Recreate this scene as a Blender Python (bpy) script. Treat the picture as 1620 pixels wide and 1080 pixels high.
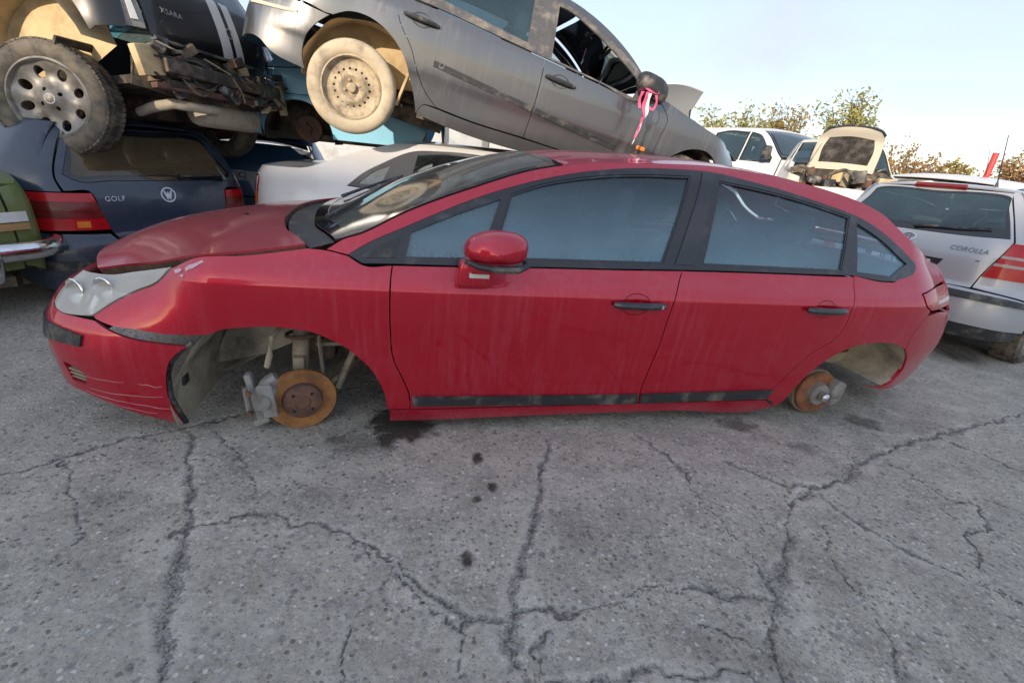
import bpy, bmesh, math, random
import numpy as np
from mathutils import Vector, Matrix
from mathutils.geometry import delaunay_2d_cdt

for _o in list(bpy.data.objects):
    bpy.data.objects.remove(_o, do_unlink=True)
SC = bpy.context.scene
COL = SC.collection
R = math.radians
PI = math.pi
random.seed(7)
RNG = np.random.default_rng(7)

# ------------------------------------------------------------------ camera
CAM_H = 1.228
cam_d = bpy.data.cameras.new('camera')
cam_d.sensor_width = 36.0
cam_d.lens = 760.0 / 1620.0 * 36.0
cam_d.clip_start = 0.05
cam_d.clip_end = 3000.0
cam = bpy.data.objects.new('camera', cam_d)
COL.objects.link(cam)
cam.matrix_world = Matrix.Translation((0, 0, CAM_H)) @ Matrix.Rotation(R(90 - 21.5), 4, 'X') @ Matrix.Rotation(R(6.07), 4, 'Z')
SC.camera = cam

# ------------------------------------------------------------------ sky and sun
SUN_EL = R(16.5)
SUN_TO = Vector((-0.36, -0.933, 0)).normalized()          # horizontal direction towards the sun
SUN_DIR = (SUN_TO * math.cos(SUN_EL) + Vector((0, 0, math.sin(SUN_EL)))).normalized()
world = bpy.data.worlds.new('World')
SC.world = world
world.use_nodes = True
_nt = world.node_tree
_nt.nodes.clear()
_out = _nt.nodes.new('ShaderNodeOutputWorld')
_bg = _nt.nodes.new('ShaderNodeBackground')
_sky = _nt.nodes.new('ShaderNodeTexSky')
_sky.sky_type = 'NISHITA'
_sky.sun_disc = False
_sky.sun_elevation = SUN_EL
_sky.sun_rotation = math.atan2(SUN_TO.x, SUN_TO.y)
_sky.altitude = 100
_sky.air_density = 1.0
_sky.dust_density = 1.0
_sky.ozone_density = 1.0
_bg.inputs['Strength'].default_value = 0.115
# thin high cloud veil over the sky
_tc = _nt.nodes.new('ShaderNodeTexCoord')
_mp = _nt.nodes.new('ShaderNodeMapping')
_mp.inputs['Scale'].default_value = (1.0, 1.0, 3.0)
_ns = _nt.nodes.new('ShaderNodeTexNoise')
_ns.inputs['Scale'].default_value = 1.7
_ns.inputs['Detail'].default_value = 7
_ns.inputs['Roughness'].default_value = 0.55
_ns.inputs['Distortion'].default_value = 0.5
_cr = _nt.nodes.new('ShaderNodeValToRGB')
_cr.color_ramp.elements[0].position = 0.36
_cr.color_ramp.elements[0].color = (0.38, 0.38, 0.38, 1)
_cr.color_ramp.elements[1].position = 0.72
_cr.color_ramp.elements[1].color = (0.94, 0.94, 0.94, 1)
_mx = _nt.nodes.new('ShaderNodeMix')
_mx.data_type = 'RGBA'
_mx.inputs['B'].default_value = (2.95, 3.2, 3.8, 1)
_l = _nt.links.new
_l(_tc.outputs['Generated'], _mp.inputs['Vector'])
_l(_mp.outputs['Vector'], _ns.inputs['Vector'])
_l(_ns.outputs['Fac'], _cr.inputs['Fac'])
_l(_cr.outputs['Color'], _mx.inputs['Factor'])
_l(_sky.outputs['Color'], _mx.inputs['A'])
_l(_mx.outputs['Result'], _bg.inputs['Color'])
_l(_bg.outputs['Background'], _out.inputs['Surface'])

sun_d = bpy.data.lights.new('sun', 'SUN')
sun_d.energy = 2.4
sun_d.angle = R(0.6)
sun_d.color = (1.0, 0.84, 0.66)
sun = bpy.data.objects.new('sun', sun_d)
COL.objects.link(sun)
sun.rotation_euler = SUN_DIR.to_track_quat('Z', 'Y').to_euler()
sun.location = (-4, -10, 8)

SC.view_settings.view_transform = 'Standard'
SC.view_settings.look = 'None'
SC.view_settings.exposure = 1.2
SC.view_settings.gamma = 1.0
SC.view_settings.use_curve_mapping = False


# ------------------------------------------------------------------ materials
MATS = {}


class NG:
    """small node-graph helper"""
    def __init__(s, name):
        s.m = bpy.data.materials.new(name)
        s.m.use_nodes = True
        s.t = s.m.node_tree
        s.t.nodes.clear()
        s.out = s.n('ShaderNodeOutputMaterial')

    def n(s, typ, **kw):
        nd = s.t.nodes.new(typ)
        for k, v in kw.items():
            if k.startswith('_'):
                setattr(nd, k[1:], v)
            else:
                s.set(nd, k.replace('__', ' '), v)
        return nd

    def set(s, nd, key, v):
        inp = nd.inputs[int(key[1:])] if key[0] == 'i' and key[1:].isdigit() else nd.inputs[key]
        if isinstance(v, bpy.types.NodeSocket):
            s.t.links.new(v, inp)
        else:
            if isinstance(v, (tuple, list)) and len(v) == 3 and inp.type == 'RGBA':
                v = (*v, 1)
            inp.default_value = v

    def coord(s, scale=(1, 1, 1), src='Object', rot=(0, 0, 0)):
        tc = s.n('ShaderNodeTexCoord')
        mp = s.n('ShaderNodeMapping', Vector=tc.outputs[src])
        mp.inputs['Scale'].default_value = scale
        mp.inputs['Rotation'].default_value = rot
        return mp.outputs['Vector']

    def noise(s, vec, scale, detail=4, rough=.55, dist=0.0):
        return s.n('ShaderNodeTexNoise', Vector=vec, Scale=scale, Detail=detail, Roughness=rough, Distortion=dist).outputs['Fac']

    def ramp(s, fac, *stops):
        r = s.n('ShaderNodeValToRGB', Fac=fac)
        el = r.color_ramp.elements
        while len(el) < len(stops):
            el.new(0.5)
        for e, (p, c) in zip(el, stops):
            e.position = p
            e.color = (c, c, c, 1) if not isinstance(c, (tuple, list)) else (*c, 1)
        return r.outputs['Color']

    def mix(s, f, a, b, mode='MIX'):
        m = s.n('ShaderNodeMix', _data_type='RGBA', _blend_type=mode)
        s.set(m, 'Factor', f)
        for key, v in (('A', a), ('B', b)):
            sock = [i for i in m.inputs if i.name == key and i.type == 'RGBA'][0]
            if isinstance(v, bpy.types.NodeSocket):
                s.t.links.new(v, sock)
            else:
                sock.default_value = (*v, 1) if len(v) == 3 else v
        return [o for o in m.outputs if o.type == 'RGBA'][0]

    def math(s, op, a, b=0.5, clamp=False):
        m = s.n('ShaderNodeMath', _operation=op, _use_clamp=clamp)
        s.set(m, 'i0', a)
        s.set(m, 'i1', b)
        return m.outputs[0]

    def bump(s, h, strength=.3, dist=.01, normal=None):
        b = s.n('ShaderNodeBump', Height=h, Strength=strength, Distance=dist)
        if normal is not None:
            s.set(b, 'Normal', normal)
        return b.outputs['Normal']

    def bsdf(s, **kw):
        p = s.n('ShaderNodeBsdfPrincipled')
        for k, v in kw.items():
            s.set(p, k.replace('__', ' '), v)
        return p.outputs[0]

    def done(s, sh):
        s.t.links.new(sh, s.out.inputs['Surface'])
        MATS[s.m.name] = s.m
        return s.m


def sep_z(g, vec):
    return g.n('ShaderNodeSeparateXYZ', Vector=vec).outputs['Z']


def paint(name, col, rough=.28, coat=.7, metal=0.0, dust=.25, dustcol=(.36, .32, .27), streak=.5, low=(0.0, .25), fade=.0, coat_rough=.07, coat_ior=1.55, spec=.5, sheen=0.0, sky_sheen=0.0):
    """car paint with dust, dried rain streaks, road splash and a painted sky sheen"""
    g = NG(name)
    o = g.coord()
    big = g.ramp(g.noise(o, 2.3, 6, .6), (.35, 0.0), (.75, 1.0))
    fine = g.ramp(g.noise(o, 55, 3, .6), (.4, .25), (.7, 1.0))
    st = g.ramp(g.noise(g.coord((38, 38, 1.3)), 1.0, 4, .6), (.47, 0.0), (.66, 1.0))
    stm = g.ramp(g.noise(o, 1.7, 2, .5), (.4, 0.0), (.62, 1.0))
    st = g.math('MULTIPLY', st, stm)
    d = g.math('MULTIPLY', g.math('MULTIPLY', big, fine), dust)
    d = g.math('ADD', d, g.math('MULTIPLY', st, streak * dust), True)
    if low[0] > 0:
        z = sep_z(g, o)
        zl = g.math('ADD', z, g.math('MULTIPLY', g.noise(o, 5, 5, .65), low[1]))
        mask = g.ramp(zl, (max(low[1] * .75, .02), 1.0), (low[1] * 1.55, 0.0))
        spk = g.ramp(g.noise(o, 120, 2, .7), (.38, .25), (.62, 1.0))
        d = g.math('MAXIMUM', d, g.math('MULTIPLY', g.math('MULTIPLY', mask, spk), low[0]))
    if sky_sheen > 0:      # pink sky sheen painted as a dust tint on the faces turned upwards
        nz = g.n('ShaderNodeSeparateXYZ', Vector=g.n('ShaderNodeNewGeometry').outputs['Normal']).outputs['Z']
        up = g.math('MULTIPLY', g.ramp(nz, (.12, 0.0), (.75, 1.0)), g.ramp(g.noise(o, 7, 6, .65), (.25, .55), (.7, 1.0)))
        d = g.math('ADD', d, g.math('MULTIPLY', up, sky_sheen), True)
    c = g.mix(g.math('MULTIPLY', g.noise(o, 3.1, 5), fade), col, tuple(min(1, x * 1.6 + .10) for x in col))
    c = g.mix(d, c, dustcol)
    rr = g.math('ADD', g.math('MULTIPLY', d, .5), rough, True)
    rr = g.math('ADD', rr, g.math('MULTIPLY', g.noise(o, 9, 4), .08), True)
    cw = g.math('SUBTRACT', coat, g.math('MULTIPLY', d, 1.1), True)
    bm = g.bump(g.noise(o, 420, 2), .02, .002)
    bm = g.bump(g.noise(o, 3.2, 2, .4), .05, .02, bm)
    return g.done(g.bsdf(Base__Color=c, Roughness=rr, Metallic=metal, Coat__Weight=cw, Coat__Roughness=coat_rough, Coat__IOR=coat_ior, Specular__IOR__Level=spec, Sheen__Weight=sheen, Sheen__Roughness=.45, Sheen__Tint=(1.0, .82, .88), Normal=bm, Coat__Normal=bm))


def simple(name, col, rough=.5, metal=0.0, var=.25, scale=14, spec=.5, bump=.15, coat=0.0, dirt=None, dirtamt=.4, dscale=5, bscale=None):
    g = NG(name)
    o = g.coord()
    f = g.noise(o, scale, 5, .6)
    c = g.mix(f, tuple(x * (1 - var) for x in col), tuple(min(1, x * (1 + var)) for x in col))
    if dirt:
        dm = g.ramp(g.noise(o, dscale, 7, .65), (.62 - dirtamt * .35, 0.0), (.80 - dirtamt * .2, 1.0))
        c = g.mix(dm, c, dirt)
    r = g.math('ADD', rough - .06, g.math('MULTIPLY', f, .14), True)
    bn = g.bump(g.noise(o, bscale or scale * 3, 4, .6), bump, .004)
    return g.done(g.bsdf(Base__Color=c, Roughness=r, Metallic=metal, Specular__IOR__Level=spec, Coat__Weight=coat, Normal=bn))


def fog_glass(name, fogcol=(.30, .37, .39), fog=.75, tint=(.55, .68, .68), drips=.35, rough=.02, zlo=None, zspan=.2, sky_fade=None, ior=1.62):
    """window glass with condensation inside: thin glossy pane, part scattering, part clear"""
    g = NG(name)
    o = g.coord()
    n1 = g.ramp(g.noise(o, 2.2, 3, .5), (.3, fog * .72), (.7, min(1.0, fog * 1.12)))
    if sky_fade is not None:
        n1 = g.math('MULTIPLY', n1, g.ramp(g.math('DIVIDE', g.math('SUBTRACT', sep_z(g, o), sky_fade[0]), sky_fade[1] - sky_fade[0]), (0.0, 1.0), (1.0, sky_fade[2])), True)  # painted sky reflection: mist colour thins out towards the top of the pane
    dr = g.ramp(g.noise(g.coord((75, 75, 2.5)), 1.0, 4, .6), (.48, 0.0), (.60, 1.0))
    if zlo is not None:
        z = sep_z(g, o)
        zz = g.math('ADD', z, g.math('MULTIPLY', g.noise(g.coord((34, 34, .3)), 1.0, 4), zspan * 1.0))
        m = g.ramp(g.math('DIVIDE', g.math('SUBTRACT', zz, zlo), zspan * 2.2), (.35, 1.0), (.75, 0.0))
        dr = g.math('MULTIPLY', dr, m)
    f = g.math('SUBTRACT', n1, g.math('MULTIPLY', dr, drips), True)
    tr = g.n('ShaderNodeBsdfTransparent', Color=tint).outputs[0]
    df = g.n('ShaderNodeBsdfDiffuse', Color=fogcol).outputs[0]
    mx = g.n('ShaderNodeMixShader', Fac=f)
    g.set(mx, 'i1', tr)
    g.set(mx, 'i2', df)
    gl = g.n('ShaderNodeBsdfGlossy', Color=(.95, .97, 1, 1), Roughness=rough).outputs[0]
    fr = g.n('ShaderNodeFresnel', IOR=ior).outputs[0]
    m2 = g.n('ShaderNodeMixShader', Fac=fr)
    g.set(m2, 'i1', mx.outputs[0])
    g.set(m2, 'i2', gl)
    return g.done(m2.outputs[0])


def lens(name, col, rough=.12, alpha=.0, rib=0):
    g = NG(name)
    o = g.coord()
    h = g.noise(o, 90, 2)
    if rib:
        w = g.n('ShaderNodeTexWave', Vector=o, Scale=rib, _bands_direction='Z')
        h = w.outputs['Fac']
    bm = g.bump(h, .35, .003)
    c = g.mix(g.noise(o, 12, 4), tuple(x * .7 for x in col), tuple(min(1, x * 1.25) for x in col))
    return g.done(g.bsdf(Base__Color=c, Roughness=rough + .1, Specular__IOR__Level=.3, Coat__Weight=.5, Coat__Roughness=.06, Normal=bm))


# ------------------------------------------------------------------ mesh helpers
def tag(o, label=None, cat=None, group=None, kind=None):
    for k, v in (('label', label), ('category', cat), ('group', group), ('kind', kind)):
        if v:
            o[k] = v
    return o


def empty(name, M, label=None, cat=None, group=None):
    o = bpy.data.objects.new(name, None)
    o.empty_display_size = .2
    COL.objects.link(o)
    o.matrix_world = M if isinstance(M, Matrix) else Matrix.Translation(M)
    return tag(o, label, cat, group)


def mesh_obj(name, v, f, mat, parent=None, smooth=True, sharp=35, loopn=None, mats=None, fm=None):
    me = bpy.data.meshes.new(name)
    me.from_pydata([tuple(map(float, p)) for p in v], [], [tuple(int(i) for i in q) for q in f])
    ml = mats or [mat]
    for m in ml:
        me.materials.append(MATS[m] if isinstance(m, str) else m)
    if fm is not None:
        me.polygons.foreach_set('material_index', np.array(fm, dtype=np.int32))
    if smooth:
        me.polygons.foreach_set('use_smooth', np.ones(len(me.polygons), dtype=bool))
        if loopn is not None:
            me.normals_split_custom_set([tuple(n) for n in loopn])
        elif sharp < 180:
            me.set_sharp_from_angle(angle=R(sharp))
    me.update()
    o = bpy.data.objects.new(name, me)
    COL.objects.link(o)
    if parent:
        o.parent = parent
    return o


def join(*parts):
    V, F = [], []
    for v, f in parts:
        n = len(V)
        V += [tuple(p) for p in v]
        F += [tuple(i + n for i in q) for q in f]
    return V, F


def xf(part, M):
    v, f = part
    return [tuple(M @ Vector(p)) for p in v], f


def T3(x, y, z):
    return Matrix.Translation((x, y, z))


def RX(a):
    return Matrix.Rotation(R(a), 4, 'X')


def RY(a):
    return Matrix.Rotation(R(a), 4, 'Y')


def RZ(a):
    return Matrix.Rotation(R(a), 4, 'Z')


def box(cx, cy, cz, sx, sy, sz, bev=0.0, seg=2):
    bm = bmesh.new()
    bmesh.ops.create_cube(bm, size=1)
    bmesh.ops.scale(bm, vec=(sx, sy, sz), verts=bm.verts)
    if bev:
        bmesh.ops.bevel(bm, geom=bm.edges[:], offset=bev, segments=seg, profile=.5, affect='EDGES')
    bmesh.ops.translate(bm, vec=(cx, cy, cz), verts=bm.verts)
    bm.verts.index_update()
    v = [tuple(p.co) for p in bm.verts]
    f = [[q.index for q in p.verts] for p in bm.faces]
    bm.free()
    return v, f


def lathe(prof, n=32, closed=False):
    """profile [(radius, y)] turned round the Y axis"""
    V, F = [], []
    m = len(prof)
    for i in range(n):
        a = 2 * PI * i / n
        for r, y in prof:
            V.append((r * math.cos(a), y, r * math.sin(a)))
    for i in range(n):
        k = (i + 1) % n
        for j in range(m if closed else m - 1):
            l = (j + 1) % m
            F.append((i * m + j, k * m + j, k * m + l, i * m + l))
    return V, F


def tube(path, rad, n=8, cap=True):
    P = [Vector(p) for p in path]
    rr = rad if isinstance(rad, (list, tuple)) else [rad] * len(P)
    V, F = [], []
    up = Vector((0, 0, 1))
    for i, p in enumerate(P):
        t = (P[min(i + 1, len(P) - 1)] - P[max(i - 1, 0)])
        t.normalize()
        a = up if abs(t.dot(up)) < .95 else Vector((1, 0, 0))
        u = t.cross(a).normalized()
        w = t.cross(u).normalized()
        for k in range(n):
            an = 2 * PI * k / n
            V.append(tuple(p + (u * math.cos(an) + w * math.sin(an)) * rr[i]))
    for i in range(len(P) - 1):
        for k in range(n):
            l = (k + 1) % n
            F.append((i * n + k, i * n + l, (i + 1) * n + l, (i + 1) * n + k))
    if cap:
        F.append(tuple(range(n - 1, -1, -1)))
        F.append(tuple(range((len(P) - 1) * n, len(P) * n)))
    return V, F


def spl(pts, step=.02, closed=False):
    """smooth curve through 2-D or 3-D points (centripetal feel, Catmull-Rom)"""
    p = np.array(pts, float)
    if len(p) == 2 and not closed:
        n = max(2, int(np.linalg.norm(p[1] - p[0]) / step) + 1)
        return [tuple(a) for a in np.linspace(p[0], p[1], n)]
    if closed:
        q = np.vstack([p[-1], p, p[0], p[1]])
    else:
        q = np.vstack([2 * p[0] - p[1], p, 2 * p[-1] - p[-2]])
    out = []
    for i in range(1, len(q) - 2):
        a, b, c, d = q[i - 1:i + 3]
        n = max(2, int(np.linalg.norm(c - b) / step) + 1)
        # non-uniform tangents keep the curve tight on uneven spacing
        t0 = np.linalg.norm(b - a) + 1e-9
        t1 = np.linalg.norm(c - b) + 1e-9
        t2 = np.linalg.norm(d - c) + 1e-9
        m1 = ((b - a) / t0 * t1 + (c - b) / t1 * t0) / (t0 + t1) * t1
        m2 = ((c - b) / t1 * t2 + (d - c) / t2 * t1) / (t1 + t2) * t1
        for k in range(n):
            t = k / n
            out.append(tuple((2 * t**3 - 3 * t**2 + 1) * b + (t**3 - 2 * t**2 + t) * m1 + (-2 * t**3 + 3 * t**2) * c + (t**3 - t**2) * m2))
    if not closed:
        out.append(tuple(q[-2]))
    return out


def path(*segs, step=.02):
    """closed outline from curve segments; corners where segments meet"""
    out = []
    for s in segs:
        c = spl(s, step) if len(s) > 1 else [tuple(s[0])]
        if out and np.hypot(out[-1][0] - c[0][0], out[-1][1] - c[0][1]) < 1e-4:
            c = c[1:]
        out += c
    if np.hypot(out[-1][0] - out[0][0], out[-1][1] - out[0][1]) < 1e-4:
        out = out[:-1]
    return out


def inpoly(pts, poly):
    p = np.asarray(pts, float)
    q = np.asarray(poly, float)
    x, y = p[:, 0], p[:, 1]
    ins = np.zeros(len(p), bool)
    j = len(q) - 1
    for i in range(len(q)):
        xi, yi = q[i]
        xj, yj = q[j]
        c = ((yi > y) != (yj > y)) & (x < (xj - xi) * (y - yi) / (yj - yi + 1e-15) + xi)
        ins ^= c
        j = i
    return ins


def segdist(pts, poly, closed=True):
    p = np.asarray(pts, float)
    q = np.asarray(poly, float)
    a = q if closed else q[:-1]
    b = np.roll(q, -1, 0) if closed else q[1:]
    best = np.full(len(p), 1e9)
    for u, v in zip(a, b):
        d = v - u
        t = np.clip(((p - u) @ d) / (d @ d + 1e-15), 0, 1)
        best = np.minimum(best, np.hypot(*(p - u - t[:, None] * d).T))
    return best


def area2(p):
    p = np.asarray(p)
    x, y = p[:, 0], p[:, 1]
    return .5 * np.sum(x * np.roll(y, -1) - np.roll(x, -1) * y)


def inset2(poly, g):
    p = np.asarray(poly, float)
    if area2(p) < 0:
        p = p[::-1]
    e = np.roll(p, -1, 0) - p
    l = np.hypot(e[:, 0], e[:, 1])
    p = p[l > 1e-6]
    e = np.roll(p, -1, 0) - p
    e /= np.hypot(e[:, 0], e[:, 1])[:, None]
    n = np.stack([-e[:, 1], e[:, 0]], 1)
    m = n + np.roll(n, 1, 0)
    m /= np.maximum((m * n).sum(1), .6)[:, None]
    return p + m * g


def triangulate(poly, holes=(), step=(.06, .03)):
    poly = np.asarray(poly, float)
    x0, y0 = poly.min(0)
    x1, y1 = poly.max(0)
    gx = np.arange(x0 + step[0] / 2, x1, step[0])
    gy = np.arange(y0 + step[1] / 2, y1, step[1])
    pts = np.zeros((0, 2))
    if len(gx) and len(gy):
        pts = np.stack(np.meshgrid(gx, gy, indexing='ij'), -1).reshape(-1, 2)
        pts = pts[inpoly(pts, poly)]
        for h in holes:
            if len(pts):
                pts = pts[~inpoly(pts, h)]
        if len(pts):
            k = segdist(pts, poly) > min(step) * .35
            for h in holes:
                k &= segdist(pts, h) > min(step) * .35
            pts = pts[k]
    loops = [np.asarray(poly)] + [np.asarray(h, float) for h in holes]
    verts, edges, n = [], [], 0
    for lp in loops:
        verts += [Vector(p) for p in lp]
        edges += [(n + i, n + (i + 1) % len(lp)) for i in range(len(lp))]
        n += len(lp)
    nb = n
    verts += [Vector(p) for p in pts]
    vo, eo, fo, ov, oe, of = delaunay_2d_cdt(verts, edges, [], 0, 1e-7)
    P = np.array([tuple(v) for v in vo])
    Fc = np.array([f for f in fo if len(f) == 3])
    cen = P[Fc].mean(1)
    k = inpoly(cen, poly)
    for h in holes:
        k &= ~inpoly(cen, h)
    Fc = Fc[k]
    # boundary edges by counting
    cnt = {}
    for f in Fc:
        for a, b in ((f[0], f[1]), (f[1], f[2]), (f[2], f[0])):
            key = (min(a, b), max(a, b))
            cnt[key] = cnt.get(key, 0) + 1
    be = []
    for f in Fc:
        for a, b in ((f[0], f[1]), (f[1], f[2]), (f[2], f[0])):
            if cnt[(min(a, b), max(a, b))] == 1:
                be.append((a, b))
    return P, Fc, be


def panel(name, surf, outline, mat, parent, holes=(), step=(.06, .03), off=0.0, lip=.012, mirror=False, gap=.0025, up=False, centre=None, disp=None):
    """cut a panel with this outline out of a parametric surface; folded lip round its edge"""
    poly = inset2(outline, gap)
    hs = [inset2(h, -gap if gap else 0) for h in holes]
    P2, F, be = triangulate(poly, hs, step)
    e = 2e-3
    P = surf(P2[:, 0], P2[:, 1])
    du = surf(P2[:, 0] + e, P2[:, 1]) - surf(P2[:, 0] - e, P2[:, 1])
    dv = surf(P2[:, 0], P2[:, 1] + e) - surf(P2[:, 0], P2[:, 1] - e)
    N = np.cross(du, dv)
    N /= np.maximum(np.linalg.norm(N, axis=1), 1e-12)[:, None]
    if up:
        sgn = np.where(N[:, 2] < 0, -1, 1)
    else:
        c = centre if centre is not None else (1.3, 0, .5)
        ref = P - np.array(c)
        ref[:, 0] = np.sign(ref[:, 0]) * np.maximum(np.abs(ref[:, 0]) - 1.5, 0)
        sgn = np.where((N * ref).sum(1) < 0, -1, 1)
    N = N * sgn[:, None]
    P = P + N * off
    if disp is not None:
        P = P + N * disp(P)[:, None]
    if mirror:
        P = P * np.array([1, -1, 1])
        N = N * np.array([1, -1, 1])
    gn = np.cross(P[F[:, 1]] - P[F[:, 0]], P[F[:, 2]] - P[F[:, 0]])
    fl = (gn * N[F].mean(1)).sum(1) < 0
    F[fl] = F[fl][:, ::-1]
    n = len(P)
    V = list(P)
    faces = [tuple(f) for f in F]
    ln = [N[i] for f in faces for i in f]
    if lip:
        cnt = set()
        for f in faces:
            for a, b in ((f[0], f[1]), (f[1], f[2]), (f[2], f[0])):
                cnt.add((a, b))
        for a, b in be:
            if (a, b) not in cnt:
                a, b = b, a
            i = len(V)
            V += [P[a], P[b], P[b] - N[b] * lip, P[a] - N[a] * lip]
            faces.append((i + 1, i, i + 3, i + 2))
            q = np.cross(P[a] - P[b], -N[b])
            q = q / max(np.linalg.norm(q), 1e-12)
            ln += [q] * 4
    return mesh_obj(name, V, faces, mat, parent, True, 180, ln)


def plate(name, outline, th, M, mat, parent, holes=(), step=(.05, .05), surf=None):
    """flat sheet with holes and real thickness, in its own XY plane, placed with M; surf(x,y)->z domes it"""
    P2, F, be = triangulate(outline, holes, step)
    z = surf(P2[:, 0], P2[:, 1]) if surf else np.zeros(len(P2))
    n = len(P2)
    V = [(p[0], p[1], zz) for p, zz in zip(P2, z)] + [(p[0], p[1], zz - th) for p, zz in zip(P2, z)]
    a = P2[F[:, 0]]; b = P2[F[:, 1]]; c = P2[F[:, 2]]
    s = (b[:, 0] - a[:, 0]) * (c[:, 1] - a[:, 1]) - (b[:, 1] - a[:, 1]) * (c[:, 0] - a[:, 0])
    F = np.where((s < 0)[:, None], F[:, ::-1], F)
    fs = [tuple(f) for f in F] + [tuple(i + n for i in f[::-1]) for f in F]
    es = set()
    for f in F:
        for u, v in ((f[0], f[1]), (f[1], f[2]), (f[2], f[0])):
            es.add((u, v))
    for u, v in be:
        if (u, v) not in es:
            u, v = v, u
        fs.append((v, u, u + n, v + n))
    V = [tuple(M @ Vector(p)) for p in V]
    return mesh_obj(name, V, fs, mat, parent, True, 30)


def text_obj(name, s, size, M, mat, parent, depth=.003, shear=0.0, spacing=1.0):
    """raised lettering as a mesh"""
    cu = bpy.data.curves.new(name, 'FONT')
    cu.body = s
    cu.size = size
    cu.extrude = depth
    cu.align_x = 'CENTER'
    cu.align_y = 'CENTER'
    cu.shear = shear
    cu.space_character = spacing
    to = bpy.data.objects.new(name + '_tmp', cu)
    COL.objects.link(to)
    dg = bpy.context.evaluated_depsgraph_get()
    me = bpy.data.meshes.new_from_object(to.evaluated_get(dg))
    bpy.data.objects.remove(to, do_unlink=True)
    me.transform(M)
    me.materials.clear()
    me.materials.append(MATS[mat])
    o = bpy.data.objects.new(name, me)
    COL.objects.link(o)
    o.parent = parent
    return o


# ------------------------------------------------------------------ car surfaces
def pchip(xk, yk):
    xk = np.asarray(xk, float)
    yk = np.asarray(yk, float)
    h = np.diff(xk)
    d = np.diff(yk) / h
    m = np.zeros(len(xk))
    m[0] = d[0]
    m[-1] = d[-1]
    for i in range(1, len(xk) - 1):
        if d[i - 1] * d[i] > 0:
            a = 2 * h[i] + h[i - 1]
            b = h[i] + 2 * h[i - 1]
            m[i] = (a + b) / (a / d[i - 1] + b / d[i])

    def f(x):
        x = np.clip(np.asarray(x, float), xk[0], xk[-1])
        i = np.clip(np.searchsorted(xk, x) - 1, 0, len(xk) - 2)
        t = (x - xk[i]) / h[i]
        t2 = t * t
        t3 = t2 * t
        return (2 * t3 - 3 * t2 + 1) * yk[i] + (t3 - 2 * t2 + t) * h[i] * m[i] + (-2 * t3 + 3 * t2) * yk[i + 1] + (t3 - t2) * h[i] * m[i + 1]
    return f


def sstep(a, b, x):
    t = np.clip((x - a) / (b - a), 0, 1)
    return t * t * (3 - 2 * t)


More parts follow.
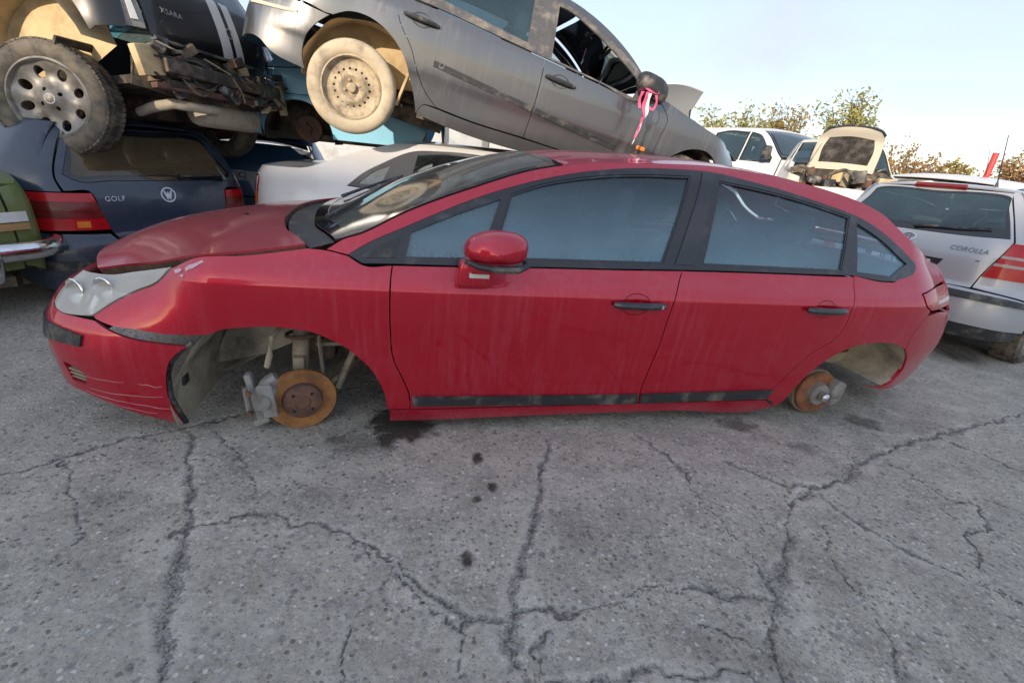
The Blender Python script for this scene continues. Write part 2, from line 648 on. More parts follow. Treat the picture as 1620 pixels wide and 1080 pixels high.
class Shell:
    """car body as a wall surface (plan arclength q, height z) and a top height field (x, y).
    x runs from the front axle to the rear, the car's left side is -y, z up"""
    def __init__(s, plan, side, nose, tail, kn, kt, edge, power=2.2):
        p = np.array(plan, float)
        t = np.r_[0, np.cumsum(np.hypot(*np.diff(p, axis=0).T))]
        tt = np.r_[-t[1], t, 2 * t[-1] - t[-2]]
        pp = np.vstack([[p[1, 0], -p[1, 1]], p, [p[-2, 0], -p[-2, 1]]])
        q = np.linspace(t[0], t[-1], 1500)
        P = np.stack([s.cr(tt, pp[:, k], q) for k in (0, 1)], 1)
        s.S = np.r_[0, np.cumsum(np.hypot(*np.diff(P, axis=0).T))]
        s.P = P
        s.L = s.S[-1]
        T = np.gradient(P, axis=0)
        T /= np.hypot(T[:, 0], T[:, 1])[:, None]
        s.N = np.stack([-T[:, 1], T[:, 0]], 1)
        s.N = np.where(s.N[:, 1:2] < -.02, -s.N, s.N)
        s.N[0] = (-1, 0)
        s.N[-1] = (1, 0)
        s.side, s.nose, s.tail = [pchip(*np.array(a, float).T) for a in (side, nose, tail)]
        s.kn, s.kt, s.pw = kn, kt, power
        e = np.array(edge, float)
        s.zE = pchip(e[:, 0], e[:, 1])
        s.zC = pchip(e[:, 0], e[:, 2])
        s.ex = (e[0, 0], e[-1, 0])
        s.xg = np.linspace(s.ex[0], s.ex[1], 400)
        s.yg = np.array([s.wy(x, s.zE(x)) for x in s.xg])

    @staticmethod
    def cr(t, v, q):
        m = np.gradient(v, t)
        i = np.clip(np.searchsorted(t, q) - 1, 0, len(t) - 2)
        h = t[i + 1] - t[i]
        u = (q - t[i]) / h
        u2 = u * u
        u3 = u2 * u
        return (2 * u3 - 3 * u2 + 1) * v[i] + (u3 - 2 * u2 + u) * h * m[i] + (-2 * u3 + 3 * u2) * v[i + 1] + (u3 - u2) * h * m[i + 1]

    def inset(s, x, z):
        a = 1 - sstep(*s.kn, x)
        b = sstep(*s.kt, x)
        return s.side(z) * (1 - a - b) + s.nose(z) * a + s.tail(z) * b

    def wall(s, q, z):
        q = np.asarray(q, float)
        z = np.asarray(z, float)
        fl = q > s.L
        q2 = np.where(fl, 2 * s.L - q, q)
        neg = q2 < 0
        q2 = np.abs(q2)
        C = np.stack([np.interp(q2, s.S, s.P[:, k]) for k in (0, 1)], -1)
        N = np.stack([np.interp(q2, s.S, s.N[:, k]) for k in (0, 1)], -1)
        i = s.inset(C[..., 0], z)
        y = C[..., 1] - N[..., 1] * i
        return np.stack([C[..., 0] - N[..., 0] * i, -np.where(fl | neg, -y, y), z + 0 * y], -1)

    def qx(s, x):
        return np.interp(x, s.P[:, 0], s.S)

    def side_s(s, x, z):          # side surface addressed by x, z
        return s.wall(s.qx(x), z)

    def rear_s(s, r, z):          # rear surface, r = signed arc from the tail centre
        return s.wall(s.L + np.asarray(r), z)

    def wy(s, x, z):
        q = s.qx(x)
        for _ in range(4):
            p = s.wall(q, z)
            q = np.clip(q + (x - p[0]), 0, s.L)
        return -s.wall(q, z)[1]

    def top(s, x, y):
        yE = np.interp(x, s.xg, s.yg)
        r = np.clip(np.abs(y) / np.maximum(yE, 1e-3), 0, 1)
        e = s.zE(x)
        return np.stack([x + 0 * y, y + 0 * x, e + (s.zC(x) - e) * (1 - r**s.pw)], -1)

    def ye(s, x):
        return float(np.interp(x, s.xg, s.yg))
# ------------------------------------------------------------------ shared materials
simple('black_plastic', (.025, .028, .032), .48, var=.3, dirt=(.20, .18, .15), dirtamt=.35, dscale=9)
simple('trim_black', (.018, .020, .026), .30, var=.3, dirt=(.12, .12, .12), dirtamt=.2, coat=.4, bump=.03)
simple('gloss_black', (.010, .012, .018), .12, var=.2, coat=.8, bump=.02)
simple('rubber', (.030, .029, .028), .75, var=.3, dirt=(.24, .20, .15), dirtamt=.6, dscale=10, bump=.3)
simple('tyre_dusty', (.17, .145, .11), .85, var=.35, scale=9, dirt=(.05, .047, .043), dirtamt=.6, dscale=11, bump=.3)
simple('exhaust_pale', (.50, .44, .35), .7, var=.3, scale=9, dirt=(.22, .16, .10), dirtamt=.4, dscale=9)
simple('badge_dark', (.20, .21, .23), .3, metal=.8, var=.1)
simple('tyre_mud', (.52, .44, .31), .9, var=.25, scale=8, dirt=(.22, .185, .14), dirtamt=.35, dscale=5, bump=.4)
simple('steel_mud', (.46, .38, .26), .8, var=.35, scale=10, dirt=(.17, .13, .09), dirtamt=.5, dscale=14, bump=.3)
simple('alloy', (.34, .32, .29), .45, metal=.55, var=.3, scale=10, dirt=(.12, .095, .07), dirtamt=.6, dscale=8)
simple('chrome', (.75, .77, .80), .14, metal=1.0, var=.1, dirt=(.30, .29, .27), dirtamt=.25)
simple('rust', (.26, .105, .045), .85, var=.45, scale=22, dirt=(.10, .045, .03), dirtamt=.5, dscale=16, bump=.5)
simple('rust_orange', (.36, .165, .05), .7, var=.35, scale=14, dirt=(.17, .07, .03), dirtamt=.6, dscale=13, bump=.3)
simple('rust_dark', (.10, .055, .045), .85, var=.5, scale=26, dirt=(.20, .10, .06), dirtamt=.5, dscale=12, bump=.5)
simple('cast_grey', (.30, .30, .29), .65, metal=.2, var=.35, scale=24, dirt=(.14, .11, .08), dirtamt=.5, dscale=12, bump=.4)
simple('dusty_metal', (.34, .29, .21), .8, var=.35, scale=14, dirt=(.12, .10, .08), dirtamt=.5, dscale=10, bump=.4)
simple('underbody', (.045, .040, .035), .85, var=.5, scale=12, dirt=(.26, .20, .13), dirtamt=.45, dscale=6, bump=.5)
simple('liner_tan', (.52, .46, .35), .9, var=.3, scale=7, dirt=(.12, .11, .095), dirtamt=.5, dscale=4, bump=.4)
simple('liner_sand', (.55, .42, .24), .9, var=.25, scale=7, dirt=(.30, .22, .13), dirtamt=.4, dscale=5, bump=.4)
simple('interior_dark', (.022, .022, .024), .85, var=.3)
simple('seat_cloth', (.15, .155, .16), .95, var=.3, scale=60, bump=.4)
simple('lamp_silver', (.70, .70, .68), .25, metal=.8, var=.15)
simple('white_plain', (.72, .72, .70), .5, var=.1)
simple('badge_silver', (.62, .64, .67), .28, metal=.9, var=.1)
simple('plate_white', (.70, .71, .70), .4, var=.08, dirt=(.3, .28, .25), dirtamt=.3)
simple('plate_ink', (.02, .022, .03), .5, var=.1)
lens('lens_red', (.46, .006, .012))
lens('lens_red_dark', (.16, .012, .012))
lens('lens_orange', (.75, .22, .03))
lens('lens_clear', (.70, .70, .68))
lens('lens_amber_dull', (.42, .26, .12))
fog_glass('glass_fog_sky', (.15, .29, .37), .70, (.50, .74, .90), .18, .012, .80, .05, (.82, 1.15, .12), 1.75)  # misted panes, with the blue of the reflected sky painted into mist and tint
fog_glass('glass_clear', (.12, .16, .17), .18, (.62, .72, .70), .1)
fog_glass('glass_dark', (.05, .095, .12), .5, (.35, .47, .50), .1)
fog_glass('glass_brown_reflect', (.15, .11, .065), .58, (.55, .52, .42), .0)  # tawny reflection in the hatchback glass, painted as brown scatter
fog_glass('glass_screen', (.25, .255, .225), .5, (.70, .76, .72), .1, .07)
fog_glass('glass_milky', (.50, .56, .55), .55, (.85, .92, .90), .1, .05)
fog_glass('headlamp_haze', (.82, .79, .68), .46, (.95, .95, .90), .0, .12)


# ------------------------------------------------------------------ ground
def vnoise(x, y, scale, seed):
    r = np.random.default_rng(seed)
    g = r.random((256, 256))
    u = x * scale
    v = y * scale
    i = np.floor(u).astype(int)
    j = np.floor(v).astype(int)
    a = u - i
    b = v - j
    a = a * a * (3 - 2 * a)
    b = b * b * (3 - 2 * b)
    G = lambda p, q: g[p % 256, q % 256]
    return (G(i, j) * (1 - a) + G(i + 1, j) * a) * (1 - b) + (G(i, j + 1) * (1 - a) + G(i + 1, j + 1) * a) * b - .5


def fbm(x, y, s, seed, n=4):
    return sum(vnoise(x, y, s * 2**k, seed + k) / 2**k for k in range(n))


CRACKS = [
    (.018, [(-1.32, 1.71), (-1.20, 1.54), (-1.07, 1.34), (-0.96, 1.14), (-0.89, 1.01), (-0.82, 0.87), (-0.70, 0.68)]),
    (.011, [(-1.83, 1.25), (-1.75, 1.34), (-1.67, 1.40), (-1.59, 1.49), (-1.50, 1.62), (-1.35, 1.72), (-1.17, 1.87), (-0.99, 2.06), (-.6, 2.4)]),
    (.007, [(-1.22, 1.72), (-1.08, 1.63), (-1.00, 1.54), (-0.87, 1.37), (-0.80, 1.27)]),
    (.011, [(-1.02, 1.16), (-0.91, 1.22), (-0.80, 1.27), (-0.68, 1.26), (-0.57, 1.25), (-0.44, 1.20), (-0.30, 1.14), (-0.20, 1.07), (-0.08, 1.00), (-0.01, 0.97), (0.06, 0.99), (0.09, 0.99)]),
    (.006, [(-.44, 1.19), (-.31, 1.11), (-.2, 1.03), (-.1, .96), (-.02, .94)]),
    (.014, [(0.22, 1.90), (0.19, 1.70), (0.16, 1.50), (0.14, 1.30), (0.11, 1.16), (0.10, 1.04), (0.09, 0.99)]),
    (.011, [(0.09, 1.01), (0.15, 1.03), (0.25, 1.04), (0.37, 1.06), (0.47, 1.12), (0.62, 1.16), (0.76, 1.16), (0.86, 1.15), (0.93, 1.12)]),
    (.024, [(0.09, 0.99), (0.09, 0.94), (0.11, 0.87), (0.13, 0.70)]),
    (.005, [(-0.03, 0.98), (-0.04, 0.95), (-0.04, 0.87), (-0.03, 0.70)]),
    (.009, [(0.21, 0.98), (0.18, 0.93), (0.16, 0.88), (0.17, 0.84), (0.30, 0.83), (0.40, 0.86), (0.58, 0.88), (0.75, 0.89)]),
    (.024, [(0.93, 1.12), (0.84, 1.01), (0.78, 0.83), (.75, .7)]),
    (.011, [(0.93, 1.12), (0.91, 1.25), (0.89, 1.38), (0.83, 1.60), (0.75, 1.90), (0.66, 2.04)]),
    (.018, [(1.05, 1.90), (1.21, 1.81), (1.39, 1.77), (1.67, 1.96), (1.94, 2.14), (2.38, 2.37), (2.89, 2.62), (3.88, 3.05)]),
    (.022, [(1.39, 1.77), (1.19, 1.62), (1.05, 1.37), (0.93, 1.19), (0.93, 1.12)]),
    (.011, [(1.38, 1.71), (1.44, 1.55), (1.53, 1.43), (1.67, 1.35), (1.77, 1.26), (1.86, 1.14)]),
    (.009, [(1.88, 2.05), (1.94, 1.96), (2.00, 1.81), (2.08, 1.76), (1.89, 1.55), (1.78, 1.38)]),
    (.009, [(1.28, 1.53), (1.22, 1.31), (1.21, 1.16), (1.22, 1.03), (1.13, 0.86)]),
    (.005, [(0.62, 1.03), (0.70, 0.99), (0.81, 0.96)]),
    (.005, [(-0.30, 1.14), (-0.31, 1.02), (-0.34, 0.89), (-0.31, 0.73)]),
    (.005, [(-1.66, 1.46), (-1.38, 1.23), (-1.24, 1.03), (-1.21, 0.86)]),
    (.012, [(2.38, 2.37), (2.6, 2.1), (2.7, 1.8), (2.9, 1.6)]),
    (.010, [(-1.83, 1.25), (-2.2, 1.5), (-2.7, 1.9)]),
]
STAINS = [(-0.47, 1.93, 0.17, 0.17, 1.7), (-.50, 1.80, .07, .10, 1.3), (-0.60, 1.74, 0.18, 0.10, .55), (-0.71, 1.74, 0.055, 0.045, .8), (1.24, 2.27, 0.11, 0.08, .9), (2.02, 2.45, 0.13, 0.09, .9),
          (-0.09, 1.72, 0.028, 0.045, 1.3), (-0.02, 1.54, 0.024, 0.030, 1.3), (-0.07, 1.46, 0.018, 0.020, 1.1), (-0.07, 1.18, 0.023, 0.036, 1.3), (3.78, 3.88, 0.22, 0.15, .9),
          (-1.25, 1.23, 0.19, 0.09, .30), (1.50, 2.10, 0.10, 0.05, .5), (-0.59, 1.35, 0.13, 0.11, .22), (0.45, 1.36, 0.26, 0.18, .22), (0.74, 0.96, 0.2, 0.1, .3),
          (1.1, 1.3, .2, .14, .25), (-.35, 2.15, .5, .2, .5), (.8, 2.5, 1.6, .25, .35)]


def axis(lo, hi, d, far):
    a = np.arange(lo, hi, d)
    g = [d]
    while sum(g) < far:
        g.append(g[-1] * 1.22)
    c = np.cumsum(g)
    return np.r_[(lo - c)[::-1], a, a[-1] + c]


def make_ground():
    gx = axis(-2.5, 3.6, .0075, 700)
    gy = axis(.62, 3.0, .0075, 700)
    X, Y = np.meshgrid(gx, gy, indexing='ij')
    x = X.ravel()
    y = Y.ravel()
    near = (x > -6) & (x < 7) & (y > -1) & (y < 8)
    xn, yn = x[near], y[near]
    wx = xn + .040 * fbm(xn, yn, 9, 11) + .022 * fbm(xn, yn, 36, 31, 3)
    wy = yn + .040 * fbm(xn, yn, 9, 21) + .022 * fbm(xn, yn, 36, 41, 3)
    pts = np.stack([wx, wy], 1)
    crack = np.zeros(len(xn))
    cdist = np.full(len(xn), .08)
    cwid = np.zeros(len(xn))
    edge = np.zeros(len(xn))
    for w, pl in CRACKS:
        c = np.array(spl(pl, .05))
        lo = c.min(0) - .3
        hi = c.max(0) + .3
        k = np.where((xn > lo[0]) & (xn < hi[0]) & (yn > lo[1]) & (yn < hi[1]))[0]
        if not len(k):
            continue
        d = segdist(pts[k], c, False)
        ww = w * np.clip(.75 + 1.6 * fbm(xn[k], yn[k], 6, 51, 3), .22, 1.5)
        cl = d < cdist[k]
        cdist[k[cl]] = d[cl]
        cwid[k[cl]] = ww[cl]
        crack[k] = np.maximum(crack[k], np.exp(-(d / ww)**4))
        edge[k] = np.maximum(edge[k], np.exp(-((d - ww * 1.9) / (ww * .9))**2) * (fbm(xn[k], yn[k], 5, 61, 2) > -.05))
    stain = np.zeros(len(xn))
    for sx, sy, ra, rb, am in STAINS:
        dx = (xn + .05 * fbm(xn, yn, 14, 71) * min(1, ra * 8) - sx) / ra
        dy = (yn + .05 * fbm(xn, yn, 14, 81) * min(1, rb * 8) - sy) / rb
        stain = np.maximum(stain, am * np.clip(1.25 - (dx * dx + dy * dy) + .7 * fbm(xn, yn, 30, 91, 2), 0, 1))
    z = np.zeros(len(x))
    z[near] = (-.007 * crack + .0022 * edge + .006 * fbm(xn, yn, 1.1, 101, 3) + .0022 * fbm(xn, yn, 38, 111, 2) + .0016 * fbm(xn, yn, 95, 121, 1)) * np.clip(1 - np.hypot(xn - .5, yn - 1.8) / 7, 0, 1)
    nx, ny = len(gx), len(gy)
    idx = np.arange(nx * ny).reshape(nx, ny)
    F = np.stack([idx[:-1, :-1], idx[1:, :-1], idx[1:, 1:], idx[:-1, 1:]], -1).reshape(-1, 4)
    me = bpy.data.meshes.new('ground')
    me.vertices.add(nx * ny)
    me.vertices.foreach_set('co', np.stack([x, y, z], 1).ravel().astype(np.float32))
    me.loops.add(F.size)
    me.loops.foreach_set('vertex_index', F.ravel().astype(np.int32))
    me.polygons.add(len(F))
    me.polygons.foreach_set('loop_start', (np.arange(len(F)) * 4).astype(np.int32))
    me.polygons.foreach_set('loop_total', np.full(len(F), 4, np.int32))
    me.polygons.foreach_set('use_smooth', np.ones(len(F), bool))
    for nm, arr in (('crack', crack), ('stain', stain), ('lit_lip', edge), ('cdist', cdist), ('cwid', cwid)):
        full = np.zeros(len(x), np.float32)
        full[near] = arr
        at = me.attributes.new(nm, 'FLOAT', 'POINT')
        at.data.foreach_set('value', full)
    me.update()
    me.validate()
    g = NG('worn_concrete')
    o = g.coord()
    v0 = g.n('ShaderNodeTexVoronoi', Vector=o, Scale=29.0, Randomness=1.0)
    r0 = g.n('ShaderNodeSeparateColor', Color=v0.outputs['Color'])
    v1 = g.n('ShaderNodeTexVoronoi', Vector=o, Scale=62.0, Randomness=1.0)
    v2 = g.n('ShaderNodeTexVoronoi', Vector=o, Scale=140.0, Randomness=1.0)
    rnd = g.n('ShaderNodeSeparateColor', Color=v1.outputs['Color'])
    rnd2 = g.n('ShaderNodeSeparateColor', Color=v2.outputs['Color'])
    matrix = g.mix(g.ramp(g.math('ADD', g.math('MULTIPLY', g.noise(o, 5.5, 8, .65), .5), g.math('MULTIPLY', g.noise(o, 48, 6, .75), .5)), (.34, 0.0), (.66, 1.0)), (.20, .187, .160), (.72, .68, .59))
    matrix = g.mix(g.ramp(g.noise(o, 1.1, 4, .55), (.35, 0.0), (.7, 1.0)), matrix, g.mix(.45, matrix, (.42, .395, .355)))
    stone = g.mix(rnd.outputs[0], (.076, .074, .073), (.72, .68, .595))
    stone = g.mix(g.ramp(rnd.outputs[1], (.90, 0.0), (.93, 1.0)), stone, (.80, .78, .73))
    body = g.ramp(v1.outputs['Distance'], (.30, 1.0), (.52, 0.0))
    show = g.math('MULTIPLY', body, g.ramp(rnd.outputs[2], (.30, 0.0), (.40, 1.0)))
    big = g.math('MULTIPLY', g.ramp(g.math('ADD', v0.outputs['Distance'], g.math('MULTIPLY', g.noise(o, 70, 3), .25)), (.36, 1.0), (.50, 0.0)), g.ramp(r0.outputs[2], (.72, 0.0), (.76, 1.0)))
    c = g.mix(g.math('MULTIPLY', show, .75), matrix, stone)
    c = g.mix(g.math('MULTIPLY', big, .75), c, g.mix(r0.outputs[0], (.14, .142, .15), (.60, .58, .54)))
    small = g.math('MULTIPLY', g.ramp(v2.outputs['Distance'], (.3, 1.0), (.5, 0.0)), g.ramp(rnd2.outputs[2], (.45, 0.0), (.55, 1.0)))
    c = g.mix(g.math('MULTIPLY', small, .6), c, g.mix(rnd2.outputs[0], (.12, .12, .122), (.64, .62, .585)))
    cd = g.n('ShaderNodeAttribute', _attribute_name='cdist').outputs['Fac']
    cw = g.n('ShaderNodeAttribute', _attribute_name='cwid').outputs['Fac']
    sa = g.n('ShaderNodeAttribute', _attribute_name='stain').outputs['Fac']
    ea = g.n('ShaderNodeAttribute', _attribute_name='lit_lip').outputs['Fac']
    vg = g.n('ShaderNodeTexVoronoi', Vector=o, Scale=210.0, Randomness=1.0)
    grit = g.mix(g.n('ShaderNodeSeparateColor', Color=vg.outputs['Color']).outputs[0], (.055, .055, .056), (.44, .43, .41))
    c = g.mix(g.math('MULTIPLY', ea, .22), c, (.72, .70, .66))  # lit lip of the crack edges, painted in as a pale tone
    wob = g.math('MULTIPLY', g.math('SUBTRACT', g.noise(o, 85, 5, .75), .5), .020)
    dd = g.math('ADD', cd, wob)
    # gritty filling, then the thin open line in the middle of the wider cracks
    zone = g.ramp(g.math('DIVIDE', dd, g.math('MAXIMUM', cw, .002)), (.70, 1.0), (1.15, 0.0))
    zone = g.math('MULTIPLY', zone, g.ramp(cw, (.0015, 0.0), (.003, 1.0)))
    core = g.ramp(g.math('ADD', cd, g.math('MULTIPLY', g.math('SUBTRACT', g.noise(o, 60, 4, .7), .5), .009)), (.0012, 1.0), (.0042, 0.0))
    core = g.math('MULTIPLY', core, g.ramp(cw, (.0015, 0.0), (.004, 1.0)))
    c = g.mix(g.math('MULTIPLY', zone, .60), c, grit)
    c = g.mix(g.math('MULTIPLY', core, .52), c, (.06, .058, .055))
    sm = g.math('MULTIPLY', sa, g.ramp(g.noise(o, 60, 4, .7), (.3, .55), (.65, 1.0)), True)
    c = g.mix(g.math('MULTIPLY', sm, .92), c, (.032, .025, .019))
    h = g.math('ADD', g.math('MULTIPLY', show, .6), g.math('MULTIPLY', small, .3))
    h = g.math('ADD', h, g.math('MULTIPLY', g.noise(o, 150, 5, .75), 1.1))
    h = g.math('SUBTRACT', h, g.math('MULTIPLY', core, 2.5))
    bn = g.bump(h, .9, .006)
    rr = g.math('SUBTRACT', .88, g.math('MULTIPLY', sm, .25))
    MATS['ground'] = g.done(g.bsdf(Base__Color=c, Roughness=rr, Specular__IOR__Level=.35, Normal=bn))
    me.materials.append(MATS['worn_concrete'])
    ob = bpy.data.objects.new('ground', me)
    COL.objects.link(ob)
    tag(ob, kind='structure')
    # loose grit lying along the cracks and on the slab
    bm = bmesh.new()
    bmesh.ops.create_icosphere(bm, subdivisions=1, radius=1)
    bv = np.array([tuple(v.co) for v in bm.verts])
    bf = [tuple(v.index for v in f.verts) for f in bm.faces]
    bm.free()
    V, F = [], []
    rr = np.random.default_rng(5)
    cand = []
    for w, pl in CRACKS:
        c = np.array(spl(pl, .012))
        if w > .009:
            for p in c:
                if rr.random() < .8:
                    cand.append((p[0] + rr.normal(0, w * .9), p[1] + rr.normal(0, w * .9), rr.uniform(.0015, .0042)))
    for _ in range(1300):
        yy = rr.uniform(.7, 3.2)
        cand.append((rr.uniform(-1.3 * yy, 1.6 * yy), yy, rr.uniform(.0012, .0034)))
    for px, py, s in cand:
        sc = s * np.array([rr.uniform(.7, 1.4), rr.uniform(.7, 1.4), rr.uniform(.45, .8)])
        a = rr.uniform(0, 6.28)
        q = (bv + rr.normal(0, .16, bv.shape)) * sc
        q = np.stack([q[:, 0] * math.cos(a) - q[:, 1] * math.sin(a) + px, q[:, 0] * math.sin(a) + q[:, 1] * math.cos(a) + py, q[:, 2] + sc[2] * .3], 1)
        n = len(V)
        V += list(q)
        F += [tuple(i + n for i in f) for f in bf]
    simple('grit_stone', (.20, .197, .19), .9, var=.6, scale=35, bump=.2)
    o2 = mesh_obj('loose_grit', V, F, 'grit_stone', None, False)
    tag(o2, 'loose grey grit scattered over the cracked concrete', 'gravel', None, 'stuff')


make_ground()
# ------------------------------------------------------------------ the red saloon without wheels
def ellipse2(cx, cy, a, b, n=40):
    return [(cx + a * math.cos(2 * PI * k / n), cy + b * math.sin(2 * PI * k / n)) for k in range(n)]


def mirror_q(half):
    """close a left-half outline (q,z) that runs from the centre line round and back to it"""
    return half + [(-a, b) for a, b in half[::-1] if abs(a) > 1e-6]


paint('red_paint', (.50, .0015, .022), rough=.36, coat=1.0, metal=.5, dust=.06, dustcol=(.62, .28, .36), streak=1.6, low=(.5, .12), fade=.0, coat_rough=.03, coat_ior=1.55, spec=.05, sky_sheen=.26)  # pink dust colour also carries the painted sky sheen on upward faces
paint('red_hood', (.46, .0018, .022), rough=.38, coat=1.0, metal=.45, dust=.08, dustcol=(.42, .30, .30), streak=.0, fade=.2, coat_rough=.08, coat_ior=1.7, sheen=.05, sky_sheen=.10)


def red_car():
    PLAN = [(-1.05, 0), (-1.04, .25), (-1.005, .48), (-.91, .67), (-.72, .785), (-.42, .84), (0, .87), (.4, .884), (1.0, .888), (1.8, .888), (2.5, .882), (2.95, .862), (3.3, .81), (3.58, .70), (3.74, .48), (3.80, .25), (3.82, 0)]
    SIDE = [(.0, .10), (.04, .085), (.10, .06), (.2, .043), (.4, .02), (.58, .004), (.675, 0), (.70, .006), (.78, .055), (.80, .066), (.9, .118), (1.0, .175), (1.1, .235), (1.2, .31), (1.26, .38), (1.32, .5)]
    NOSE = [(0, .09), (.04, .07), (.12, .035), (.25, .01), (.36, 0), (.44, .01), (.50, .035), (.56, .08), (.62, .15), (.68, .24), (.8, .5), (1.3, .9)]
    TAIL = [(0, .18), (.08, .14), (.16, .09), (.3, .05), (.45, .02), (.58, .03), (.7, .075), (.8, .13), (.88, .20), (1.0, .30), (1.3, .5)]
    EDGE = [(-.915, .60, .60), (-.85, .615, .665), (-.70, .645, .735), (-.48, .70, .79), (-.3, .76, .818), (-.12, .787, .838), (.06, .82, .875), (.236, .867, .945), (.43, .964, 1.035), (.668, 1.061, 1.13), (1.007, 1.173, 1.222), (1.25, 1.215, 1.258), (1.55, 1.238, 1.274), (1.9, 1.255, 1.285), (2.2, 1.242, 1.272), (2.47, 1.21, 1.24), (2.65, 1.18, 1.205), (2.85, 1.122, 1.145), (3.04, 1.005, 1.035), (3.2, .925, .96), (3.3, .885, .92), (3.55, .845, .885), (3.66, .82, .835)]
    sh = Shell(PLAN, SIDE, NOSE, TAIL, (-.75, -.25), (3.05, 3.55), EDGE)
    M = T3(-1.07, 2.538, 0) @ RZ(14.74)
    car = empty('red_saloon', M, 'red four-door saloon without wheels, resting on its rusty brake discs', 'car')
    W = sh.wall

    def eq(x):
        z = float(sh.zE(x))
        q = sh.qx(x)
        for _ in range(6):
            p = sh.wall(q, z)
            q = np.clip(q + (x - p[0]), 0, sh.L)
        return (float(q), z)

    farch = [(1.176, .04), (1.171, .112), (1.16, .184), (1.169, .268), (1.194, .347), (1.234, .394), (1.284, .433), (1.294, .468), (1.346, .473), (1.404, .497), (1.466, .507), (1.55, .515), (1.65, .51), (1.72, .498), (1.789, .467), (1.837, .44), (1.884, .396), (1.934, .342), (1.969, .279), (1.995, .206), (2.005, .13)]
    fdoor = [(2.019, .729), (2.017, .622), (2.019, .521), (2.032, .385), (2.069, .292), (2.098, .212), (2.105, .128)]
    dmid = [(3.296, .805), (3.256, .715), (3.235, .59), (3.232, .482), (3.212, .318), (3.203, .208), (3.212, .137)]
    rdoor = [(4.274, .813), (4.261, .742), (4.249, .672), (4.244, .548), (4.207, .487), (4.115, .421), (4.045, .328), (3.977, .206), (3.962, .137)]
    ttop = [(1.858, .799), (1.926, .841), (2.072, .91), (2.233, .982), (2.398, 1.049), (2.528, 1.093), (2.651, 1.129), (2.798, 1.164), (2.959, 1.192), (3.125, 1.212), (3.299, 1.223), (3.441, 1.227), (3.562, 1.222), (3.703, 1.205), (3.886, 1.18), (4.078, 1.146), (4.275, 1.106), (4.337, 1.091), (4.485, 1.035), (4.597, .974), (4.728, .88)]
    tbot_r = [(4.268, .816), (4.438, .797), (4.545, .795)]
    rarch = [(4.045, .079), (4.083, .133), (4.122, .231), (4.189, .334), (4.27, .407), (4.382, .46), (4.521, .478), (4.672, .464), (4.776, .430)]
    gA = path([(2.075, .804), (2.095, .891)], [(2.095, .891), (2.233, .95), (2.457, 1.035)], [(2.457, 1.035), (2.367, .813)], [(2.367, .813), (2.075, .804)])
    gB = path([(2.416, .812), (2.505, 1.059)], [(2.505, 1.059), (2.644, 1.108), (2.796, 1.142), (2.955, 1.168), (3.118, 1.184), (3.379, 1.198)], [(3.379, 1.198), (3.196, .828)], [(3.196, .828), (2.8, .820), (2.416, .812)])
    gC = path([(3.396, .832), (3.529, 1.191)], [(3.529, 1.191), (3.693, 1.178), (3.879, 1.157), (4.072, 1.127), (4.286, 1.085)], [(4.286, 1.085), (4.19, .836)], [(4.19, .836), (3.396, .832)])
    gD = path([(4.329, 1.057), (4.475, .992), (4.649, .882)], [(4.649, .882), (4.525, .822)], [(4.525, .822), (4.291, .836)], [(4.291, .836), (4.329, 1.057)])
    pil = path([(3.251, .825), (3.448, 1.219)], [(3.448, 1.219), (3.515, 1.217)], [(3.515, 1.217), (3.356, .825)], [(3.356, .825), (3.251, .825)])
    for mir in (False, True):
        K = dict(mirror=mir)
        # front wing
        panel('front_fender', W, path([(1.219, .704), (1.323, .757), (1.508, .780), (1.71, .815)], [(1.71, .815), (1.778, .812), (1.858, .797)], [(1.858, .797), (1.914, .768), (2.024, .772)], [(2.024, .772)] + fdoor, [(2.105, .128), (2.005, .13)], farch[:6:-1], [(1.294, .468), (1.185, .466), (1.1, .477), (1.017, .482), (.939, .499)], [(.926, .509), (1.001, .562), (1.08, .604), (1.166, .646), (1.219, .704)]),
              'red_paint', car, lip=.016, step=(.05, .0125), **K)
        # doors with a dished handle recess
        bowl = ellipse2(3.064, .658, .066, .047)
        d = panel('front_door', W, path([(2.024, .772), (2.281, .778), (2.64, .788), (2.93, .794), (3.296, .804)], dmid, [(3.212, .137), (2.105, .128)], fdoor[::-1], [fdoor[0], (2.024, .772)]), 'red_paint', car, holes=[bowl], step=(.06, .0125), **K)
        panel('handle_recess', W, ellipse2(3.064, .658, .066, .047), 'red_paint', d, step=(.012, .012), gap=0, lip=0, disp=lambda P: -.020 * np.clip(1 - ((P[:, 0] - 1.4155) / .066)**2 - ((P[:, 2] - .658) / .047)**2, 0, 1)**.7, **K)
        bowl2 = ellipse2(4.083, .662, .060, .042)
        d2 = panel('rear_door', W, path([(3.296, .804), (3.8, .811), (4.272, .813)], rdoor, [(3.962, .137), (3.212, .137)], dmid[::-1]), 'red_paint', car, holes=[bowl2], step=(.06, .0125), **K)
        xb = float(W(4.083, .66)[0])
        panel('handle_recess', W, ellipse2(4.083, .662, .060, .042), 'red_paint', d2, step=(.012, .012), gap=0, lip=0, disp=lambda P: -.020 * np.clip(1 - ((P[:, 0] - xb) / .060)**2 - ((P[:, 2] - .662) / .042)**2, 0, 1)**.7, **K)
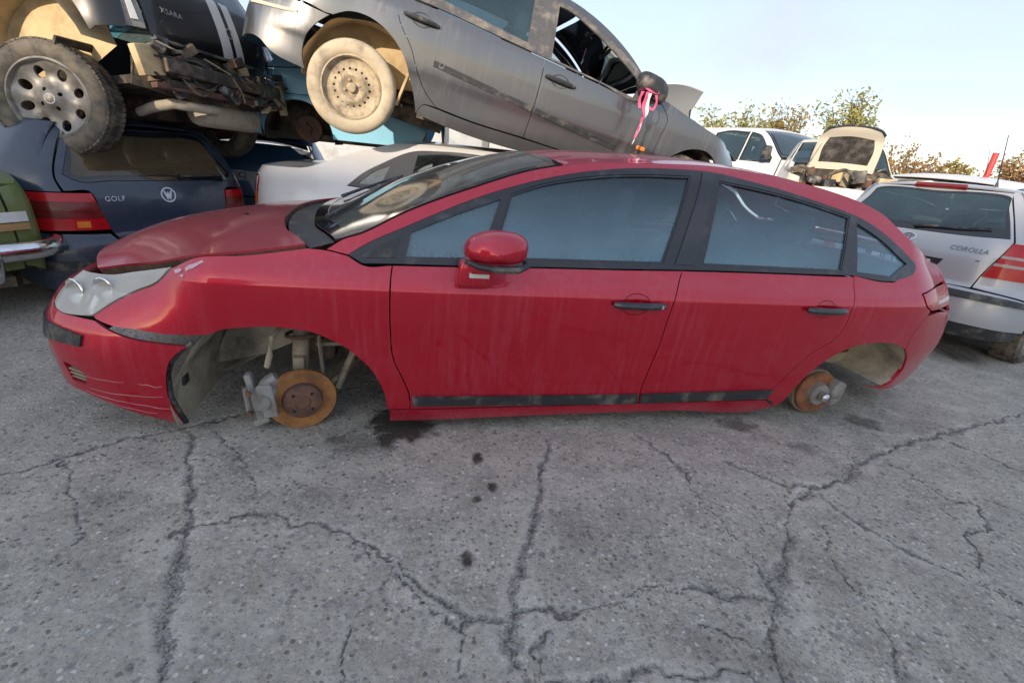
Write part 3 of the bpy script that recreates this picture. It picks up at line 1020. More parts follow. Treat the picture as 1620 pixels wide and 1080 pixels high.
        for dd, q0, q1, zc, cyl in ((d, 2.955, 3.197, .660, True), (d2, 3.966, 4.201, .661, False)):
            pts = []
            for t in np.linspace(0, 1, 15):
                p = W(q0 + (q1 - q0) * t, zc)
                pts.append((p[0], p[1] - (.012 + .020 * math.sin(PI * t)**.5), zc))
            hb = tube(pts, [.010 + .007 * min(1, 6 * t * (1 - t) + .25) for t in np.linspace(0, 1, 15)], 10)
            s = -1 if mir else 1
            mesh_obj('door_handle', [(p[0], p[1] * s, p[2]) for p in hb[0]], hb[1], 'trim_black', dd)
            if cyl:
                kk = xf(lathe([(0.0, -.006), (.008, -.006), (.009, .004)], 14), T3(pts[13][0] - .008, pts[13][1] - .012, zc))
                mesh_obj('lock', [(p[0], p[1] * s, p[2]) for p in kk[0]], kk[1], 'badge_silver', dd)
        panel('rub_strip', W, path([(2.109, .202), (2.902, .196), (3.198, .196)], [(3.198, .196), (3.203, .135)], [(3.203, .135), (2.115, .147)], [(2.115, .147), (2.109, .202)]), 'black_plastic', d, off=.009, lip=.012, **K)
        panel('rub_strip', W, path([(3.208, .196), (3.978, .206)], [(3.978, .206), (3.951, .146)], [(3.951, .146), (3.216, .136)], [(3.216, .136), (3.208, .196)]), 'black_plastic', d2, off=.009, lip=.012, **K)
        panel('sill', W, path([(2.015, .047), (2.099, .047), (2.803, .062), (3.42, .068), (4.012, .066), (4.043, .078)], [(4.043, .078), (3.966, .130)], [(3.966, .130), (3.212, .128), (2.105, .120), (2.015, .120)], [(2.015, .120), (2.015, .047)]), 'red_paint', car, lip=.03, off=-.006, **K)
        # body side: A-pillar, roof rail, rear quarter
        E = [eq(x) for x in np.arange(.135, 3.46, .06)]
        qe, ze = eq(3.46)
        bs = path([(1.778, .814)] + E[1:] + [(qe, ze)], [(qe, ze), (qe, .785)], [(qe, .785), (4.903, .766), (4.744, .743)], [(4.744, .743), (4.769, .689), (4.841, .653)], [(4.841, .653), (4.828, .627), (4.776, .542), (4.776, .430)], rarch[::-1], [(4.045, .079), (4.0, .125), (3.962, .137)], rdoor[::-1], [(4.274, .814)] + tbot_r, [(4.545, .795), (4.728, .878)], ttop[::-1], [(1.858, .799), (1.778, .814)])
        panel('body_side', W, bs, 'red_paint', car, lip=.016, gap=.0015, step=(.05, .0125), **K)
        # window surround and panes
        tr = panel('window_surround', W, path(ttop, [(4.728, .88), (4.726, .872), (4.545, .797)], [(4.545, .797), (4.438, .799), (4.268, .818)], [(4.268, .818), (3.297, .806), (2.93, .796), (2.64, .790), (2.281, .780), (2.025, .775), (1.914, .771)], [(1.914, .771), (1.858, .799)]), 'trim_black', car, holes=[gA, gB, gC, gD], off=.004, lip=.014, gap=.001, **K)
        panel('centre_pillar', W, pil, 'gloss_black', tr, off=.009, lip=.006, gap=.002, **K)
        for gq in (gA, gB, gC, gD):
            pn = panel('window', W, gq, 'glass_fog_sky', car, off=-.006, lip=.0, gap=-.004, **K)
        # thin rubber seals round the panes
        for gq in (gB, gC):
            ring = inset2(gq, .007)
            panel('window_seal', W, gq, 'trim_black', tr, holes=[ring], off=.0015, lip=.006, gap=0, step=(.2, .2), **K)
        # front quarter corner piece of the window line
        panel('corner_cover', W, path([(1.905, .800), (2.058, .880)], [(2.058, .880), (2.035, .795)], [(2.035, .795), (1.915, .788)], [(1.915, .788), (1.905, .800)]), 'black_plastic', tr, off=.007, lip=.004, **K)
        # lamps
        hl = path([(.692, .522), (.655, .580), (.650, .628)], [(.650, .628), (.802, .630), (.873, .632), (1.077, .667), (1.219, .706)], [(1.219, .706), (1.166, .646), (1.08, .604), (1.001, .562), (.926, .509)], [(.926, .509), (.871, .501), (.741, .505), (.692, .522)])
        h = panel('headlamp', W, hl, 'headlamp_haze', car, off=.004, lip=.02, **K)
        panel('lamp_bowl', W, hl, 'lamp_silver', h, off=-.045, lip=0, gap=.022, disp=lambda P: -.03 * np.abs(np.sin(P[:, 0] * 13)) - .02 * np.abs(np.sin(P[:, 2] * 21)), **K)
        s = -1 if mir else 1
        for qq, zz, rr in ((.775, .562, .052), (.905, .585, .046)):
            p = Vector(W(qq, zz))
            u_ = Vector(W(qq + .004, zz) - W(qq - .004, zz)).normalized()
            nn_ = Vector((u_.y, -u_.x, 0))
            if nn_.y > 0:
                nn_ = -nn_
            ctr = p - nn_ * .012
            fr_ = Matrix((u_, -nn_, Vector((0, 0, 1)))).transposed().to_4x4()
            fr_.translation = ctr
            cup = xf(lathe([(rr * 1.08, -.004), (rr, -.006), (rr * .92, .006), (rr * .70, .024), (rr * .40, .034), (.012, .036), (.010, .012), (0, .010)], 26), fr_)
            mesh_obj('reflector', [(a_, b_ * s, c_) for a_, b_, c_ in cup[0]], cup[1], 'chrome', h)
        dv = tube([tuple(Vector(W(q_, z_)) * 1) for q_, z_ in ((.845, .512), (.842, .56), (.85, .62))], .006, 6)
        mesh_obj('lamp_divider', [(a_, (b_ + .012) * s, c_) for a_, b_, c_ in dv[0]], dv[1], 'dusty_metal', h)
        tl = panel('tail_lamp', W, path([(4.746, .741), (4.903, .763), (5.22, .77)], [(5.22, .77), (5.25, .66)], [(5.25, .66), (4.923, .652), (4.845, .653)], [(4.845, .653), (4.771, .689), (4.746, .741)]), 'lens_red', car, off=.004, lip=.02, **K)
        panel('reverse_lens', W, path([(4.93, .70), (5.2, .705)], [(5.2, .705), (5.2, .68)], [(5.2, .68), (4.93, .678)], [(4.93, .678), (4.93, .70)]), 'lens_clear', tl, off=.007, lip=.004, **K)
    # flaked lacquer on the wing beside the bonnet edge
    simple('lacquer_flake', (.62, .42, .46), .6, var=.2)
    for pts in ([(1.235, .700), (1.262, .712), (1.275, .708), (1.262, .698), (1.245, .692)], [(1.285, .716), (1.30, .728), (1.325, .738), (1.352, .752), (1.36, .748), (1.338, .733), (1.322, .722), (1.305, .716), (1.296, .708)], [(1.268, .690), (1.28, .697), (1.287, .692), (1.276, .685)]):
        panel('lacquer_flake', W, pts, 'lacquer_flake', car, off=.0012, lip=.001, gap=0, step=(.05, .05))
    # pale scrapes along the lower bumper corner
    simple('scrape', (.50, .26, .28), .7, var=.3)
    for q0, z0, q1, z1, w_ in ((.865, .262, 1.02, .257, .0016), (1.07, .252, 1.150, .236, .0022), (.86, .205, 1.14, .190, .0020), (.83, .185, 1.00, .162, .0028), (1.0, .160, 1.155, .128, .0022), (.92, .150, 1.10, .105, .0018)):
        n_ = 9
        up_ = [(q0 + (q1 - q0) * t, z0 + (z1 - z0) * t + w_ * (.5 + .5 * math.sin(7 * t)) + .002 * math.sin(11 * t + q0 * 9)) for t in np.linspace(0, 1, n_)]
        dn_ = [(a_, b_ - w_ * (.6 + .8 * math.sin(PI * i / (n_ - 1)))) for i, (a_, b_) in enumerate(up_)]
        panel('scrape_mark', W, up_ + dn_[::-1], 'scrape', car, off=.001, lip=.001, gap=0, step=(.2, .2))
    # bumpers
    half = path([(0, .56), (.3, .556), (.5, .545), (.66, .522)], [(.66, .522), (.741, .503), (.871, .497), (.938, .495)], [(.938, .495), (.998, .469), (1.086, .441), (1.179, .427), (1.269, .419)], [(1.269, .419), (1.234, .394), (1.194, .347), (1.169, .268), (1.16, .184), (1.171, .112), (1.174, .033)], [(1.174, .033), (.982, .120), (.805, .180), (.6, .190), (.3, .195), (0, .195)])
    grl = path([(.767, .306), (.825, .297), (.867, .266)], [(.867, .266), (.846, .22)], [(.846, .22), (.784, .226)], [(.784, .226), (.767, .306)])
    mid = [(0, .40), (.5, .40), (.56, .33), (.5, .25), (0, .25)]
    fb = panel('front_bumper', W, mirror_q(half), 'red_paint', car, holes=[grl, [(-a, b) for a, b in grl], mirror_q(mid)], lip=.018, gap=.001)
    panel('lower_grille', W, mirror_q(mid), 'black_plastic', fb, off=-.03, lip=0, gap=-.02)
    for mir in (False, True):
        panel('bumper_moulding', W, path([(.50, .462), (.698, .456), (.79, .453), (.9, .439)], [(.9, .439), (.889, .391)], [(.889, .391), (.787, .392), (.697, .387), (.50, .387)], [(.50, .387), (.50, .462)]), 'black_plastic', fb, off=.008, lip=.012, mirror=mir)
        gb = panel('fog_grille', W, grl, 'black_plastic', fb, off=-.022, lip=0, gap=-.01, mirror=mir)
        for zz in (.245, .262, .279):
            panel('slat', W, [(.775, zz), (.86, zz - .004), (.858, zz - .010), (.777, zz - .006)], 'dusty_metal', gb, off=-.004, lip=.02, gap=0, step=(.05, .05), mirror=mir)
    L = sh.L
    halfr = path([(L, .60), (5.3, .60), (4.92, .635), (4.828, .627)], [(4.828, .627), (4.776, .542), (4.776, .432)], [(4.776, .432), (4.848, .36), (4.881, .279), (4.854, .217), (4.753, .182), (4.63, .195)], [(4.63, .195), (4.76, .165), (4.92, .150), (5.3, .15), (L, .15)])
    rb = halfr + [(2 * L - a, b) for a, b in halfr[::-1] if abs(a - L) > 1e-6]
    panel('rear_bumper', W, rb, 'red_paint', car, lip=.02)
    panel('boot_panel', W, [(5.25, .612), (L, .612), (2 * L - 5.25, .612), (2 * L - 5.25, .785), (L, .80), (5.25, .785)], 'red_paint', car)
    # bonnet, scuttle, windscreen, roof, rear window, boot lid
    Tp = sh.top
    ye = sh.ye
    base = [(.062, -.792), (.02, -.69), (-.04, -.573), (-.085, -.40), (-.106, -.261), (-.121, 0)]
    basef = base + [(a, -b) for a, b in base[-2::-1]]
    xs = np.linspace(-.74, .055, 18)
    nearE = [(x, -ye(x) + .004) for x in xs]
    front = [(-.74, -ye(-.74) + .004), (-.80, -.455), (-.845, -.30), (-.872, -.15), (-.88, 0)]
    frontf = front + [(a, -b) for a, b in front[-2::-1]]
    hood_o = path(nearE, basef, [(x, -y) for x, y in nearE[::-1]], frontf[::-1])
    hd = panel('bonnet', Tp, hood_o, 'red_hood', car, off=.010, lip=.010, up=True, step=(.04, .04), gap=.003)
    simple('hood_rust', (.13, .075, .05), .9, var=.6, scale=40, dirt=(.03, .02, .018), dirtamt=.6, dscale=18)
    panel('bonnet_frame', Tp, hood_o, 'hood_rust', hd, off=-.001, lip=.028, up=True, step=(.12, .12), gap=.004)
    panel('washer_jet', Tp, ellipse2(-.30, -.18, .012, .016, 12), 'trim_black', hd, off=.018, lip=.008, up=True, gap=0, step=(.02, .02))
    cow = [(.16, -ye(.16) + .02), (.11, -.64), (.055, -.5), (.02, -.26), (.008, 0)]
    cowf = cow + [(a, -b) for a, b in cow[-2::-1]]
    panel('scuttle', Tp, path([(a + .006, b) for a, b in basef], [(.067, .792), (.16, ye(.16) - .02)], cowf[::-1], [(.16, -ye(.16) + .02), (.067, -.792)]), 'black_plastic', car, off=-.012, lip=0, up=True, step=(.05, .05))
    xw = np.linspace(.16, 1.09, 22)
    sideN = [(x, -ye(x) + .006) for x in xw]
    topc = [(1.09, -ye(1.09) + .006), (1.075, -.40), (1.05, -.2), (1.04, 0)]
    topf = topc + [(a, -b) for a, b in topc[-2::-1]]
    ws = path(sideN, topf, [(x, -y) for x, y in sideN[::-1]], [(a, -b) for a, b in cowf])
    inner = path([(x, -ye(x) + .045) for x in np.linspace(.22, 1.05, 20)], [(1.05, -ye(1.05) + .045), (1.03, -.36), (1.01, -.2), (1.0, 0), (1.01, .2), (1.03, .36), (1.05, ye(1.05) - .045)], [(x, ye(x) - .045) for x in np.linspace(1.05, .22, 20)], [(.22, ye(.22) - .045), (.12, .5), (.08, .26), (.068, 0), (.08, -.26), (.12, -.5), (.22, -ye(.22) + .045)])
    panel('windscreen_border', Tp, ws, 'gloss_black', car, holes=[inner], off=.004, lip=.008, up=True, step=(.05, .05), gap=.002)
    panel('windscreen', Tp, inner, 'glass_screen', car, off=.002, lip=0, up=True, step=(.06, .06), gap=-.003)
    sx = np.linspace(1.10, 2.52, 28)
    rt = path([(x, -ye(x)) for x in sx], [(2.52, -ye(2.52)), (2.58, -.3), (2.60, 0), (2.58, .3), (2.52, ye(2.52))], [(x, ye(x)) for x in sx[::-1]], [(1.10, ye(1.10)), (1.085, .40), (1.06, .2), (1.05, 0), (1.06, -.2), (1.085, -.40), (1.10, -ye(1.10))])
    panel('roof', Tp, rt, 'red_paint', car, lip=.01, up=True, gap=.0005)
    sr = np.linspace(2.53, 3.18, 14)
    rw = path([(x, -ye(x) + .03) for x in sr], [(3.18, -ye(3.18) + .03), (3.22, 0), (3.18, ye(3.18) - .03)], [(x, ye(x) - .03) for x in sr[::-1]], [(2.53, ye(2.53) - .03), (2.61, .3), (2.62, 0), (2.61, -.3), (2.53, -ye(2.53) + .03)])
    panel('rear_window', Tp, rw, 'glass_fog_sky', car, lip=0, up=True)
    bl = np.linspace(3.2, 3.62, 10)
    panel('boot_lid', Tp, path([(x, -ye(x)) for x in bl], [(3.62, -ye(3.62)), (3.655, 0), (3.62, ye(3.62))], [(x, ye(x)) for x in bl[::-1]], [(3.2, ye(3.2)), (3.235, 0), (3.2, -ye(3.2))]), 'red_paint', car, up=True)
    # wipers
    for y0, y1, x1 in ((-.50, -.02, .42), (.15, .55, .40)):
        pts = []
        for t in np.linspace(0, 1, 10):
            x = .10 + (x1 - .10) * t
            y = y0 + (y1 - y0) * t
            p = Tp(np.array([x]), np.array([y]))[0]
            pts.append((p[0], p[1], p[2] + .022))
        wv = tube(pts, [.010, .009, .009, .008, .008, .007, .007, .007, .007, .006], 6)
        mesh_obj('wiper', wv[0], wv[1], 'black_plastic', car)
    # door mirrors
    for s in (1, -1):
        prof = [(0.000, .008, .008, .000), (.012, .070, .040, .004), (.035, .103, .056, .006), (.075, .117, .066, .004), (.115, .119, .068, .0), (.15, .115, .066, -.003)]
        V, F = [], []
        nn = 28
        for (yy, ax, az, dz) in [(p[0], p[1], p[2], p[3]) for p in prof]:
            for k in range(nn):
                a = 2 * PI * k / nn
                cx_, sz_ = math.cos(a), math.sin(a)
                # pointed towards the front, blunt and flat below
                px = ax * (abs(cx_)**.85) * (1 if cx_ > 0 else -1)
                pz = az * (abs(sz_)**.8) * (1.12 if sz_ > 0 else -.78)
                px += .02 * (sz_ if sz_ > 0 else 0) * (ax / .119)
                V.append((.748 + px + (.012 if cx_ > 0 else 0) * 0, (-1.085 + yy) * s, .878 + pz + dz))
        for i in range(len(prof) - 1):
            for k in range(nn):
                l = (k + 1) % nn
                F.append((i * nn + k, i * nn + l, (i + 1) * nn + l, (i + 1) * nn + k))
        F.append(tuple(range(nn)))
        F.append(tuple(range((len(prof) - 1) * nn, len(prof) * nn))[::-1])
        mo = mesh_obj('door_mirror', V, F, 'red_paint', car, sharp=50)
        # black lower edge and foot
        band = [(x, (-1.085 + .062) * s + 0, 0) for x in ()]
        lip_p = [(.635, -1.02 * s, .842), (.68, -1.06 * s, .833), (.75, -1.078 * s, .829), (.82, -1.068 * s, .829), (.862, -1.03 * s, .836), (.868, -.96 * s, .845)]
        tb = tube(lip_p, [.009, .012, .013, .013, .012, .009], 8)
        mesh_obj('lower_edge', tb[0], tb[1], 'black_plastic', mo)
        ft = box(.694, -.905 * s, .772, .135, .075, .105, .018, 3)
        fv = [(p[0] + (.03 if p[2] < .75 and p[0] < .7 else 0) * -.3, p[1], p[2]) for p in ft[0]]
        fo = mesh_obj('mirror_foot', fv, ft[1], 'red_paint', mo)
        ind = box(.702, -.944 * s, .775, .078, .008, .026, .003)
        mesh_obj('indicator', ind[0], ind[1], 'lens_clear', fo)
        st = box(.70, -.95 * s, .82, .10, .16, .05, .015)
        mesh_obj('mirror_neck', st[0], st[1], 'red_paint', mo)
    # cabin
    cab = join(box(1.40, 0, .13, 2.1, 1.42, .03), box(.42, 0, .42, .05, 1.40, .60), box(2.55, 0, .42, .05, 1.30, .55), box(1.40, -.765, .44, 2.05, .02, .60), box(1.40, .765, .44, 2.05, .02, .60))
    mesh_obj('cabin_tub', cab[0], cab[1], 'interior_dark', car, smooth=False)
    ds = box(.46, 0, .74, .42, 1.36, .14, .05, 3)
    mesh_obj('dashboard', ds[0], ds[1], 'interior_dark', car)
    for sy in (-.37, .37):
        b = xf(box(0, 0, .31, .14, .50, .62, .055, 3), T3(1.32, sy, .36) @ RY(12))
        se = mesh_obj('front_seat', *join(b, box(1.10, sy, .33, .50, .50, .16, .05, 3)), 'seat_cloth', car)
        hr = xf(box(0, 0, .0, .09, .27, .18, .04, 3), T3(1.47, sy, 1.03) @ RY(12))
        mesh_obj('headrest', hr[0], hr[1], 'seat_cloth', se)
    rs = join(xf(box(0, 0, .28, .16, 1.25, .56, .06, 3), T3(2.36, 0, .36) @ RY(18)), box(2.08, 0, .33, .50, 1.28, .16, .05, 3))
    bs_ = mesh_obj('rear_seat', rs[0], rs[1], 'seat_cloth', car)
    for sy in (-.38, .38):
        hr = xf(box(0, 0, 0, .09, .26, .17, .04, 3), T3(2.56, sy, .98) @ RY(18))
        mesh_obj('headrest', hr[0], hr[1], 'seat_cloth', bs_)
    sw = xf(lathe([(.185 + .014 * math.cos(a), .014 * math.sin(a)) for a in np.linspace(0, 2 * PI, 9)[:-1]], 28, True), T3(.78, -.37, .80) @ RZ(90) @ RX(-25))
    mesh_obj('steering_wheel', sw[0], sw[1], 'interior_dark', car)
    # floor of engine bay and boot, dark and dirty
    un = join(box(-.25, 0, .40, .95, .50, .34, .06), box(.30, 0, .18, .20, .8, .10), box(2.95, 0, .40, .9, .95, .36, .05), box(1.4, 0, .105, 2.0, 1.38, .02))
    mesh_obj('underbody', un[0], un[1], 'underbody', car)

    def liner(name, xc, zc, rr, a0, a1, y0, y1, mat, inner=True, s=1, bulge=.04):
        V, F = [], []
        aa = np.linspace(R(a0), R(a1), 26)
        yy = np.linspace(y0, y1, 7)
        for a in aa:
            for j, y in enumerate(yy):
                t = j / 6
                rad = rr * (1 - bulge * t * t) + .008 * math.sin(9 * a + 3 * t)
                V.append((xc + rad * math.cos(a), y * s, zc + rad * math.sin(a)))
        for i in range(25):
            for j in range(6):
                F.append((i * 7 + j, i * 7 + j + 1, (i + 1) * 7 + j + 1, (i + 1) * 7 + j))
        if inner:
            n = len(V)
            V.append((xc, y1 * s, zc))
            for i in range(25):
                F.append((i * 7 + 6, n, (i + 1) * 7 + 6))
        return mesh_obj(name, V, F, mat, car, sharp=60)
    for s in (1, -1):
        lf = liner('front_arch_liner', -.055, .115, .425, 84, 190, -.80, -.30, 'liner_tan', False, s, .10)
        # inner wall of the liner, with its lower edge rising towards the strut
        aw = [R(a) for a in np.linspace(84, 176, 16)]
        Vw = [(-.055 + .384 * math.cos(a), -.36 * s, .115 + .384 * math.sin(a)) for a in aw] + [(-.43, -.46 * s, .12), (-.33, -.47 * s, .17), (-.20, -.45 * s, .23), (-.05, -.42 * s, .29)]
        mesh_obj('liner_wall', Vw, [tuple(range(len(Vw)))], 'liner_tan', lf, smooth=False)
        hole = xf(box(0, 0, 0, .012, .05, .04, .004), T3(-.47, -.66 * s, .20))
        mesh_obj('liner_slot', hole[0], hole[1], 'black_plastic', lf)
        # rear housing follows the arch opening inwards
        ao = spl(rarch[1:] + [(4.848, .36), (4.881, .279), (4.858, .222), (4.77, .188)], .05)
        Vr, Fr = [], []
        for q_, z_ in ao:
            p = W(q_, z_)
            for yy, sc in ((p[1] + .012, 1.0), (-.66, .99), (-.56, .96), (-.47, .88)):
                Vr.append((2.82 + (p[0] - 2.82) * sc, yy * s, .16 + (p[2] - .16) * sc))
        for i in range(len(ao) - 1):
            for j in range(3):
                Fr.append((i * 4 + j, i * 4 + j + 1, (i + 1) * 4 + j + 1, (i + 1) * 4 + j))
        kc = len(Vr)
        Vr.append((2.82, -.45 * s, .22))
        for i in range(len(ao) - 1):
            Fr.append((i * 4 + 3, kc, (i + 1) * 4 + 3))
        mesh_obj('rear_arch_liner', Vr, Fr, 'liner_tan', car, sharp=60)
        dk = xf(box(0, 0, 0, .40, .02, .30, .01), T3(.18, -.33 * s, .40))
        mesh_obj('splash_shield', dk[0], dk[1], 'underbody', car)
        # front lip edge of the arch in black plastic
        lp = []
        for q_, z_ in farch[:7]:
            p = W(q_, z_)
            lp.append((p[0] + .004, (p[1] + .012) * s, p[2]))
        tv = tube(lp, .010, 6)
        mesh_obj('arch_edge', tv[0], tv[1], 'black_plastic', lf)
        # front brake: disc, hub, caliper, strut, arms
        D = T3(0, -.742 * s, .141) @ RZ(14 * s) @ (RZ(180) if s == -1 else Matrix.Identity(4))
        fbk = xf(lathe([(.082, -.008), (.139, -.008), (.141, -.004), (.141, .006), (.139, .012), (.082, .012)], 56, True), D)
        bd = mesh_obj('brake_disc', fbk[0], fbk[1], 'rust_orange', car, sharp=40)
        hat = xf(lathe([(0, -.040), (.026, -.040), (.032, -.034), (.034, -.036), (.070, -.034), (.078, -.028), (.083, -.004)], 40), D)
        hb = mesh_obj('disc_hat', hat[0], hat[1], 'rust_dark', bd, sharp=40)
        for k in range(4):
            a = R(45 + 90 * k)
            sd = xf(lathe([(0, -.006), (.006, -.006), (.007, .002)], 10), D @ T3(.052 * math.cos(a), -.035, .052 * math.sin(a)))
            mesh_obj('bolt_hole', sd[0], sd[1], 'interior_dark', hb)
        arcp = [(.150 * math.cos(R(a)), .139 + .150 * math.sin(R(a))) for a in np.linspace(128, 206, 9)]
        cp = join(tube([(x, -.755 * s, z) for x, z in arcp], [.022, .030, .034, .036, .036, .036, .034, .030, .022], 8),
                  tube([(x * .86, -.80 * s, .139 + (z - .139) * .86) for x, z in arcp[1:-1]], [.016, .022, .026, .028, .026, .022, .016], 8),
                  xf(lathe([(0, -.05), (.030, -.05), (.034, -.042), (.034, .05), (0, .05)], 18), T3(-.150, -.80 * s, .175) @ RZ(20 * s)),
                  xf(box(0, 0, 0, .030, .05, .22, .010, 2), T3(-.185, -.745 * s, .160) @ RY(-10)),
                  xf(box(0, 0, 0, .07, .045, .030, .008, 2), T3(-.165, -.745 * s, .045) @ RY(-25)),
                  tube([(-.196, -.80 * s, .105), (-.205, -.80 * s, .225)], .011, 8),
                  xf(box(0, 0, 0, .06, .016, .15, .005, 1), T3(-.118, -.822 * s, .175) @ RY(-8)))
        cal = mesh_obj('brake_caliper', cp[0], cp[1], 'cast_grey', car, sharp=40)
        bolts = [xf(lathe([(0, -.012), (.011, -.012), (.012, 0)], 8), T3(x, -.826 * s, z) @ (RZ(180) if s == -1 else Matrix.Identity(4))) for x, z in ((-.185, .215), (-.188, .125))]
        hose = tube([(-.12, -.78 * s, .31), (-.108, -.77 * s, .36), (-.10, -.75 * s, .43), (-.06, -.66 * s, .47)], [.012, .013, .010, .008], 8)
        mesh_obj('brake_hose', hose[0], hose[1], 'dusty_metal', cal)
        for bb in bolts:
            mesh_obj('slide_bolt', bb[0], bb[1], 'rust_dark', cal)
        sub_ = join(box(.24, -.30 * s, .30, .22, .30, .20, .04), box(.02, -.36 * s, .26, .18, .14, .16, .03), tube([(.10, -.52 * s, .46), (.30, -.50 * s, .42), (.40, -.55 * s, .30)], .018, 7), tube([(.12, -.48 * s, .36), (.26, -.46 * s, .30), (.38, -.5 * s, .2)], .010, 6), tube([(-.04, -.5 * s, .5), (.06, -.48 * s, .40), (.14, -.42 * s, .28)], .012, 6))
        mesh_obj('subframe', sub_[0], sub_[1], 'underbody', car)
        str_ = join(tube([(-.02, -.62 * s, .16), (-.02, -.61 * s, .30), (.0, -.60 * s, .52)], [.032, .036, .034], 14), box(-.02, -.645 * s, .25, .05, .06, .11, .01), box(-.02, -.66 * s, .15, .09, .11, .13, .03))
        mesh_obj('suspension_strut', str_[0], str_[1], 'dusty_metal', car)
        sp = [(.075 * math.cos(a) - .0, (-.60 + .075 * math.sin(a)) * s, .36 + .026 * a / PI * 1.0) for a in np.linspace(0, 6 * PI, 60)]
        sv = tube(sp, .008, 6)
        mesh_obj('coil_spring', sv[0], sv[1], 'rust_dark', car)
        arm = join(tube([(-.02, -.66 * s, .10), (.10, -.45 * s, .14), (.22, -.30 * s, .16)], [.025, .022, .03], 8), tube([(.10, -.66 * s, .17), (.20, -.50 * s, .20), (.30, -.32 * s, .22)], .011, 8), tube([(.06, -.62 * s, .40), (.075, -.62 * s, .15)], .009, 6), tube([(.04, -.58 * s, .33), (.20, -.56 * s, .33)], .010, 6), tube([(.13, -.62 * s, .13), (.21, -.58 * s, .31)], .017, 6))
        mesh_obj('suspension_arm', arm[0], arm[1], 'dusty_metal', car)
        # rear brake
        D2 = T3(2.70, -.76 * s, .137) @ (RZ(180) if s == -1 else Matrix.Identity(4))
        r1 = xf(lathe([(.066, -.008), (.122, -.008), (.125, -.004), (.125, .006), (.066, .006)], 48, True), D2)
        rd = mesh_obj('brake_disc', r1[0], r1[1], 'rust', car, sharp=40)
        shd = xf(lathe([(.05, .020), (.132, .020), (.136, .012), (.136, .030), (.05, .032)], 48, True), D2)
        mesh_obj('dust_shield', shd[0], shd[1], 'dusty_metal', rd, sharp=40)
        r2 = xf(lathe([(0, -.060), (.018, -.060), (.020, -.042), (.045, -.042), (.060, -.036), (.067, -.006)], 36), D2)
        rh = mesh_obj('hub', r2[0], r2[1], 'cast_grey', rd, sharp=40)
        cap = xf(lathe([(0, -.085), (.016, -.083), (.024, -.076), (.026, -.05)], 20), D2)
        mesh_obj('hub_cap', cap[0], cap[1], 'badge_silver', rh)
        c2 = join(xf(box(0, 0, 0, .07, .10, .12, .02, 3), T3(2.80, -.77 * s, .16) @ RY(10)), tube([(2.775, -.80 * s, .215), (2.835, -.80 * s, .165), (2.82, -.80 * s, .10)], .013, 8), box(2.77, -.80 * s, .11, .05, .07, .04, .01))
        mesh_obj('brake_caliper', c2[0], c2[1], 'cast_grey', car, sharp=40)
        ax = join(tube([(2.70, -.72 * s, .137), (2.70, -.3 * s, .16), (2.70, 0, .16)], [.04, .05, .05], 10), tube([(2.70, -.60 * s, .14), (2.40, -.55 * s, .20), (2.25, -.50 * s, .22)], .035, 8), tube([(2.76, -.62 * s, .16), (2.82, -.60 * s, .44)], [.025, .03], 8))
        mesh_obj('rear_axle_arm', ax[0], ax[1], 'dusty_metal', car)
    return sh, car


red_car()
# ------------------------------------------------------------------ other cars: shared builder
def arc2(xc, zc, r, a0, a1, n=14, rz=None):
    return [(xc + r * math.cos(R(a)), zc + (rz or r) * math.sin(R(a))) for a in np.linspace(a0, a1, n)]


def polar(cx, cy, r, n=48, a0=0):
    return [(cx + r * math.cos(a0 + 2 * PI * k / n), cy + r * math.sin(a0 + 2 * PI * k / n)) for k in range(n)]


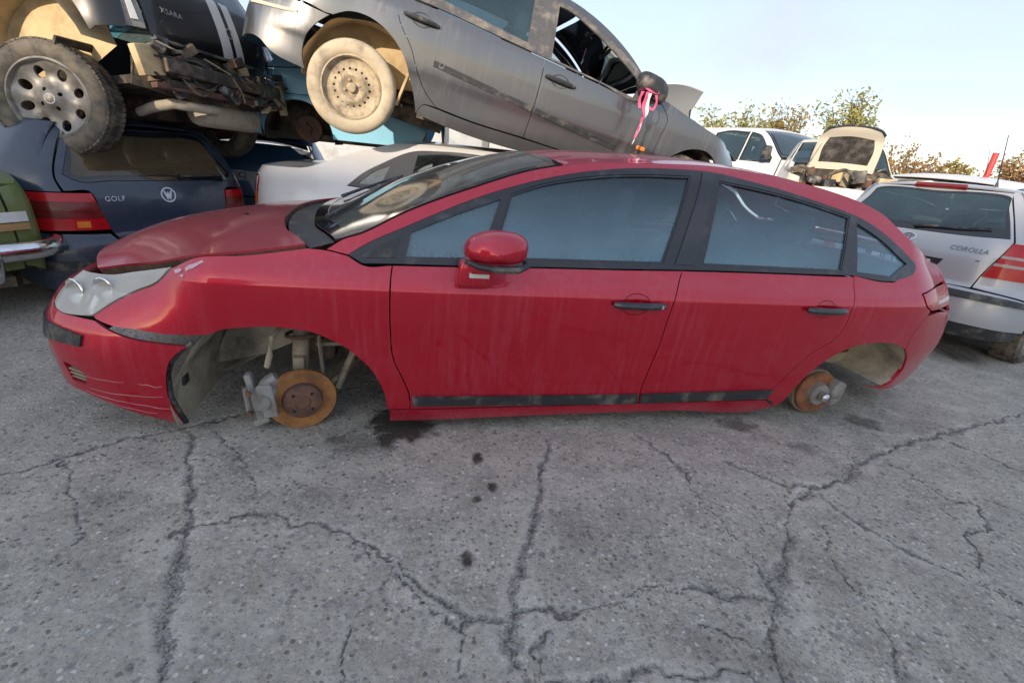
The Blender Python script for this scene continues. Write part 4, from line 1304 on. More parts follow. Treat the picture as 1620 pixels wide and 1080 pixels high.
def wheel(parent, M, r, w, rimr, tyre='rubber', rim='alloy', kind='alloy', treads=False, cap='alloy', tread_mat=None):
    """road wheel, outer face towards -Y of M"""
    hw = w / 2
    wm = empty_part = None
    prof = [(rimr, -hw * .80), (rimr * 1.04, -hw * .92), (r * .80, -hw * 1.06), (r * .90, -hw * 1.02), (r * .965, -hw * .90), (r * .992, -hw * .70), (r, -hw * .5), (r, hw * .5), (r * .992, hw * .70), (r * .965, hw * .90), (r * .88, hw * 1.03), (r * .78, hw * 1.04), (rimr, hw * .85)]
    ty = xf(lathe(prof, 64), M)
    t = mesh_obj('wheel', ty[0], ty[1], tyre, parent, sharp=50)
    if treads:
        V, F = [], []
        n = 62
        for k in range(n):
            a = 2 * PI * k / n
            for y0, y1, tw in ((-hw * .93, -hw * .50, .16), (-hw * .40, hw * .40, -.16), (hw * .5, hw * .93, .16)):
                b = box(0, 0, 0, 2 * PI * r / n * .80, abs(y1 - y0), .012, .002, 1)
                rr = r - .001 if abs(y0 + y1) < .05 else r - .006
                b = xf(b, RY(-math.degrees(a)) @ T3(0, (y0 + y1) / 2, rr) @ RZ(math.degrees(tw)))
                m = len(V)
                V += b[0]
                F += [tuple(i + m for i in f) for f in b[1]]
        V = [tuple(M @ Vector(p)) for p in V]
        tag(mesh_obj('tread_blocks', V, F, tread_mat or tyre, t, smooth=False), kind='stuff')
    # rim barrel
    ba = xf(lathe([(rimr * 1.03, -hw * .90), (rimr * .98, -hw * .95), (rimr * .93, -hw * .80), (rimr * .90, -hw * .1), (rimr * .90, hw * .8), (rimr * 1.0, hw * .85)], 56), M)
    bo = mesh_obj('rim', ba[0], ba[1], rim, t, sharp=40)
    P = M @ RX(90)     # plate plane XY -> wheel face; plate +Z -> wheel -Y
    ro = rimr * .95
    if kind == 'alloy':
        holes = []
        for k in range(8):
            a = 2 * PI * k / 8 + .2
            c = rimr * .70
            el = [(rimr * .155 * math.cos(u), rimr * .125 * math.sin(u)) for u in np.linspace(0, 2 * PI, 17)[:-1]]
            holes.append([(c * math.cos(a) + p * math.cos(a) - q * math.sin(a), c * math.sin(a) + p * math.sin(a) + q * math.cos(a)) for p, q in el])
        for k in range(4):
            a = 2 * PI * k / 4 + .4
            holes.append(polar(rimr * .27 * math.cos(a), rimr * .27 * math.sin(a), rimr * .055, 10))
        dome = lambda x, y: hw * .62 + .022 * np.cos(np.clip(np.hypot(x, y) / ro, 0, 1) * 5.2) * (np.hypot(x, y) < ro * 1.1) - .0 * x + .006 * np.cos(8 * (np.arctan2(y, x) - .2) + PI) * sstep(.35, .7, np.hypot(x, y) / ro)
        plate('wheel_face', polar(0, 0, ro, 64), .02, P, rim, bo, holes, (.016, .016), dome)
    elif kind == 'steel':
        holes = [polar(rimr * .60 * math.cos(a), rimr * .60 * math.sin(a), rimr * .042, 8, a) for a in np.arange(18) * 2 * PI / 18 + .1]
        rr = lambda x, y: np.hypot(x, y) / rimr
        dome = lambda x, y: hw * .45 + .030 * np.exp(-((rr(x, y) - .42) / .14)**2) - .012 * np.exp(-(rr(x, y) / .2)**2) + .018 * sstep(.78, .95, rr(x, y))
        plate('wheel_face', polar(0, 0, ro, 64), .006, P, rim, bo, holes, (.014, .014), dome)
        for k in range(4):
            a = 2 * PI * k / 4 + .5
            bt = xf(lathe([(0, -.014), (.008, -.014), (.011, -.010), (.011, .004)], 8), M @ T3(rimr * .26 * math.cos(a), -hw * .48, rimr * .26 * math.sin(a)))
            mesh_obj('wheel_bolt', bt[0], bt[1], rim, bo)
    cp = xf(lathe([(0, -hw * .82), (rimr * .13, -hw * .80), (rimr * .16, -hw * .72), (rimr * .165, -hw * .4)], 24), M)
    mesh_obj('centre_cap', cp[0], cp[1], cap, bo)
    bd = xf(lathe([(0, .0), (rimr * .62, .0), (rimr * .62, .02), (0, .02)], 28), M)
    mesh_obj('brake_drum', bd[0], bd[1], 'rust_dark', bo)
    return t


class Car:
    """panels of an ordinary road car laid out from a table of key positions"""
    def __init__(s, name, label, M, sh, body, cat='car'):
        s.o = empty(name, M, label, cat)
        s.sh = sh
        s.m = body

    def q(s, x):
        return float(s.sh.qx(x))

    def X(s, pts):
        return [(s.q(a), b) for a, b in pts]

    def eq(s, x):
        z = float(s.sh.zE(x))
        q = s.sh.qx(x)
        for _ in range(8):
            p = s.sh.wall(q, z)
            q = np.clip(q + (x - p[0]), 0, s.sh.L)
        return (float(q), z)

    def E(s, a, b, n=None):
        n = n or max(3, int(abs(b - a) / .08))
        return [s.eq(x) for x in np.linspace(a, b, n)]

    def side(s, name, outline, mat=None, par=None, sides=(False, True), **k):
        r = []
        for m in sides:
            r.append(panel(name, s.sh.wall, outline, mat or s.m, par[m] if isinstance(par, (list, tuple)) else (par or s.o), mirror=m, **k))
        return r if len(r) > 1 else r[0]

    def rear(s, name, outline, mat=None, par=None, **k):
        L = s.sh.L
        return panel(name, s.sh.wall, [(L + a, b) for a, b in outline], mat or s.m, par or s.o, **k)

    def rear_sym(s, name, half, mat=None, par=None, holes=(), **k):
        """half outline given for r<=0 from centre top round to centre bottom"""
        full = half + [(-a, b) for a, b in half[::-1] if abs(a) > 1e-6]
        L = s.sh.L
        return panel(name, s.sh.wall, [(L + a, b) for a, b in full], mat or s.m, par or s.o, holes=[[(L + a, b) for a, b in h] for h in holes], **k)

    def top(s, name, outline, mat=None, par=None, **k):
        k.setdefault('up', True)
        k.setdefault('step', (.07, .07))
        return panel(name, s.sh.top, outline, mat or s.m, par or s.o, **k)

    def strip(s, name, x0, x1, mat=None, m0=0.0, b0=0.0, b1=0.0, **k):
        """full-width band of the top surface between two stations; b0,b1 bow the ends"""
        ye = s.sh.ye
        xs = np.linspace(x0, x1, max(4, int((x1 - x0) / .06)))
        l = [(x, -ye(x) + m0) for x in xs]
        e1 = [(x1, -ye(x1) + m0), (x1 + b1 * .7, -ye(x1) * .5), (x1 + b1, 0), (x1 + b1 * .7, ye(x1) * .5), (x1, ye(x1) - m0)]
        e0 = [(x0, ye(x0) - m0), (x0 + b0 * .7, ye(x0) * .5), (x0 + b0, 0), (x0 + b0 * .7, -ye(x0) * .5), (x0, -ye(x0) + m0)]
        return s.top(name, path(l, e1, [(x, -y) for x, y in l[::-1]], e0), mat, **k)

    def at(s, q, z, off=0.0):
        """matrix on the wall surface: X along the body to the right as seen from outside, Y up, Z outwards"""
        W = s.sh.wall
        e = .004
        p = Vector(W(q, z))
        u = Vector(W(q + e, z) - W(q - e, z)).normalized()
        v = Vector(W(q, z + e) - W(q, z - e)).normalized()
        n = u.cross(v).normalized()
        v = n.cross(u)
        M = Matrix((u, v, n)).transposed().to_4x4()
        M.translation = p + n * off
        return M

    def cabin(s, x0, x1, z0, z1, yw, mat='interior_dark'):
        b = join(box((x0 + x1) / 2, 0, z0, x1 - x0, yw * 2, .03), box(x0, 0, (z0 + z1) / 2, .03, yw * 2, z1 - z0), box(x1, 0, (z0 + z1) / 2, .03, yw * 1.8, z1 - z0), box((x0 + x1) / 2, -yw, (z0 + z1) / 2, x1 - x0, .02, z1 - z0), box((x0 + x1) / 2, yw, (z0 + z1) / 2, x1 - x0, .02, z1 - z0))
        return mesh_obj('cabin_tub', b[0], b[1], mat, s.o, smooth=False)

    def seats(s, xs, z, h=.62):
        for x, full in xs:
            for sy in ((0,) if full else (-.36, .36)):
                w = 1.15 if full else .48
                b = join(xf(box(0, 0, h / 2, .14, w, h, .05, 2), T3(x, sy, z) @ RY(14)), box(x - .22, sy, z, .46, w, .15, .05, 2))
                o = mesh_obj('rear_seat' if full else 'front_seat', b[0], b[1], 'seat_cloth', s.o)
                for yy in ((-.35, .35) if full else (sy,)):
                    hr = xf(box(0, 0, 0, .08, .25, .17, .035, 2), T3(x + .16, yy, z + h + .06) @ RY(14))
                    mesh_obj('headrest', hr[0], hr[1], 'seat_cloth', o)

    def archliner(s, xc, zc, r, mat='underbody', y0=.80, y1=.42):
        for sg in (1, -1):
            V, F = [], []
            aa = np.linspace(R(-8), R(188), 24)
            for a in aa:
                for y in (y0, (y0 + y1) / 2, y1):
                    V.append((xc + r * math.cos(a), -y * sg, zc + r * math.sin(a)))
            n = len(V)
            V.append((xc, -y1 * sg, zc))
            for i in range(23):
                for j in range(2):
                    F.append((i * 3 + j, i * 3 + j + 1, (i + 1) * 3 + j + 1, (i + 1) * 3 + j))
                F.append((i * 3 + 2, n, (i + 1) * 3 + 2))
            mesh_obj('arch_liner', V, F, mat, s.o, sharp=60)


def roundel(car, name, q, z, r, mat='badge_silver', off=.006):
    """ring badge on the wall"""
    M = car.at(q, z, off)
    o = plate(name, polar(0, 0, r, 32), .006, M, mat, car.o, [polar(0, 0, r * .82, 32)])
    return o, M
# ------------------------------------------------------------------ left-hand stack: blue hatchback below, black hatchback above
paint('blue_dark', (.010, .024, .052), rough=.30, coat=.7, dust=.22, dustcol=(.22, .24, .26), streak=.6, fade=.12)
paint('black_paint', (.004, .0045, .007), rough=.3, coat=.6, dust=.14, dustcol=(.12, .10, .085), streak=.6, coat_ior=1.45)
paint('stripe_white', (.62, .63, .64), rough=.4, coat=.3, dust=.15)


def blue_hatch():
    XT = 3.27
    sh = Shell([(-.85, 0), (-.83, .3), (-.75, .6), (-.5, .78), (0, .85), (.6, .867), (1.8, .867), (2.5, .852), (2.9, .82), (3.12, .74), (3.235, .55), (3.265, .28), (XT, 0)],
               [(0, .08), (.1, .04), (.3, .01), (.45, 0), (.6, .005), (.70, .022), (.76, .045), (.9, .115), (1.0, .185), (1.1, .27), (1.16, .36), (1.2, .5)],
               [(0, .08), (.15, .02), (.3, 0), (.45, .03), (.55, .1), (.65, .25), (1.2, .9)],
               [(0, .06), (.10, .02), (.26, 0), (.38, .012), (.425, .05), (.6, .062), (.76, .095), (.9, .18), (1.05, .30), (1.13, .40), (1.2, .5)],
               (-.6, -.2), (2.85, 3.12),
               [(-.70, .55, .55), (-.45, .64, .70), (0, .69, .76), (.30, .73, .79), (.5, .80, .88), (1.05, 1.07, 1.11), (1.4, 1.12, 1.16), (2.2, 1.12, 1.165), (2.7, 1.105, 1.15), (2.86, 1.10, 1.12), (2.898, 1.095, 1.096)])
    M = T3(-2.535, 3.516, .019) @ RZ(67.14 - 90) @ T3(-XT, 0, 0)
    c = Car('blue_hatchback', 'dark blue hatchback at the bottom of the stack, black car on its roof', M, sh, 'blue_dark')
    L = sh.L
    zb = .12
    ar = lambda xc: arc2(xc, .14, .36, 176, 4)
    # sides
    c.side('front_fender', path(c.E(-.40, .32), c.X([(.32, .73), (.42, .735)]), c.X([(.42, .735), (.44, .4), (.46, zb)]), c.X([(.46, zb), (.36, zb)]), c.X(ar(0)[::-1]), c.X([(-.36, zb), (-.42, .3), (-.40, .645)])))
    c.side('front_door', path(c.X([(.42, .735), (1.52, .755)]), c.X([(1.52, .755), (1.50, .4), (1.52, zb)]), c.X([(1.52, zb), (.46, zb)]), c.X([(.46, zb), (.44, .4), (.42, .735)])))
    c.side('rear_door', path(c.X([(1.52, .755), (2.30, .765)]), c.X([(2.30, .765), (2.28, .55), (2.12, .36), (2.06, zb)]), c.X([(2.06, zb), (1.52, zb)]), c.X([(1.52, zb), (1.50, .4), (1.52, .755)])))
    dl = c.X([(.50, .755), (.8, .90), (1.12, 1.05), (1.5, 1.075), (2.1, 1.07), (2.38, 1.045)])
    # body side with the broad rear pillar
    ee = c.E(.36, 2.86) + [(L - .525, 1.098)]
    c.side('body_side', path(ee, [(L - .525, 1.098), (L - .625, .95), (L - .67, .775), (L - .64, .695)], [(L - .64, .695), (L - .88, .695)], [(L - .88, .695), (L - .90, .45)], [(L - .90, .45), (L - .88, .41), (c.q(2.90), .36)], c.X([(2.90, .36), (2.875, .20)]), c.X(ar(2.51)[::-1])[0:], c.X([(2.151, .16), (2.06, zb)]), c.X([(2.06, zb), (2.12, .36), (2.28, .55), (2.30, .765)]), c.X([(2.30, .765), (2.42, .80)]), c.X([(2.42, .80), (2.38, 1.045)]), dl[::-1], [dl[0], c.eq(.36)]), gap=.002)
    g1 = path(c.X([(.62, .775), (.86, .90), (1.14, 1.03), (1.46, 1.055)]), c.X([(1.46, 1.055), (1.46, .785)]), c.X([(1.46, .785), (.62, .775)]))
    g2 = path(c.X([(1.54, 1.055), (2.1, 1.05), (2.33, 1.03)]), c.X([(2.33, 1.03), (2.34, .80)]), c.X([(2.34, .80), (1.54, .79)]), c.X([(1.54, .79), (1.54, 1.055)]))
    tr = c.side('window_surround', path(dl, [dl[-1]] + c.X([(2.42, .80)]), c.X([(2.42, .80), (2.30, .765), (.50, .745)]), [c.X([(.50, .745)])[0], dl[0]]), 'trim_black', holes=[g1, g2], off=.003)
    for g in (g1, g2):
        c.side('window', g, 'glass_dark', off=-.005, lip=0, gap=-.003)
    # tailgate
    gl = path([(0, 1.07), (-.42, 1.07), (-.50, 1.055)], [(-.50, 1.055), (-.56, .93), (-.615, .80)], [(-.615, .80), (-.57, .773), (-.3, .766), (0, .764)])
    glf = gl + [(-a, b) for a, b in gl[::-1] if abs(a) > 1e-6]
    tg = c.rear_sym('tailgate', path([(0, 1.085), (-.35, 1.088), (-.515, 1.085)], [(-.515, 1.085), (-.615, .94), (-.66, .775), (-.63, .70)], [(-.63, .70), (-.475, .695), (-.445, .57), (-.405, .45)], [(-.405, .45), (-.36, .38), (-.26, .335)], [(-.26, .335), (0, .333)]), holes=[glf])
    L_ = L
    panel('rear_window_border', sh.wall, [(L + a, b) for a, b in glf], 'gloss_black', tg, holes=[inset2([(L + a, b) for a, b in glf], .035)], off=.003, lip=.006, gap=.001)
    panel('rear_window', sh.wall, inset2([(L + a, b) for a, b in glf], .03), 'glass_brown_reflect', tg, off=.0, lip=0)
    # wiper
    wp = [c.at(L + a, b, .02).translation for a, b in ((.12, .785), (.2, .788), (.35, .79), (.47, .795))]
    wv = tube(wp, [.012, .008, .007, .006], 6)
    mesh_obj('rear_wiper', wv[0], wv[1], 'black_plastic', tg)
    pv = xf(lathe([(0, -.02), (.018, -.018), (.022, 0)], 14), c.at(L + .10, .783, .0) @ RX(90))
    mesh_obj('wiper_pivot', pv[0], pv[1], 'dusty_metal', tg)
    # rear lamps in bands
    for s in (-1, 1):
        bands = [(.635, .690, 'lens_red'), (.580, .635, 'lens_red_dark'), (.535, .580, 'lens_red_dark'), (.460, .535, 'lens_red')]
        lo = None
        for z0, z1, mt in bands:
            f = lambda z: -.475 + (.69 - z) / .23 * .065
            o = path([(-.885, z1), (f(z1), z1)], [(f(z1), z1), (f(z0), z0)], [(f(z0), z0), (-.885, z0)], [(-.885, z0), (-.885, z1)])
            pn = c.rear('tail_lamp' if lo is None else 'lamp_band', [(a * -s, b) for a, b in o], mt, lo, off=.006, lip=.02, gap=.0008)
            lo = lo or pn
        c.rear('indicator_lens', [(a * -s, b) for a, b in [(-.60, .475), (-.52, .475), (-.52, .52), (-.60, .52)]], 'lens_orange', lo, off=.0075, lip=.004)
    # bumper with dark rub strip
    hb = path([(0, .33), (-.26, .33), (-.37, .375), (-.42, .435)], [(-.42, .435), (-.88, .445)], [(-.88, .445), (c.q(2.905) - L, .35)], [(c.q(2.905) - L, .35), (c.q(2.88) - L, .12)], [(c.q(2.88) - L, .12), (-.8, .08), (0, .08)])
    bp = c.rear_sym('rear_bumper', hb, lip=.02)
    c.rear_sym('bumper_strip', path([(0, .275), (-.8, .275), (c.q(2.93) - L, .275)], [(c.q(2.93) - L, .275), (c.q(2.93) - L, .215)], [(c.q(2.93) - L, .215), (-.8, .215), (0, .215)]), 'black_plastic', bp, off=.008)
    # badge and lettering
    bd, Mb = roundel(c, 'badge', L + .0, .668, .052)
    lv = plate('badge_mark', [(-.030, .028), (-.019, .028), (-.010, .004), (0, .024), (.010, .004), (.019, .028), (.030, .028), (.012, -.034), (.006, -.034), (0, -.012), (-.006, -.034), (-.012, -.034)], .004, Mb @ T3(0, 0, -.002), 'badge_silver', bd)
    text_obj('lettering', 'GOLF', .044, c.at(L - .345, .652, .003), 'badge_silver', tg, .002, .0, 1.12)
    # bonnet, screens, roof
    c.strip('bonnet', -.45, .28, b0=-.12, b1=-.06)
    c.strip('windscreen', .34, 1.02, 'glass_clear', m0=.03, b0=-.06, b1=-.04, lip=0)
    c.strip('roof', 1.04, 2.87, b0=-.04, b1=.0, gap=.001)
    c.cabin(.4, 2.12, .12, .72, .74)
    c.seats(((1.3, False), (2.0, True)), .35, .55)
    hs = path([(0, .36), (-.3, .36), (-.6, .5), (-.72, .6)], [(-.72, .6), (-.60, .15), (0, .15)])
    fb = hs + [(-a, b) for a, b in hs[::-1] if abs(a) > 1e-6]
    panel('front_bumper', sh.wall, [(-.9, .12), (.9, .12), (.95, .42), (.6, .47), (0, .50), (-.6, .47), (-.95, .42)], c.m, c.o)
    c.archliner(2.51, .14, .37)
    return c


blue_hatch()


def black_hatch():
    WB = 2.55
    XT = WB + .70
    sh = Shell([(-.85, 0), (-.83, .3), (-.75, .6), (-.5, .77), (0, .83), (.6, .85), (1.8, .85), (2.5, .84), (2.9, .80), (3.10, .73), (3.215, .55), (3.245, .28), (XT, 0)],
               [(.1, .09), (.2, .04), (.4, .01), (.6, 0), (.8, .003), (.92, .02), (1.0, .05), (1.15, .12), (1.3, .20), (1.42, .30), (1.48, .45)],
               [(.1, .08), (.3, .01), (.5, 0), (.65, .06), (.8, .25), (1.48, .9)],
               [(.1, .12), (.3, .06), (.5, .03), (.7, .0), (.95, .03), (1.1, .10), (1.3, .23), (1.42, .34), (1.48, .45)],
               (-.6, -.2), (2.8, 3.08),
               [(-.65, .70, .70), (-.4, .80, .86), (0, .88, .95), (.35, .93, 1.0), (.6, 1.02, 1.12), (1.15, 1.32, 1.37), (1.5, 1.38, 1.43), (2.3, 1.385, 1.435), (2.75, 1.38, 1.43), (2.86, 1.375, 1.40), (2.93, 1.37, 1.371)])
    fit = T3(-2.977, 4.025, 1.236) @ RZ(80.95) @ RY(2.0) @ RX(-8.35)
    Bm = Matrix(((0, 1, 0, 0), (-1, 0, 0, 0), (0, 0, 1, 0), (0, 0, 0, 1)))
    M = fit @ Bm @ T3(-WB, 0, -.30)
    c = Car('black_hatchback', 'black hatchback with white stripes and no rear bumper, stacked on the dark blue hatchback', M, sh, 'black_paint')
    L = sh.L
    zb = .22
    ar = lambda xc: arc2(xc, .32, .345, 186, -6) if xc < 1 else arc2(2.53, .53, .50, 205, 10, 18)
    c.side('front_fender', path(c.E(-.35, .36), c.X([(.36, .93), (.44, .935)]), c.X([(.44, .935), (.45, .5), (.46, zb)]), c.X([(.46, zb), (.34, zb)]), c.X(ar(0)[::-1]), c.X([(-.34, .3), (-.40, .5), (-.35, .81)])))
    c.side('front_door', path(c.X([(.44, .935), (1.55, .955)]), c.X([(1.55, .955), (1.55, zb)]), c.X([(1.55, zb), (.46, zb)]), c.X([(.46, zb), (.45, .5), (.44, .935)])))
    c.side('rear_door', path(c.X([(1.55, .955), (2.38, .965)]), c.X([(2.38, .965), (2.23, .92), (2.04, .74), (2.01, .45), (2.05, zb)]), c.X([(2.05, zb), (1.55, zb)]), c.X([(1.55, zb), (1.55, .955)])))
    dl = c.X([(.55, .955), (.85, 1.13), (1.15, 1.28), (1.5, 1.325), (2.1, 1.33), (2.45, 1.30)])
    ee = c.E(.42, 2.86) + [(L - .52, 1.374)]
    c.side('body_side', path(ee, [(L - .52, 1.374), (L - .62, 1.2), (L - .66, 1.02)], [(L - .66, 1.02), (L - .66, .65)], [(L - .66, .65), (c.q(3.06), .64)], c.X([(3.06, .64), (3.03, .62)]), c.X(ar(2.55)[::-1]), c.X([(2.075, .30), (2.07, zb)]), c.X([(2.07, zb), (2.03, .45), (2.06, .74), (2.25, .92), (2.38, .965)]), c.X([(2.38, .965), (2.5, 1.0)]), c.X([(2.5, 1.0), (2.45, 1.30)]), dl[::-1], [dl[0], c.eq(.42)]), gap=.002)
    g1 = path(c.X([(.68, .975), (.9, 1.12), (1.18, 1.26), (1.48, 1.30)]), c.X([(1.48, 1.30), (1.48, .985)]), c.X([(1.48, .985), (.68, .975)]))
    g2 = path(c.X([(1.58, 1.305), (2.1, 1.31), (2.40, 1.28)]), c.X([(2.40, 1.28), (2.42, 1.0)]), c.X([(2.42, 1.0), (1.58, .99)]), c.X([(1.58, .99), (1.58, 1.305)]))
    c.side('window_surround', path(dl, [dl[-1]] + c.X([(2.5, 1.0)]), c.X([(2.5, 1.0), (2.38, .97), (.55, .945)]), [c.X([(.55, .945)])[0], dl[0]]), 'trim_black', holes=[g1, g2], off=.003)
    for g in (g1, g2):
        c.side('window', g, 'glass_dark', off=-.005, lip=0, gap=-.003)
    gl = path([(0, 1.335), (-.40, 1.335), (-.48, 1.31)], [(-.48, 1.31), (-.56, 1.1), (-.58, 1.03)], [(-.58, 1.03), (-.5, 1.005), (0, 1.0)])
    glf = gl + [(-a, b) for a, b in gl[::-1] if abs(a) > 1e-6]
    tg = c.rear_sym('tailgate', path([(0, 1.365), (-.35, 1.366), (-.51, 1.364)], [(-.51, 1.364), (-.61, 1.2), (-.60, 1.0)], [(-.60, 1.0), (-.56, .80), (-.54, .64)], [(-.54, .64), (-.50, .60), (-.3, .585), (0, .58)]), holes=[glf])
    panel('rear_window', sh.wall, [(L + a, b) for a, b in glf], 'glass_dark', tg, off=-.003, lip=0, gap=-.004)
    # two white stripes down the tailgate
    for r0, r1 in ((.02, .115), (.16, .235)):
        c.rear('white_stripe', path([(r0 - .015, 1.0), (r0 + .03, .60)], [(r0 + .03, .60), (r1 + .03, .60)], [(r1 + .03, .60), (r1 - .015, 1.0)], [(r1 - .015, 1.0), (r0 - .015, 1.0)]), 'stripe_white', tg, off=.003, lip=.003, gap=0)
    bd, Mb = roundel(c, 'badge', L + .145, .80, .035)
    text_obj('lettering', 'XSARA', .046, c.at(L - .36, .79, .003), 'badge_silver', tg, .002, 0, 1.2)
    # lamp units, the near one bared to its pale carrier
    for s in (-1, 1):
        lp = c.rear('tail_lamp', [(a * -s, b) for a, b in path([(-.655, 1.01), (-.61, 1.0)], [(-.61, 1.0), (-.565, .80), (-.55, .66)], [(-.55, .66), (-.70, .66)], [(-.70, .66), (-.70, .85), (-.655, 1.01)])], 'cast_grey' if s == -1 else 'lens_red_dark', off=-.012, lip=.02)
        c.rear('lamp_carrier', [(a * -s, b) for a, b in path([(-.650, .97), (-.625, .965)], [(-.625, .965), (-.585, .70)], [(-.585, .70), (-.63, .70)], [(-.63, .70), (-.650, .97)])], 'white_plain' if s == -1 else 'lens_red', lp, off=-.004, lip=.02)
    # bare rear structure: crash beam, brackets, panel, exhaust, tank, cables
    M_ = c.o
    pn = c.rear_sym('rear_panel', path([(0, .585), (-.50, .600), (-.64, .56)], [(-.64, .56), (-.70, .34)], [(-.70, .34), (-.4, .30), (0, .29)]), 'underbody', off=-.03, lip=.05, disp=lambda P: .012 * np.sin(P[:, 1] * 31) * np.sin(P[:, 2] * 47))
    beam = join(xf(box(0, 0, 0, .05, 1.12, .085, .012), T3(XT + .035, 0, .455)), box(XT - .0, -.42, .455, .09, .10, .12, .01), box(XT - .0, .42, .455, .09, .10, .12, .01))
    mesh_obj('crash_beam', beam[0], beam[1], 'underbody', pn)
    rr_ = random.Random(21)
    for k in range(46):
        yy = rr_.uniform(-.66, .68)
        zz = rr_.uniform(.31, .60)
        sz = (rr_.uniform(.02, .07), rr_.uniform(.03, .16), rr_.uniform(.012, .07))
        bx = xf(box(0, 0, 0, *sz, .004, 1), T3(XT - .02 + rr_.uniform(-.02, .05), yy, zz) @ RX(rr_.uniform(-40, 40)) @ RZ(rr_.uniform(-30, 30)))
        mesh_obj('bracket', bx[0], bx[1], rr_.choice(['black_plastic', 'black_plastic', 'underbody', 'rust_dark', 'dusty_metal', 'underbody', 'liner_sand', 'cast_grey']), pn)
    for k in range(9):
        y_ = rr_.uniform(-.6, .5)
        z_ = rr_.uniform(.4, .6)
        hv_ = tube(spl([(XT + .03, y_, z_), (XT + .07, y_ + .08, z_ - rr_.uniform(.02, .12)), (XT + .05, y_ + rr_.uniform(.1, .3), z_ - .03)], .03), rr_.uniform(.004, .008), 5)
        mesh_obj('cable', hv_[0], hv_[1], rr_.choice(['black_plastic', 'rubber', 'dusty_metal']), pn)
    for k, (yy, zz, w, h, a) in enumerate(((-.63, .47, .16, .17, 10), (-.25, .53, .20, .05, -5), (.05, .52, .05, .13, 12), (.22, .545, .26, .03, 3), (.40, .50, .04, .12, -15), (.56, .46, .14, .10, 20), (-.42, .36, .22, .05, 4), (.15, .39, .4, .025, -6), (-.1, .60, .95, .018, 0), (.0, .345, 1.25, .035, 1), (.63, .40, .05, .2, 8))):
        bx = xf(box(0, 0, 0, .05, w, h, .006), T3(XT - .01 + .012 * (k % 3), yy, zz) @ RX(a))
        mesh_obj('bracket', bx[0], bx[1], ('liner_sand', 'underbody', 'underbody', 'black_plastic', 'rust_dark')[k % 5], pn)
    hv = tube([(XT + .02, -.60, .50), (XT + .05, -.3, .52), (XT + .03, -.05, .47), (XT + .06, .2, .52), (XT + .03, .52, .44), (XT + .07, .58, .36)], .008, 6)
    mesh_obj('cable', hv[0], hv[1], 'black_plastic', pn)
    hv = tube([(XT + .03, -.2, .56), (XT + .05, .0, .50), (XT + .07, .06, .40), (XT + .04, .12, .33)], .007, 6)
    mesh_obj('cable', hv[0], hv[1], 'dusty_metal', pn)
    ex = join(tube([(WB + .25, -.35, .24), (WB + .42, -.38, .26), (WB + .55, -.36, .27), (WB + .60, -.30, .26), (WB + .62, -.05, .255)], [.03, .035, .034, .034, .03], 12), xf(lathe([(0, -.30), (.085, -.29), (.095, -.26), (.095, .26), (.085, .29), (0, .30)], 20), T3(WB + .50, .18, .25) @ RX(0)))
    mesh_obj('exhaust', ex[0], ex[1], 'exhaust_pale', c.o)
    fl = join(box(WB + .25, 0, .40, .85, 1.1, .05), box(1.2, 0, .27, 2.0, 1.45, .05), box(WB - .1, .1, .30, .5, .7, .16, .03), box(0, 0, .42, .9, 1.0, .3, .04))
    mesh_obj('underbody', fl[0], fl[1], 'underbody', c.o)
    ax = join(tube([(WB, -.68, .30), (WB, .68, .30)], .045, 10), tube([(WB, -.55, .30), (WB - .4, -.5, .33)], .04, 8), tube([(WB, .55, .30), (WB - .4, .5, .33)], .04, 8))
    mesh_obj('rear_axle', ax[0], ax[1], 'rust_dark', c.o)
    # sandy wheel housing seen above the tyre
    for s in (1, -1):
        V, F = [], []
        aa = np.linspace(R(16), R(184), 22)
        for a in aa:
            for j, y in enumerate((.79, .7, .62, .56)):
                rr = .465 + .0 * j + .006 * math.sin(7 * a + j)
                V.append((WB - .02 + rr * math.cos(a), -y * s, .46 + rr * math.sin(a)))
        for i in range(21):
            for j in range(3):
                F.append((i * 4 + j, i * 4 + j + 1, (i + 1) * 4 + j + 1, (i + 1) * 4 + j))
        n = len(V)
        V.append((WB, -.56 * s, .40))
        for i in range(21):
            F.append((i * 4 + 3, n, (i + 1) * 4 + 3))
        ln = mesh_obj('arch_liner', V, F, 'liner_sand', c.o, sharp=60)
        rb = join(xf(box(0, 0, 0, .02, .25, .05, .004), T3(WB + .22, -.66 * s, .585) @ RY(40)))
        mesh_obj('liner_rib', rb[0], rb[1], 'underbody', ln)
    for s, tr in ((1, True), (-1, False)):
        wheel(c.o, T3(WB + (.06 if s == 1 else 0), -.735 * s, .27 if s == 1 else .30) @ (RZ(180) if s == -1 else RZ(19)), .335 if s == 1 else .305, .19, .225 if s == 1 else .205, 'tyre_dusty', 'alloy', 'alloy' if s == 1 else 'plain', tr, 'white_plain' if s == 1 else 'rust_dark', 'rubber')
    c.strip('bonnet', -.45, .33, b0=-.1, b1=-.06)
    c.strip('windscreen', .42, 1.12, 'glass_clear', m0=.03, b0=-.06, b1=-.04, lip=0)
    c.strip('roof', 1.14, 2.88, b0=-.04, gap=.001)
    c.cabin(.4, 2.04, .30, .92, .74)
    panel('front_bumper', sh.wall, [(-.9, .2), (.9, .2), (.95, .55), (.6, .62), (0, .66), (-.6, .62), (-.95, .55)], c.m, c.o)
    return c


black_hatch()

# ------------------------------------------------------------------ old olive saloon, rear corner with chromed bumper
paint('olive_paint', (.11, .145, .030), rough=.38, coat=.5, dust=.30, dustcol=(.26, .25, .16), streak=.5, fade=.2)


